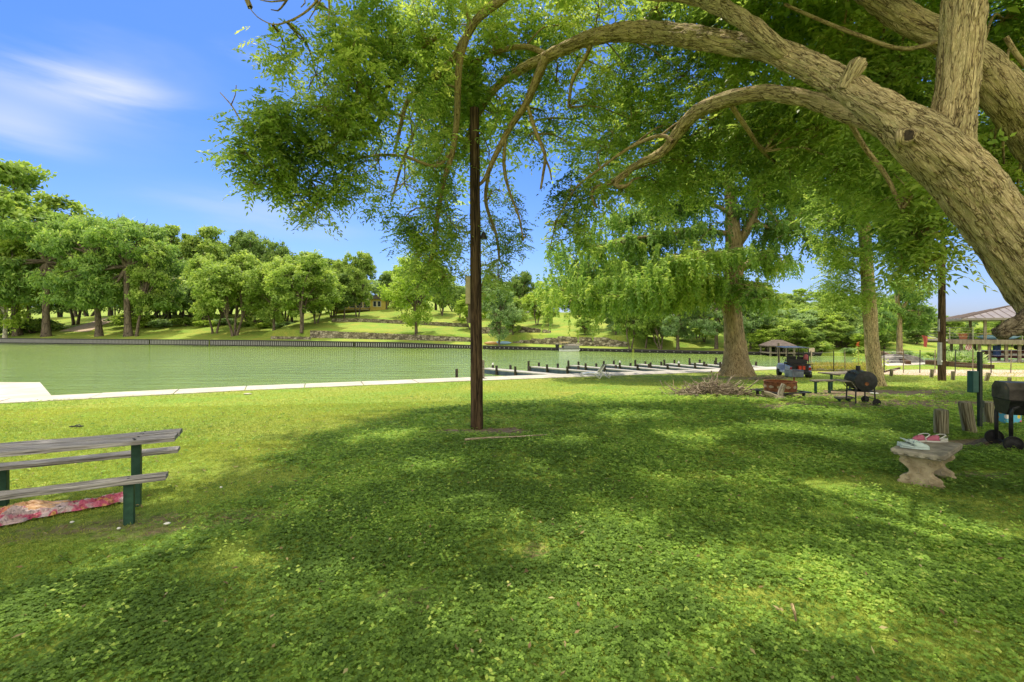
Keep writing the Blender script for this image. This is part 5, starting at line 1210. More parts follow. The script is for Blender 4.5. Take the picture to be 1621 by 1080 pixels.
# flowered bag behind it
p = PG(1591,672); m, t = nt('floral_print'); out = N(t,'ShaderNodeOutputMaterial'); bb = N(t,'ShaderNodeBsdfPrincipled', ins={'Roughness':.5}); L(t,bb.outputs[0],out.inputs[0])
tc_ = N(t,'ShaderNodeTexCoord'); vo = N(t,'ShaderNodeTexVoronoi', ins={'Scale':9,'Randomness':.8}); L(t,tc_.outputs['Object'],vo.inputs['Vector'])
sp_ = N(t,'ShaderNodeSeparateColor'); L(t,vo.outputs['Color'],sp_.inputs[0]); dotc = ramp(t,sp_.outputs[0],[(.0,(.75,.06,.3)),(.3,(.8,.35,.03)),(.55,(.85,.75,.7)),(.8,(.75,.55,.05))]); t.nodes[-1].color_ramp.interpolation = 'CONSTANT'
mr = N(t,'ShaderNodeMath', operation='LESS_THAN'); L(t,vo.outputs['Distance'],mr.inputs[0]); mr.inputs[1].default_value = .36
mx = N(t,'ShaderNodeMix', data_type='RGBA'); L(t,mr.outputs[0],mx.inputs[0]); mx.inputs[6].default_value = (.10,.42,.62,1); L(t,dotc,mx.inputs[7]); L(t,mx.outputs[2],bb.inputs['Base Color'])
r = empty('tote_bag', tuple(p), .12, 'blue bag printed with pink and orange flowers standing behind the rusty grill', 'bag')
mb = MB(); mb.box((.10,0,.22),(.34,.16,.44),taper=.94); mb.build('body', m, r, bevel=.02)
mb = MB(); mb.tube([(.03,-.06,.43),(.05,-.06,.53),(.14,-.06,.55),(.19,-.06,.43)],.012,6); mb.build('handle', white_pl, r)

# ------------------------------------------------------------------ black barrel smoker
b = PG(1362,640); Yd = b.y
r = empty('barrel_grill', tuple(b), R(-14), 'black barrel charcoal grill on four legs in front of the slim trunk tree', 'grill')
sc_ = Yd/F; rr_ = 15.5*sc_; zc = (640-602)*sc_; L2 = .30
MX = Matrix.Rotation(R(90),4,'X')
mb = MB(); mb.lathe((0,0,zc),[(.001,-L2-.02),(rr_*.55,-L2-.018),(rr_,-L2),(rr_,L2),(rr_*.55,L2+.018),(.001,L2+.02)],30,MX); dr = mb.build('barrel', black_paint, r, smooth=False, bevel=.004)
mb = MB(); mb.tube([(rr_*.98,-L2*1.01,zc+.01),(rr_*.98,L2*1.01,zc+.01)],.012,6); mb.tube([(-rr_*.98,-L2*1.01,zc+.01),(-rr_*.98,L2*1.01,zc+.01)],.012,6)
mb.tube([(-rr_*.7,-.14,zc+rr_*.7),(-rr_*.92,-.14,zc+rr_*.85),(-rr_*.92,.14,zc+rr_*.85),(-rr_*.7,.14,zc+rr_*.7)],.012,6); mb.build('lid_handle', dark_steel, dr)
mb = MB(); mb.lathe((0,-L2-.025,zc-.06),[(.045,0),(.045,.01)],14,MX); mb.build('damper', rusty, dr)
mb = MB(); mb.lathe((0,.12,zc+rr_-.02),[(.05,0),(.05,.13),(.044,.13)],14); mb.build('chimney', black_paint, r)
mb = MB(); mb.box((-rr_-.15,0,zc-.02),(.22,.5,.02)); mb.tube([(-rr_-.06,-.3,zc-.04),(-rr_*.8,-.3,zc-.2)],.01,6); mb.tube([(-rr_-.06,.3,zc-.04),(-rr_*.8,.3,zc-.2)],.01,6); mb.build('side_shelf', grey_wood2, r)
for sx in (-1,1):
    for sy in (-1,1):
        mb = MB(); mb.tube([(sx*rr_*.80,sy*.24,zc-rr_*.5),(sx*rr_*.86,sy*.26,.02)],.018,8); mb.build('leg', dark_steel, r)
mb = MB(); mb.box((0,0,zc-rr_*1.05),(rr_*1.8,.5,.02)); mb.tube([(-rr_*.84,-.25,.17),(-rr_*.84,.25,.17)],.012,6); mb.tube([(rr_*.84,-.25,.17),(rr_*.84,.25,.17)],.012,6); mb.build('bottom_shelf', dark_steel, r)
for sy in (-1,1):
    mb = MB(); mb.lathe((rr_*.92,sy*.29,.09),[(.02,-.02),(.085,-.02),(.09,0),(.085,.02),(.02,.02)],18,MX); mb.build('wheel', rubber, r)

# ------------------------------------------------------------------ picnic tables and benches behind the smoker
def small_table(name, pxc, py_top, Yd, w, d, h, rz, label, cat):
    p = Vector(((pxc-CX)/F*Yd, Yd, 0)); p.z = H(p.x,p.y)
    h = (EYE-(py_top-HY)/F*Yd)-p.z if py_top else h
    r = empty(name, tuple(p), rz, label, cat)
    mb = MB()
    for i in range(3): mb.box((0,(i-1)*d/3,h-.02),(w,d/3-.012,.04))
    mb.build('tabletop' if cat == 'picnic table' else 'seat', grey_wood2, r, bevel=.004)
    for sx in (-1,1):
        mb = MB(); mb.tube([(sx*w*.33,0,h-.04),(sx*w*.33,0,-.1)],.04,8); mb.box((sx*w*.33,0,h-.055),(.06,d*.9,.03)); mb.build('leg', green_paint, r)
    return r
small_table('picnic_table',1331,589.5,15.6,1.35,.62,.75,.35,'brown picnic table partly hidden behind the black barrel grill','picnic table')
small_table('picnic_bench',1302,601.5,14.7,.72,.24,.45,.12,'low bench in front of the brown picnic table, left of the black grill','bench')
small_table('picnic_bench',1336,628,12.3,.42,.2,.2,.1,'small low wooden footstool left of the black grill legs','bench')
# white paper plate on the dirt path
p = PG(1384,624); mb = MB(); mb.lathe((0,0,0),[(.001,.004),(.07,.004),(.11,.018),(.112,.014),(.07,0),(.001,0)],20); o = mb.build('paper_plate', paper, loc=(p.x,p.y,p.z+.015)); tag(o,'white plate on the dirt right of the black barrel grill','plate')

# ------------------------------------------------------------------ fire pit, pedestal grill, driftwood
b = PG(1235,628); Yd = b.y
r = empty('fire_pit', tuple(b), .3, 'round rusty steel fire ring with cut-outs on a low square frame', 'fire pit')
s_ = Yd/F; R0 = 23*s_; zb_ = 9.5*s_; zt_ = 24*s_
mb = MB(); mb.lathe((0,0,0),[(R0,zb_),(R0,zt_),(R0*1.05,zt_+.012),(R0*.96,zt_+.012),(R0*.95,zb_+.03),(.01,zb_+.03)],36); ring_ = mb.build('fire_ring', rusty, r)
mb = MB()
for k in range(12):
    a = k*math.pi/6+.2; cx_, cy_ = math.cos(a), math.sin(a); zc_ = (zb_+zt_)/2
    for j in range(4):
        a2 = a+(-.12+.08*j); hh = (.05,.085,.07,.04)[j]; mb.box((math.cos(a2)*(R0+.004),math.sin(a2)*(R0+.004),zc_),(.012,.03,hh),rz=a2)
mb.build('cutout', flat('ash_pale',(.38,.30,.2)), ring_)
mb = MB(); W0 = R0*1.22
for sg in (-1,1): mb.box((sg*W0,0,zb_-.01),(.09,W0*2.1,.03)); mb.box((0,sg*W0,zb_-.008),(W0*2.1,.09,.028))
mb.build('frame', dark_steel, r)
for sx in (-1,1):
    for sy in (-1,1): mb = MB(); mb.box((sx*W0*.8,sy*W0*.8,zb_/2-.04),(.06,.06,zb_+.05)); mb.build('leg', dark_steel, r)
def twigs(name, c, n, sx, sy, sz, lmin, lmax, label, cat, mat, rad=(.006,.016), updir=.35):
    W = Wood()
    for i in range(n):
        u = (random.gauss(0,.42), random.gauss(0,.42)); hgt = sz*max(0,1-(u[0]**2+u[1]**2)*1.1)
        x, y = u[0]*sx, u[1]*sy; a = random.random()*6.28; ln = random.uniform(lmin,lmax); up = random.gauss(0,updir)
        gz_ = H(c.x+x,c.y+y)-c.z; z0 = gz_+random.random()*hgt+.02
        d = Vector((math.cos(a),math.sin(a),up)).normalized()
        pts = [];
        for k in range(4):
            t_ = k/3-.5; p = Vector((x,y,z0))+d*ln*t_+Vector((random.gauss(0,.03),random.gauss(0,.03),random.gauss(0,.03)))*ln
            p.z = max(p.z, gz_+.01); pts.append(tuple(p)+(random.uniform(*rad)*(1-.25*k),))
        W.limb(pts, 4, ln/5)
    o = W.build(name, mat); o.location = c; return tag(o,label,cat)
drift = barkmat('driftwood', (.10,.08,.06), (.32,.27,.21), (.58,.52,.43), 18, .15, .6, .01)
o = twigs('firewood', b+Vector((-.1,0,zt_-.02)), 46, .38,.38,.10,.3,.75,'sticks and split firewood heaped in the rusty fire ring','firewood',drift,(.012,.03),.15); 
# driftwood stump leaning in front
b2 = PG(1232,634)
W = Wood(); s2 = b2.y/F
for l in ([(0,0,.05,.13),(2*s2,0,6*s2,.10),(4*s2,.02,13*s2,.085),(8*s2,.03,21*s2,.07),(10*s2,.03,25*s2,.075)],[(-26*s2,-.05,13*s2,.05),(-16*s2,-.03,10*s2,.065),(-6*s2,0,6*s2,.08),(0,0,3*s2,.1)],[(-9*s2,-.1,1*s2,.06),(0,-.08,2*s2,.09),(11*s2,-.05,2*s2,.05)],[(0,0,.06,.1),(7*s2,-.12,3*s2,.06),(12*s2,-.18,1*s2,.03)],[(-2*s2,.02,.06,.09),(-5*s2,-.15,2*s2,.05)]):
    W.limb([tuple(p) for p in l], 14, .04, .35, .015, 14)
o = W.build('driftwood_stump', drift); o.location = b2; tag(o,'gnarled driftwood stump with two forks leaning in front of the fire ring','stump')
# pedestal grill
b3 = PG(1257,621)
r = empty('pedestal_grill', tuple(b3), .1, 'blue-grey steel park grill box on a single post behind the fire ring', 'grill')
s3 = b3.y/F
mb = MB(); mb.tube([(0,0,-.1),(0,0,26*s3)],.028,10); mb.build('post', rusty, r)
mb = MB(); w3, h3 = 19*s3, 10.5*s3; z3 = 25*s3
mb.box((0,0,z3),(w3,.36,.02)); mb.box((-w3/2,0,z3+h3/2),(.015,.36,h3)); mb.box((w3/2,0,z3+h3/2),(.015,.36,h3)); mb.box((0,-.18,z3+h3*.40),(w3,.015,h3*.8)); mb.box((0,.18,z3+h3/2),(w3,.015,h3)); mb.build('firebox', surf('blue_grey_steel',(.06,.075,.10),(.16,.19,.24),5,.6,.2,metal=.2), r, bevel=.004)
mb = MB()
for i in range(9): mb.tube([(-w3/2+.03+i*(w3-.06)/8,-.2,z3+h3*.8),(-w3/2+.03+i*(w3-.06)/8,.2,z3+h3*.8)],.006,5)
mb.build('grate', dark_steel, r)
# brush pile
b4 = PG(1128,627)
twigs('brush_pile', b4, 400, 1.3,.55,.36,.35,1.3,'heap of dry grey-brown twigs and branches on the lawn left of the fire ring','brush pile',barkmat('dry_twig',(.09,.07,.05),(.27,.21,.16),(.6,.52,.42),30,.2,.3,.01),(.008,.022),.5)
stick('dead_sprig', [gp(1066,621,.02),gp(1066,615,.2)+Vector((0,0,.05)),gp(1065,608,.25)], .012, 'upright dry sprig standing at the left end of the brush pile', 'twig')
# brush behind the fire ring
b5 = PG(1222,600.5)
twigs('brush_pile', b5, 110, .9,.5,.16,.3,.9,'low scatter of dry branches at the root of the great cypress','brush pile',drift,(.006,.014),.2)

# ------------------------------------------------------------------ chaise longue by the path
b = PG(944,599); s_ = b.y/F
r = empty('chaise_longue', tuple(b), 0, 'white tube-framed chaise longue with a raised olive mesh back beside the shore path', 'chaise longue')
def cz(px,py): return ((px-944)*s_, -(py-599)*s_)
for yy in (-.3,.3):
    mb = MB(); q = [cz(921,592),cz(930,590.5),cz(942,591),cz(947,590),cz(952,584),cz(956,577)]
    mb.tube([(x,yy,z) for x,z in q],.024,8); mb.build('frame_rail', white_metal, r, smooth=True)
    mb = MB(); q = [cz(938,590.5),cz(943,594),cz(948,600)]; mb.tube([(x,yy,z) for x,z in q],.024,8); q = [cz(953,590),cz(950,595),cz(947,600)]; mb.tube([(x,yy,z) for x,z in q],.024,8)
    q = [cz(950,586),cz(956,594),cz(963,598)]; mb.tube([(x,yy,z) for x,z in q],.022,8); q = [cz(963,598),cz(964,594),cz(960,588)]; mb.tube([(x,yy,z) for x,z in q],.022,8); q=[cz(921,592),cz(921,596)]; mb.tube([(x,yy,z) for x,z in q],.022,8); mb.build('leg', white_metal, r, smooth=True)
for nm, q in (('backrest',[cz(948,590),cz(952,584),cz(958,576.5)]),('seat',[cz(922,591.5),cz(932,590.3),cz(946,590.6)])):
    mb = MB(); n = len(q)
    mb.add([(x,yy,z+.012) for x,z in q for yy in (-.29,.29)], [(2*i,2*i+1,2*i+3,2*i+2) for i in range(n-1)]); o = mb.build(nm, mesh_sling if nm=='backrest' else white_metal, r); so = o.modifiers.new('s','SOLIDIFY'); so.thickness = .01

# ------------------------------------------------------------------ golf cart
b = PG(1256,597); s_ = b.y/F; k_ = 47*s_/1.85
r = empty('golf_cart', tuple(b), R(-13), 'blue and black golf cart with a flat canopy parked near the shore, seen from behind', 'golf cart'); r.scale = (k_*1.08,k_*1.08,k_)
cblue = surf('cart_paint',(.20,.27,.50),(.28,.36,.60),3,.25,.0,spec=.5); blackv = flat('black_vinyl',(.02,.02,.022),.5); red_l = flat('red_lens',(.5,.02,.02),.25); redc = flat('red_cooler',(.50,.05,.02),.5); tint = flat('canopy_top',(.16,.17,.20),.3)
MY = Matrix.Rotation(R(90),4,'Y')
mb = MB(); mb.prism([(-.56,y_,z_) for y_,z_ in [(-1.05,.30),(-1.08,.62),(-.95,.78),(-.35,.80),(-.28,.45),(.55,.40),(.62,.72),(.85,.82),(1.15,.62),(1.2,.35),(1.1,.26),(-.9,.24)]],(1.12,0,0)); body = mb.build('body', cblue, r, bevel=.04)
for sx in (-1,1):
    mb = MB(); mb.box((sx*.47,-1.085,.60),(.12,.03,.17)); mb.build('tail_light', red_l, body, bevel=.01)
mb = MB(); mb.box((0,-1.10,.62),(.80,.05,.50)); mb.build('rear_panel', blackv, body, bevel=.02)
mb = MB(); mb.box((0,-1.04,.38),(1.0,.10,.16)); mb.build('bumper', blackv, r, bevel=.02)
mb = MB(); mb.box((0,-.18,.86),(1.0,.48,.13)); mb.build('seat', blackv, r, bevel=.04)
for sx in (-1,1):
    mb = MB(); mb.box((sx*.26,-.46,1.13),(.5,.10,.38),rx=R(8)); mb.build('backrest', blackv, r, bevel=.05)
mb = MB(); mb.box((0,-.85,.84),(1.0,.44,.10)); mb.box((0,-1.22,.42),(.95,.40,.04)); mb.box((0,-.66,1.02),(.95,.06,.25)); mb.build('rear_seat', blackv, r, bevel=.02)
mb = MB(); mb.tube([(-.5,-1.0,.62),(-.5,-1.36,.62),(-.5,-1.36,.9),(.5,-1.36,.9),(.5,-1.36,.62),(.5,-1.0,.62)],.02,8); mb.tube([(0,-1.36,.9),(0,-1.36,.42)],.015,6); mb.build('grab_rail', dark_steel, r)
mb = MB(); mb.box((0,.15,1.84),(1.18,1.95,.045)); mb.box((0,.15,1.87),(1.0,1.7,.03)); mb.build('canopy', tint, r, bevel=.03)
for sx in (-1,1):
    for pts in ([(sx*.53,-.75,.8),(sx*.54,-.68,1.83)],[(sx*.52,.82,.8),(sx*.53,.75,1.83)]):
        mb = MB(); mb.tube(pts,.022,8); mb.build('canopy_post', dark_steel, r)
mb = MB(); mb.tube([(-.27,.62,.75),(-.27,.42,1.12)],.02,6); st = [( -.27+.17*math.cos(a), .42+.10*math.sin(a), 1.13+.12*math.sin(a)) for a in [i*math.pi/8 for i in range(17)]]; mb.tube(st,.016,6,False); mb.build('steering_wheel', blackv, r)
for sx in (-1,1):
    for yy, w_ in ((-.78,.22),(.82,.2)):
        c = (sx*.50,yy,.235); mb = MB(); mb.lathe(c,[(.14,-w_/2),(.21,-w_/2),(.235,-w_*.35),(.235,w_*.35),(.21,w_/2),(.14,w_/2)],24,MY); wh = mb.build('wheel', rubber, r, smooth=False)
        mb = MB(); mb.lathe(c,[(.02,-w_*.42),(.14,-w_*.36),(.14,w_*.36),(.02,w_*.42)],18,MY); mb.build('rim', flat('rim_steel',(.45,.45,.46),.3,.6), wh)
def cart_pt(x,y,z): v = Matrix.Translation(b)@Matrix.Rotation(R(-13),4,'Z')@Vector((x*k_*1.08,y*k_*1.08,z*k_)); return v
mb = MB(); mb.box((0,0,.10),(.34,.22,.20)); mb.box((0,0,.205),(.36,.24,.03)); o = mb.build('cooler', redc, bevel=.015, loc=cart_pt(.0,-1.24,.56)); o.scale = (k_,)*3; o.rotation_euler=(0,0,R(-13)); tag(o,'bright red cooler box standing on the rear step of the golf cart','cooler')
p = cart_pt(.46,-.55,1.0); mb = MB(); mb.lathe((0,0,0),[(.01,0),(.10,.02),(.12,.16),(.09,.30),(.04,.36),(.001,.37)],12); o = mb.build('bag', flat('red_white_bag',(.40,.10,.12)), loc=p, smooth=True); tag(o,'red and white bag hanging from the right canopy post of the golf cart','bag')
mb = MB(); mb.tube([(0,0,0),(.02,0,.55)],.05,8); mb.lathe((.02,0,.50),[(.055,0),(.07,.05),(.05,.10),(.001,.12)],10); o = mb.build('golf_club_cover', flat('brown_post',(.24,.17,.12)), loc=PG(1234,595)+Vector((0,0,0))); o.scale=(1,1,2.9*k_); bpy.data.objects.remove(o)

# weathered post left of the cart and thin fence along the shore
def fpost(px, py0, py1, wpx, name, mat, label, group=None, Yd=None):
    b = PG(px,py1) if Yd is None else P(px,py1,Yd)
    h_ = (py1-py0)/F*b.y; mb = MB(); w_ = wpx/F*b.y; mb.tube([(0,0,-.2),(0,0,h_*.5),(random.uniform(-.02,.02),0,h_)],w_/2,8); o = mb.build(name, mat, loc=b); return tag(o,label,'post',group)
fpost(1233,543,592,3.2,'wooden_post',post_wood,'tall pale wooden post touching the left side of the golf cart canopy')
# wire fence: posts + wires as one thing
def wire_fence(pxs, label, group=None, top=556, rows_=5):
    r = None; P_ = []
    for px in pxs:
        b = PG(px, 590.5 if px < 1420 else 591)
        P_.append(b)
    r = empty('wire_fence', tuple(P_[0]), 0, label, 'fence')
    for i,(px,b) in enumerate(zip(pxs,P_)):
        h_ = 1.25; mb = MB(); c = b-P_[0]; mb.tube([(c.x,c.y,c.z-.1),(c.x+random.uniform(-.03,.03),c.y,c.z+h_)],.022,6); mb.build('fence_post', post_wood if i%2 else dark_steel, r)
    mb = MB()
    for j in range(rows_):
        z = .2+j*.24
        mb.tube([tuple((p-P_[0])+Vector((0,0,z-.02*(k%2)))) for k,p in enumerate(P_)],.004,4)
    mb.build('wire', flat('wire_steel',(.4,.4,.4),.4,.5), r)
wire_fence([1272,1284,1320,1338],'thin wire fence on slim posts at the shore right of the golf cart')
wire_fence([1400,1430,1456,1480],'thin wire fence on slim posts between the slim trunk tree and the second utility pole')
wire_fence([1512,1540,1569,1600,1640,1690],'wire fence on slim posts in front of the boathouse')
# timber rail edging of the flower bed and of the court
def rail(px0,py0,px1,py1,h_,w_,name,label,mat=None,lift=0):
    a = PG(px0,py0); c = PG(px1,py1); m_ = (a+c)/2; L_ = (c-a).length; mb = MB(); mb.box((0,0,0),(L_,w_,h_)); o = mb.build(name, mat or grey_wood2, bevel=.01, loc=(m_.x,m_.y,m_.z+h_/2+lift-.02)); o.rotation_euler=(0,0,math.atan2(c.y-a.y,c.x-a.x)); return tag(o,label,'timber')
rail(1282,586.8,1366,588.5,.14,.14,'edging_timber','grey timber edging in front of the yellow flower bed right of the golf cart')
rail(1396,576,1438,577.5,.3,.3,'edging_timber','dark timber beam at the shore left of the second utility pole',pole_wood)
rail(1468,577.5,1570,584,.32,.3,'edging_timber','long timber beam in front of the green bushes below the boathouse',pole_wood)
rail(1386,592,1424,585,.1,.1,'edging_timber','thin dark timber lying at the left end of the gravel strip',pole_wood)
# small yellowish weeds of the bed
def weeds(name, region, n, h_, mat, label, cat, kind=None, w_=.035):
    (x0_,y0_),(x1_,y1_) = region; V0 = Leaves(); A_=[]
    for i in range(n):
        p = PG(random.uniform(x0_,x1_), random.uniform(y0_,y1_)); A_.append(tuple(p))
    A_ = np.array(A_); c = A_.mean(0); 
    for k in range(9):
        d = RNG.normal(size=(n,3))*.6; d[:,2] = .9; V0.add(A_-c+np.array([0,0,1])*RNG.random((n,1))*h_*.6+RNG.normal(size=(n,3))*[.08,.08,.0], d, rdir(n), h_*(.3+.5*RNG.random(n)), w_, .5+RNG.normal(size=n)*.22)
    o = V0.build(name, mat); o.location = c; return tag(o,label,cat,None,kind)
weeds('flower_bed_weeds',((1278,583),(1372,588)),420,.42,leafmat('straw_leaf',[(0,(.14,.20,.04)),(.5,(.38,.36,.09)),(1,(.6,.42,.18))],.4),'yellow and straw coloured weeds in the strip right of the golf cart','plants','stuff',.05)
weeds('shore_shrub',((1492,572),(1550,580)),420,.85,leafmat('silver_leaf',[(0,(.12,.24,.06)),(.5,(.32,.45,.16)),(1,(.62,.70,.45))],.4),'pale green and silvery shrubs in front of the boathouse posts','shrub',None,.16)
for px,py,h_ in ((1358,588,1.55),(1398,588,.9)):
    p = PG(px,py); W = Wood(); LV = Leaves(); W.limb([(0,0,0,.02),(.03,0,h_*.5,.015),(0,.02,h_,.008)],6,.2)
    r = empty('flowering_plant' , tuple(p), 0, 'tall yellow-green stem with a red flower head left of the slim trunk' if px == 1358 else 'small yellow-green plant just right of the slim trunk', 'plant')
    W.build('stem', bark_thin, r); n = 90; A_ = np.stack([RNG.normal(size=n)*.12,RNG.normal(size=n)*.12,RNG.random(n)*h_*.8],-1); LV.add(A_, rdir(n), rdir(n), .14, .07, .7+RNG.normal(size=n)*.15); LV.build('foliage', lf_lime, r)
    if px == 1358:
        LV = Leaves(); n = 60; A_ = np.stack([RNG.normal(size=n)*.03,RNG.normal(size=n)*.03,h_+RNG.random(n)*.28-.1],-1); LV.add(A_, rdir(n), rdir(n), .05, .03, .5); LV.build('flower', leafmat('red_petal',[(0,(.5,.06,.03)),(1,(.7,.16,.08))],.4), r)

# ------------------------------------------------------------------ docks with posts
dock_side = surf('dock_side', (.04,.06,.10), (.09,.12,.18), 4, .6, .15)
dock_top = surf('dock_top', (.30,.29,.27), (.44,.42,.39), 2, .85, .2)
darkpost = surf('dark_piling', (.03,.024,.02), (.09,.075,.06), 8, .9, .5)
# fingers: root on the path (px) -> tip (px)
FING = [((862,591.5),(768,583)),((945,589),(843,580.5)),((1002,587.3),(906,578.6)),((1052,586),(962,577.4)),((1098,585),(1012,576.6)),((1140,584),(1058,575.8)),((1180,583),(1098,575)),((1216,582.2),(1140,574.6))]
DL = ['nearest','second','third','fourth','fifth','sixth','seventh','farthest']
def top_pt(px,py,z): Yd_ = (EYE-z)*F/(py-HY); return P(px,py,Yd_)
for i,(a_,c_) in enumerate(FING):
    A = top_pt(*a_,-.60); B = top_pt(*c_,-.60); d = (B-A); d.z = 0; ln = d.length; d.normalize(); nn = Vector((-d.y,d.x,0))
    if ln > 7: B = A+d*7; ln = 7
    w_ = .75 if i == 0 else .55
    r = empty('dock_finger', tuple(A), math.atan2(d.y,d.x), DL[i]+' narrow dock finger along the shore path, counted from the dark utility pole', 'dock')
    mb = MB(); mb.box((ln/2-.6,0,-.02),(ln+1.2,w_,.07)); mb.build('deck', dock_top, r, bevel=.006)
    mb = MB()
    for sg in (-1,1): mb.box((ln/2-.2,sg*(w_/2-.03),-.22),(ln+.4,.05,.33))
    mb.box((ln+.0,0,-.22),(.05,w_-.12,.33)); mb.build('fascia', dock_side, r)
    for j in range(4):
        for sg in (-1,1):
            x = ln*(.02+.32*j)+.15*sg; 
            if x < 0.3: continue
            hh = random.uniform(.20,.32)*(1.35 if j == 3 and sg > 0 else 1)
            mb = MB(); mb.box((min(x,ln+.02),sg*(w_/2+.07),hh/2-.6),(.11,.11,hh+1.2)); pl_ = mb.build('piling', darkpost, r, bevel=.01)
            if (i,j,sg) in ((0,3,-1),(4,1,-1),(3,2,1)):
                mb = MB(); mb.lathe((min(x,ln+.02),sg*(w_/2+.07),hh),[(.075,-.04),(.075,.02),(.001,.14)],10); mb.build('cap', white_pl, pl_)
for px,y0,y1,w_,lab in ((723,584,599,4,'short dark piling standing in the water left of the utility pole'),(764,570,606,5.5,'thick grey piling just right of the utility pole at the first dock')):
    Yd_ = 24.2 if px == 723 else 23.6; bb_ = P(px,y1,Yd_); hh = (y1-y0)/F*Yd_; mb = MB(); mb.box((0,0,hh/2-.5),(w_/F*Yd_,w_/F*Yd_,hh+1.0)); o = mb.build('piling', darkpost if px==723 else grey_wood2, loc=bb_, bevel=.01); tag(o,lab,'piling')

# ------------------------------------------------------------------ far bank: bulkhead, stone walls, house, boats, boat dock
def stonemat(name, sc):
    m, t = nt(name); out = N(t,'ShaderNodeOutputMaterial'); b = N(t,'ShaderNodeBsdfPrincipled', ins={'Roughness':.95,'Specular IOR Level':.1}); L(t,b.outputs[0],out.inputs[0])
    tc = N(t,'ShaderNodeTexCoord'); mp = N(t,'ShaderNodeMapping'); mp.inputs['Scale'].default_value = (1,1,1.8); L(t,tc.outputs['Object'],mp.inputs[0])
    vo = N(t,'ShaderNodeTexVoronoi', ins={'Scale':sc}); L(t,mp.outputs[0],vo.inputs['Vector']); v2 = N(t,'ShaderNodeTexVoronoi', feature='DISTANCE_TO_EDGE', ins={'Scale':sc}); L(t,mp.outputs[0],v2.inputs['Vector'])
    sp = N(t,'ShaderNodeSeparateColor'); L(t,vo.outputs['Color'],sp.inputs[0]); c = ramp(t,sp.outputs[0],[(0,(.13,.11,.085)),(.5,(.27,.23,.17)),(1,(.46,.41,.33))])
    e = ramp(t,v2.outputs['Distance'],[(.0,.25),(.12,1.0)]); mx = N(t,'ShaderNodeMix', data_type='RGBA', blend_type='MULTIPLY'); mx.inputs[0].default_value = 1; L(t,c,mx.inputs[6]); L(t,e,mx.inputs[7]); L(t,mx.outputs[2],b.inputs['Base Color'])
    bp = N(t,'ShaderNodeBump', ins={'Strength':.9,'Distance':.12}); L(t,v2.outputs['Distance'],bp.inputs['Height']); L(t,bp.outputs[0],b.inputs['Normal']); return m
stonew = stonemat('rubble_stone', 1.7)
def stone_wall(px0, px1, e0, thick, top_fn, label, capped=0.0, mat=stonew, n=60):
    xs_ = None; Y_ = np.linspace(0,1,n+1); P_ = []
    for k in range(n+1):
        px = px0+(px1-px0)*k/n; kx = (px-CX)/F
        y = 80.0
        for it in range(30): y = float(far_shore(kx*y))+e0
        P_.append((kx*y, y))
    c0 = Vector((P_[n//2][0],P_[n//2][1],0)); c0.z = H(c0.x,c0.y-1)
    vs=[]; fs=[]
    for k,(x,y) in enumerate(P_):
        t_ = k/n; zb_ = H(x,y-thick)-.3; zt_ = top_fn(t_, H(x,y-thick))+random.uniform(-.05,.05)
        vs += [(x-c0.x,y-thick-c0.y,zb_-c0.z),(x-c0.x,y-thick-c0.y,zt_-c0.z),(x-c0.x,y-c0.y,zt_-c0.z),(x-c0.x,y-c0.y,zb_-c0.z)]
    for k in range(n):
        a = 4*k
        for j in range(4): fs.append((a+j,a+4+j,a+4+(j+1)%4,a+(j+1)%4))
    fs.append((0,1,2,3)); fs.append((4*n+3,4*n+2,4*n+1,4*n))
    mb = MB(); mb.add(vs,fs); o = mb.build('stone_wall', mat, loc=c0); return tag(o,label,'wall')
stone_wall(492,746,6.1,.35,lambda t_,g_: max(g_+.5, 2.1-1.25*t_),'long rubble stone retaining wall above the river, left of the utility pole')
stone_wall(762,872,9.5,.4,lambda t_,g_: g_+1.15-.75*max(0,t_-.5)*2,'rough stone retaining wall right of the utility pole, above the blue kayak')
stone_wall(812,992,5.9,.45,lambda t_,g_: max(g_+.15, g_+.3+min(1.0,round(t_*9)/4.0*1.0) if t_ < .8 else g_+1.3-(t_-.8)*3.5),'large stone retaining wall stepping up behind the pontoon boat')
stone_wall(526,742,17,.4,lambda t_,g_: g_+.75,'low upper terrace wall across the slope below the yellow house')
stone_wall(430,492,3.0,.4,lambda t_,g_: g_+.55,'low stone edging left of the long retaining wall')
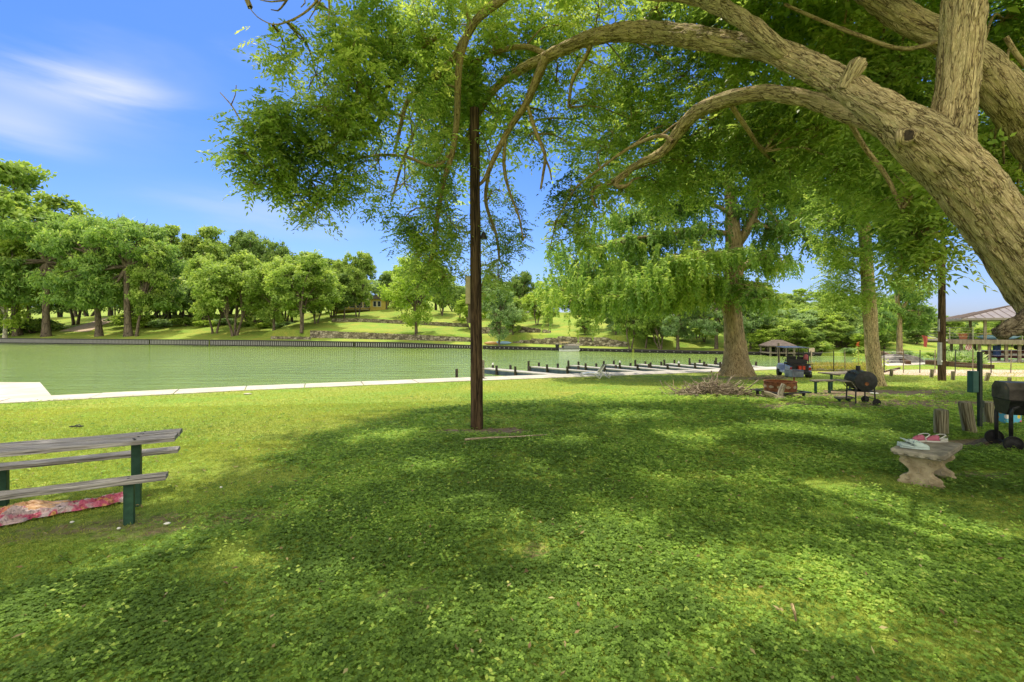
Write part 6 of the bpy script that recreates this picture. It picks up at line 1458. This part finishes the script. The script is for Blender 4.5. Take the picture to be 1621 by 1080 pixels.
# bulkheads with pale ribs
ribm = flat('pale_rib',(.33,.33,.34)); darkb = flat('bulkhead_dark',(.035,.032,.03)); capm = flat('bulkhead_cap',(.05,.045,.05))
def bulkhead(px0, px1, label, step_, ribs=True):
    P_=[]; 
    n = int((px1-px0)/6)
    for k in range(n+1):
        px = px0+(px1-px0)*k/n; kx = (px-CX)/F; y = 80.
        for it in range(30): y = float(far_shore(kx*y))+.12
        P_.append(Vector((kx*y,y,float(bulk_top(kx*y)))))
    c0 = P_[n//2].copy(); c0.z = WATER
    r = empty('bulkhead', tuple(c0), 0, label, 'retaining wall')
    vs=[]; fs=[]; v2=[]; f2=[]
    for p in P_:
        q = p-c0; vs += [(q.x,q.y,-.6),(q.x,q.y,q.z-.12),(q.x,q.y+.2,q.z-.12),(q.x,q.y+.2,-.6)]
        v2 += [(q.x,q.y-.16,q.z-.12),(q.x,q.y-.16,q.z+.06),(q.x,q.y+.25,q.z+.06),(q.x,q.y+.25,q.z-.12)]
    for k in range(n):
        for j in range(4): fs.append((4*k+j,4*k+4+j,4*k+4+(j+1)%4,4*k+(j+1)%4))
    mb = MB(); mb.add(vs,fs); mb.build('sheet_wall', darkb, r); mb = MB(); mb.add(v2,fs); mb.build('cap', capm, r)
    if ribs:
        mb = MB(); acc_ = 0
        for k in range(n):
            a,c = P_[k]-c0,P_[k+1]-c0; L_ = (c-a).length; t_ = (step_-acc_)
            while t_ < L_:
                q = a+(c-a)*(t_/L_); mb.box((q.x,q.y-.07,(q.z-.14+.15)/2),(.15,.10,max(.1,q.z-.32))); t_ += step_
            acc_ = (acc_+L_)%step_
        o = mb.build('rib', ribm, r); o['kind'] = 'stuff'
bulkhead(-40,236,'dark corrugated bulkhead with pale ribs along the left part of the far shore',.45)
bulkhead(237,330,'lower stretch of ribbed bulkhead between the two tall stretches',.45)
bulkhead(332,560,'tall ribbed bulkhead below the forked oak on the far shore',.45)
bulkhead(561,760,'ribbed bulkhead below the long stone wall on the far shore',.45)
bulkhead(764,1000,'low ribbed bulkhead behind the pontoon boat on the far shore',.8)
bulkhead(1004,1300,'low dark bulkhead below the slanting trees on the far shore',1.0)
# yellow house
p = PG(581,491,60); p = Vector(((586-CX)/F*119,119,0)); p.z = H(p.x,p.y)
s_ = 119/F
r = empty('house', tuple(p), R(6), 'yellow house with a dark low roof and white windows on top of the far slope', 'house')
yel = surf('yellow_wall',(.42,.33,.07),(.52,.42,.11),2,.85,.1); roofm = surf('roof_shingle',(.07,.06,.055),(.15,.13,.12),3,.9,.3); trimw = flat('white_trim',(.65,.66,.64)); glass = flat('dark_glass',(.03,.04,.055),.1)
def house_box(x0,x1,y0,y1,h_): mb = MB(); mb.box(((x0+x1)/2,(y0+y1)/2,h_/2-.5),(x1-x0,y1-y0,h_+1)); return mb.build('wall', yel, r)
house_box(.0,3.8,0,6,3.1); house_box(-9,0,.8,6,2.7)
mb = MB(); mb.prism([(-.5,-.6,3.1),(1.9,-.6,4.1),(4.3,-.6,3.1),(4.3,-.6,2.95),(-.5,-.6,2.95)],(0,7.2,0)); mb.prism([(-9.6,.2,2.65),(-9.6,3.4,3.6),(-9.6,6.6,2.65)],(9.4,0,0)); mb.build('roof', roofm, r)
for x,w_,z_,y_ in ((1.15,.9,1.75,0),(2.25,.9,1.75,0),(-1.0,1.5,1.5,.8),(-2.8,1.5,1.5,.8),(-4.6,1.5,1.5,.8),(-6.4,1.5,1.5,.8)):
    mb = MB(); mb.box((x,y_-.03,z_),(w_,.08,1.5)); f_ = mb.build('window', trimw, r); mb = MB(); mb.box((x,y_-.08,z_),(w_-.2,.04,1.3)); mb.build('pane', glass, f_)
mb = MB(); mb.box((-4.5,-.4,.2),(8.6,2.2,.25)); 
for i in range(9): mb.box((-8.6+i*1.03,-1.45,.75),(.08,.08,.95))
mb.box((-4.5,-1.45,1.2),(8.6,.1,.08)); mb.build('porch', flat('porch_wood',(.3,.25,.18)), r)
# white buildings glimpsed in the trees
for px,py,Yd_,w_,h_,lab in ((1118,461,92,5,3.4,'white house glimpsed through the trees left of the great cypress trunk'),(842,506,108,7,2.6,'pale house glimpsed between trunks on the crest right of the utility pole'),(958,508,96,5,2.2,'pale cottage glimpsed through the weeping branches')):
    p = Vector(((px-CX)/F*Yd_,Yd_,0)); p.z = H(p.x,p.y); r = empty('house', tuple(p), 0, lab, 'house')
    mb = MB(); mb.box((0,2,h_/2),(w_,4,h_)); mb.build('wall', flat('pale_wall',(.55,.55,.55)), r); mb = MB(); mb.prism([(-w_/2-.3,-.3,h_),(0,-.3,h_+1.0),(w_/2+.3,-.3,h_)],(0,4.6,0)); mb.build('roof', roofm, r)
    for x in (-w_/4,w_/4): mb = MB(); mb.box((x,-.02,h_*.55),(1,.06,1)); f_ = mb.build('window', glass, r)
# pontoon boat
Yd_ = far_shore(7.5)-1.4; b = Vector(((898-CX)/F*Yd_,Yd_,WATER)); s_ = Yd_/F
r = empty('pontoon_boat', tuple(b), R(3), 'small white pontoon boat with railings and seats moored at the far bulkhead', 'boat')
for yy in (-.6,.6):
    mb = MB(); mb.tube([(-14*s_,yy,.12),(16*s_,yy,.12),(19*s_,yy,.3)],[.26,.26,.06],12); mb.build('pontoon', flat('alu',(.66,.68,.70),.4,.0), r, smooth=True)
mb = MB(); mb.box((2*s_,0,.40),(33*s_,1.9,.10)); mb.build('deck', flat('deck_grey',(.14,.14,.15)), r)
for yy in (-.92,.92):
    mb = MB(); mb.box((5*s_,yy,.62),(24*s_,.03,.32)); mb.tube([(-7*s_,yy,.95),(18*s_,yy,.95)],.02,6)
    for k in range(6): mb.tube([((-7+5*k)*s_,yy,.45),((-7+5*k)*s_,yy,.95)],.018,6)
    mb.build('railing', flat('rail_grey%d'%int(yy*10+20),(.20,.20,.22)), r)
mb = MB(); mb.box((9*s_,.5,.7),(.9,.6,.5)); mb.box((14*s_,-.3,.7),(.6,.6,.5)); mb.box((0,.5,.7),(.7,.5,.5)); mb.build('seat', flat('tan_seat',(.45,.40,.34)), r, bevel=.05)
mb = MB(); mb.box((-6*s_,0,1.25),(12*s_,1.7,.07)); 
for sx in (-11,-1):
    for yy in (-.8,.8): mb.tube([(sx*s_,yy,.45),(sx*s_*1.0,yy,1.25)],.02,6)
mb.build('canopy', flat('tan_canopy',(.50,.38,.20)), r)
mb = MB(); mb.box((-16*s_,0,.45),(.45,.4,.7)); mb.box((-16*s_,0,.85),(.5,.42,.25)); mb.build('outboard_motor', blackv, r, bevel=.05)
# kayaks
for px,lab,cc in ((796,'small pale blue kayak lying on the far bank by the hazy tree',(.30,.48,.75)),(779,'orange-brown canoe leaning on the far bank beside the blue kayak',(.5,.28,.12))):
    p = P(px,543,75); p.z = H(p.x,p.y)+.1; mb = MB(); mb.tube([(-1.4,0,.18),(-.9,0,.14),(0,0,.12),(.9,0,.14),(1.4,0,.18)],[.02,.22,.3,.22,.02],10); o = mb.build('kayak', flat('kayak_c%d'%px,cc,.4), loc=p, smooth=True); tag(o,lab,'kayak')
# hip-roofed boat dock on the far shore
Yd_ = 53.0; b = P(1230,562,Yd_); s_ = Yd_/F; b.z = WATER
r = empty('boat_dock', tuple(b), R(-8), 'covered boat dock with a brown hip roof on the far shore behind the golf cart', 'boat dock')
w_, d_ = 40*s_/2, 1.7; ze = (562-546)*s_; zr = (562-537)*s_
mb = MB(); mb.add([(-w_,-d_,ze),(w_,-d_,ze),(w_,d_,ze),(-w_,d_,ze),(-w_*.35,0,zr),(w_*.35,0,zr),(-w_,-d_,ze-.1),(w_,-d_,ze-.1),(w_,d_,ze-.1),(-w_,d_,ze-.1)],[(0,1,5,4),(1,2,5),(2,3,4,5),(3,0,4),(0,6,7,1),(1,7,8,2),(2,8,9,3),(3,9,6,0),(6,9,8,7)]); mb.build('roof', surf('brown_roof',(.07,.055,.05),(.13,.10,.09),3,.8,.2), r)
for sx in (-.85,-.3,.3,.85):
    for sy in (-.8,.8): mb = MB(); mb.tube([(sx*w_,sy*d_,-.4),(sx*w_,sy*d_,ze)],.11,8); mb.build('post', grey_wood2, r)
mb = MB(); mb.box((0,0,.35),(w_*1.9,d_*1.8,.12)); mb.build('deck', grey_wood2, r)
b = P(1285,563,50.0); mb = MB(); mb.box((0,0,.55),(.6,.05,.42)); mb.box((0,.04,.1),(.1,.05,1.2)); b.z = WATER+.2; o = mb.build('notice_board', flat('pink_board',(.55,.42,.38)), loc=b); tag(o,'small pinkish board on a post at the water right of the golf cart','sign')

# ------------------------------------------------------------------ stone mound around the small cypress
p = Vector((mp_.x,mp_.y,WATER)); n1,n2 = 26,8; vs=[]; fs=[]; q = random.Random(6)
for i in range(n2+1):
    for k in range(n1):
        a = 2*math.pi*k/n1; t_ = i/n2; rr = (2.6*(1-t_)+.2)*(1+.12*math.sin(a*3+1)+.10*(q.random()-.5)); vs.append((rr*math.cos(a), rr*.8*math.sin(a), -.3+1.15*math.sin(t_*math.pi/2)+.12*(q.random()-.5)))
for i in range(n2):
    for k in range(n1): fs.append((i*n1+k,i*n1+(k+1)%n1,(i+1)*n1+(k+1)%n1,(i+1)*n1+k))
fs.append(tuple(n2*n1+k for k in range(n1)))
mb = MB(); mb.add(vs,fs); o = mb.build('stone_mound', rock, loc=p, smooth=True); tag(o,'low grey stone mound in the water around the foot of the medium cypress','rock')

# ------------------------------------------------------------------ boathouse on the right
Yd_ = 38.5; s_ = Yd_/F
b = P(1560,583,Yd_); b.z = WATER
r = empty('boathouse', tuple(b), 0, 'two-storey open timber boathouse with a brown standing-seam hip roof at the right edge', 'boathouse')
def bl(px,py,dy=0): v = P(px,py,Yd_+dy*0); return Vector((v.x-b.x, dy, v.z-b.z))
timber = surf('grey_timber',(.20,.16,.12),(.34,.29,.22),3,.85,.4,stretch=(3,3,.4)); seam = surf('metal_roof',(.22,.19,.18),(.30,.265,.25),2,.4,.05,metal=.2)
xl = bl(1499,0).x; xr = xl+9.0; zd = bl(0,537.5).z; zdb = bl(0,544.5).z; DD = 6.0
mb = MB(); mb.box(((xl+xr)/2,DD/2,(zd+zdb)/2+.06),(xr-xl,DD+.6,.12)); mb.box(((xl+xr)/2,-.32,(zd+zdb)/2),(xr-xl,.06,zd-zdb)); mb.box(((xl+xr)/2,DD+.32,(zd+zdb)/2),(xr-xl,.06,zd-zdb)); mb.build('upper_deck', timber, r, bevel=.01)
for px,dy in ((1517,.3),(1538,.3),(1549,0.2),(1568,.3),(1581,.1),(1599,.3),(1615,.2),(1640,.3),(1675,.3),(1530,DD-.3),(1560,DD-.3),(1590,DD-.3),(1630,DD-.3)):
    q_ = bl(px,0,dy); mb = MB(); mb.box((q_.x,dy,(zdb-.6)/2),(.19,.19,zdb+.6)); mb.build('post', timber, r, bevel=.01)
ze = bl(0,504.5).z; zr = ze+1.25; xe0 = bl(1514,0).x; xe1 = xe0+13.0; ye0, ye1 = -.5, 8.5
mb = MB(); hx = 4.6
mb.add([(xe0,ye0,ze),(xe1,ye0,ze),(xe1,ye1,ze),(xe0,ye1,ze),(xe0+hx,(ye0+ye1)/2,zr),(xe1-hx,(ye0+ye1)/2,zr),(xe0,ye0,ze-.16),(xe1,ye0,ze-.16),(xe1,ye1,ze-.16),(xe0,ye1,ze-.16)],[(0,1,5,4),(1,2,5),(2,3,4,5),(3,0,4),(0,6,7,1),(1,7,8,2),(2,8,9,3),(3,9,6,0),(6,9,8,7)]); rf = mb.build('roof', seam, r)
mb = MB(); k = 0; ym = (ye0+ye1)/2
x = xe0+.35
while x < xe1-.3:
    tx = min(1.0,(x-xe0)/hx, (xe1-x)/hx); mb.tube([(x,ye0,ze+.02),(x,ye0+(ym-ye0)*tx,ze+(zr-ze)*tx+.02)],.025,4); x += .52
for k in range(1,11):
    y = ye0+(ye1-ye0)*k/11; ty = min(1,(y-ye0)/(ym-ye0),(ye1-y)/(ym-ye0)); mb.tube([(xe0,y,ze+.02),(xe0+hx*ty,y,ze+(zr-ze)*ty+.02)],.025,4)
mb.tube([(xe0,ye0,ze+.03),(xe0+hx,ym,zr+.03)],.04,5); mb.tube([(xe0+hx,ym,zr+.03),(xe1-hx,ym,zr+.03)],.05,5); mb.build('seam', flat('dark_seam',(.12,.09,.085)), rf)
for px,dy in ((1543.5,.1),(1563,.1),(1600,.1),(1655,.1),(1550,DD-1.2),(1600,DD-1.2)):
    q_ = bl(px,0,dy); mb = MB(); mb.box((q_.x,dy,(zd+ze-.16)/2),(.17,.17,ze-.16-zd)); mb.build('roof_post', timber, r)
mb = MB()
for z_ in (.25,.5,.75,.95): mb.tube([(xl+.1,-.3,zd+z_),(xr,-.3,zd+z_)],.008,4); mb.tube([(xl+.1,-.3,zd+z_),(xl+.1,DD,zd+z_)],.008,4)
for k in range(7): mb.tube([(xl+.1+k*1.4,-.3,zd),(xl+.1+k*1.4,-.3,zd+1.0)],.03,6)
mb.build('railing', flat('thin_rail',(.35,.33,.3)), r)
BA = R(-30); piv = Vector((xl,0,0)); bz0 = b.copy()
def turn(v): q_ = Vector(v)-piv; return piv+Matrix.Rotation(BA,3,'Z')@q_
r.rotation_euler = (0,0,BA); r.location = bz0+piv-Matrix.Rotation(BA,3,'Z')@piv
# things on and under it
def wp(px,py,dy): return bz0+turn(bl(px,py,dy))
p = wp(1521,533,.6); p.z = b.z+zd+.02; r2 = empty('flower_pot', tuple(p), 0, 'large terracotta pot with a bushy plant on the left end of the boathouse deck', 'planter')
mb = MB(); mb.lathe((0,0,0),[(.22,0),(.32,.42),(.35,.44),(.35,.5),(.29,.5),(.28,.44)],20); mb.build('pot', flat('terracotta',(.42,.17,.10)), r2)
LV = Leaves(); n = 420; A_ = RNG.normal(size=(n,3))*[.26,.26,.16]+[0,0,.66]; LV.add(A_, rdir(n), rdir(n), .13, .08, .5+RNG.normal(size=n)*.2); LV.build('foliage', lf_oak, r2)
p = wp(1564,531,1.0); p.z = b.z+zd+.12
mb = MB(); mb.tube([(-1.35,0,.15),(-1.0,0,.12),(0,0,.1),(.8,0,.12),(1.25,0,.2)],[.03,.24,.30,.24,.03],12); o = mb.build('kayak', flat('pale_blue_hull',(.30,.55,.75),.4), loc=p, smooth=True); o.scale=(1,1,.7); o.rotation_euler=(0,0,BA); tag(o,'pale blue kayak lying on the boathouse deck under the roof','kayak')
p2 = p+Vector((-.1,.1,.28)); mb = MB(); mb.tube([(-1.2,0,.1),(-.8,0,.1),(.1,0,.08),(.9,0,.0),(1.1,0,0)],[.03,.18,.22,.15,.03],12); o = mb.build('kayak', flat('yellow_hull',(.72,.62,.22),.4), loc=p2, smooth=True); o.scale=(1,1,.6); o.rotation_euler=(0,0,BA); tag(o,'yellow kayak stacked on top of the pale blue one on the boathouse deck','kayak')
def flag(name, p, w_, h_, mat, label, sag=.15):
    nu,nv = 14,10; vs=[]; fs=[]
    for i in range(nu+1):
        for j in range(nv+1):
            u_,v_ = i/nu,j/nv; vs.append((w_*u_*(1-.25*v_)+.06*math.sin(v_*4), .05*math.sin(u_*8+v_*3), -h_*v_-sag*u_))
    for i in range(nu):
        for j in range(nv): fs.append((i*(nv+1)+j,(i+1)*(nv+1)+j,(i+1)*(nv+1)+j+1,i*(nv+1)+j+1))
    mb = MB(); mb.add(vs,fs); o = mb.build(name, mat, loc=p, smooth=True); return tag(o,label,'flag')
m, t = nt('striped_flag'); out = N(t,'ShaderNodeOutputMaterial'); bb = N(t,'ShaderNodeBsdfPrincipled', ins={'Roughness':.8}); L(t,bb.outputs[0],out.inputs[0]); tc_ = N(t,'ShaderNodeTexCoord'); sx_ = N(t,'ShaderNodeSeparateXYZ'); L(t,tc_.outputs['Generated'],sx_.inputs[0])
mu_ = N(t,'ShaderNodeMath', operation='MULTIPLY'); L(t,sx_.outputs[0],mu_.inputs[0]); mu_.inputs[1].default_value = 6.5; fr = N(t,'ShaderNodeMath', operation='FRACT'); L(t,mu_.outputs[0],fr.inputs[0]); gt = N(t,'ShaderNodeMath', operation='GREATER_THAN'); L(t,fr.outputs[0],gt.inputs[0]); gt.inputs[1].default_value = .5
c_ = ramp(t,gt.outputs[0],[(0,(.50,.05,.06)),(1,(.75,.74,.74))]); 
canton = N(t,'ShaderNodeMath', operation='GREATER_THAN'); L(t,sx_.outputs[2],canton.inputs[0]); canton.inputs[1].default_value = .72; lt = N(t,'ShaderNodeMath', operation='LESS_THAN'); L(t,sx_.outputs[0],lt.inputs[0]); lt.inputs[1].default_value = .45; an = N(t,'ShaderNodeMath', operation='MULTIPLY'); L(t,canton.outputs[0],an.inputs[0]); L(t,lt.outputs[0],an.inputs[1])
mx = N(t,'ShaderNodeMix', data_type='RGBA'); L(t,an.outputs[0],mx.inputs[0]); L(t,c_,mx.inputs[6]); mx.inputs[7].default_value=(.04,.06,.2,1); L(t,mx.outputs[2],bb.inputs['Base Color'])
flag('flag', wp(1520,541,-.2), .55, .62, m, 'small striped red and white national flag hanging under the boathouse deck', .1)
p = PG(1487,592); top_ = P(1498,539,p.y); tip = P(1469,531,p.y)
r2 = empty('flag_pole', tuple(P(1499,540,38.0)), 0, 'white pole slanting left from the boathouse corner, carrying the red flag', 'flag pole'); q0 = Vector(r2.location)
mb = MB(); tip = P(1468,532,38.0); mb.tube([(0,0,0),tuple(tip-q0)],.03,8); mb.build('pole', white_metal, r2)
flag('flag', tip+Vector((0,0,-.03)), -.42, .9, flat('red_cloth',(.50,.11,.09)), 'plain red flag hanging from the slanting white pole', -.1)
# boats and lifts under the deck
p = wp(1603,566,2.6); r2 = empty('motor_boat', (p.x,p.y,WATER+.55), BA, 'dark red and white motor boat on a lift under the boathouse', 'boat')
mb = MB(); mb.prism([(-2.6,-.95,0),(-2.9,-.95,.55),(3.2,-.95,.75),(2.2,-.95,0)],(0,1.9,0)); mb.build('hull', flat('maroon_hull',(.14,.035,.045),.3), r2, bevel=.08)
mb = MB(); mb.box((0,-.97,.30),(5.0,.03,.14)); mb.build('stripe', white_pl, r2)
mb = MB(); mb.box((.4,0,.85),(1.8,1.5,.35)); mb.build('cover', flat('dark_cover',(.05,.05,.07)), r2, bevel=.1)
for i_,(px,lab) in enumerate(((1577,'white boat lift tank, leftmost in the boathouse slip'),(1583.5,'narrow white lift tank beside the leftmost one in the slip'),(1590,'white lift tank in the middle of the boathouse slip'),(1606,'white lift tank on the right of the boathouse slip'),(1619,'white lift tank cut by the right edge of the photo'))):
    p = wp(px,582,.9); w_ = (.34,.16,.42,.5,.3)[i_]; mb = MB(); mb.box((0,0,.22),(w_,.5,.5)); o = mb.build('lift_tank', white_pl, loc=(p.x,p.y,WATER), bevel=.04); tag(o,lab,'lift tank')
for px,lab in ((1594.5,'thin white mooring pipe at the middle of the boathouse slip'),(1608,'thin white mooring pipe at the right of the boathouse slip')):
    p = wp(px,582,-.35); mb = MB(); mb.tube([(0,0,-.3),(0,0,1.25)],.035,8); o = mb.build('mooring_pipe', white_pl, loc=(p.x,p.y,WATER)); tag(o,lab,'pipe')
mb = MB(); mb.lathe((0,0,0),[(.001,-.3),(.2,-.28),(.33,-.1),(.33,.1),(.2,.28),(.001,.3)],20,MY); p = wp(1529,566,-1.6); mb.tube([(-.25,0,-.25),(-.3,0,-.75)],.03,6); mb.tube([(.25,0,-.25),(.3,0,-.75)],.03,6); o = mb.build('kettle_grill', black_paint, loc=(p.x,p.y,p.z)); tag(o,'round black grill under the left end of the boathouse deck','grill')
mb = MB(); mb.box((0,0,.45),(.45,.35,.9)); p = wp(1561.5,553,1.0); o = mb.build('life_jacket', flat('blue_vest',(.05,.10,.32)), loc=(p.x,p.y,b.z+zdb-1.0), bevel=.1); tag(o,'blue vest hanging under the boathouse deck','life jacket')
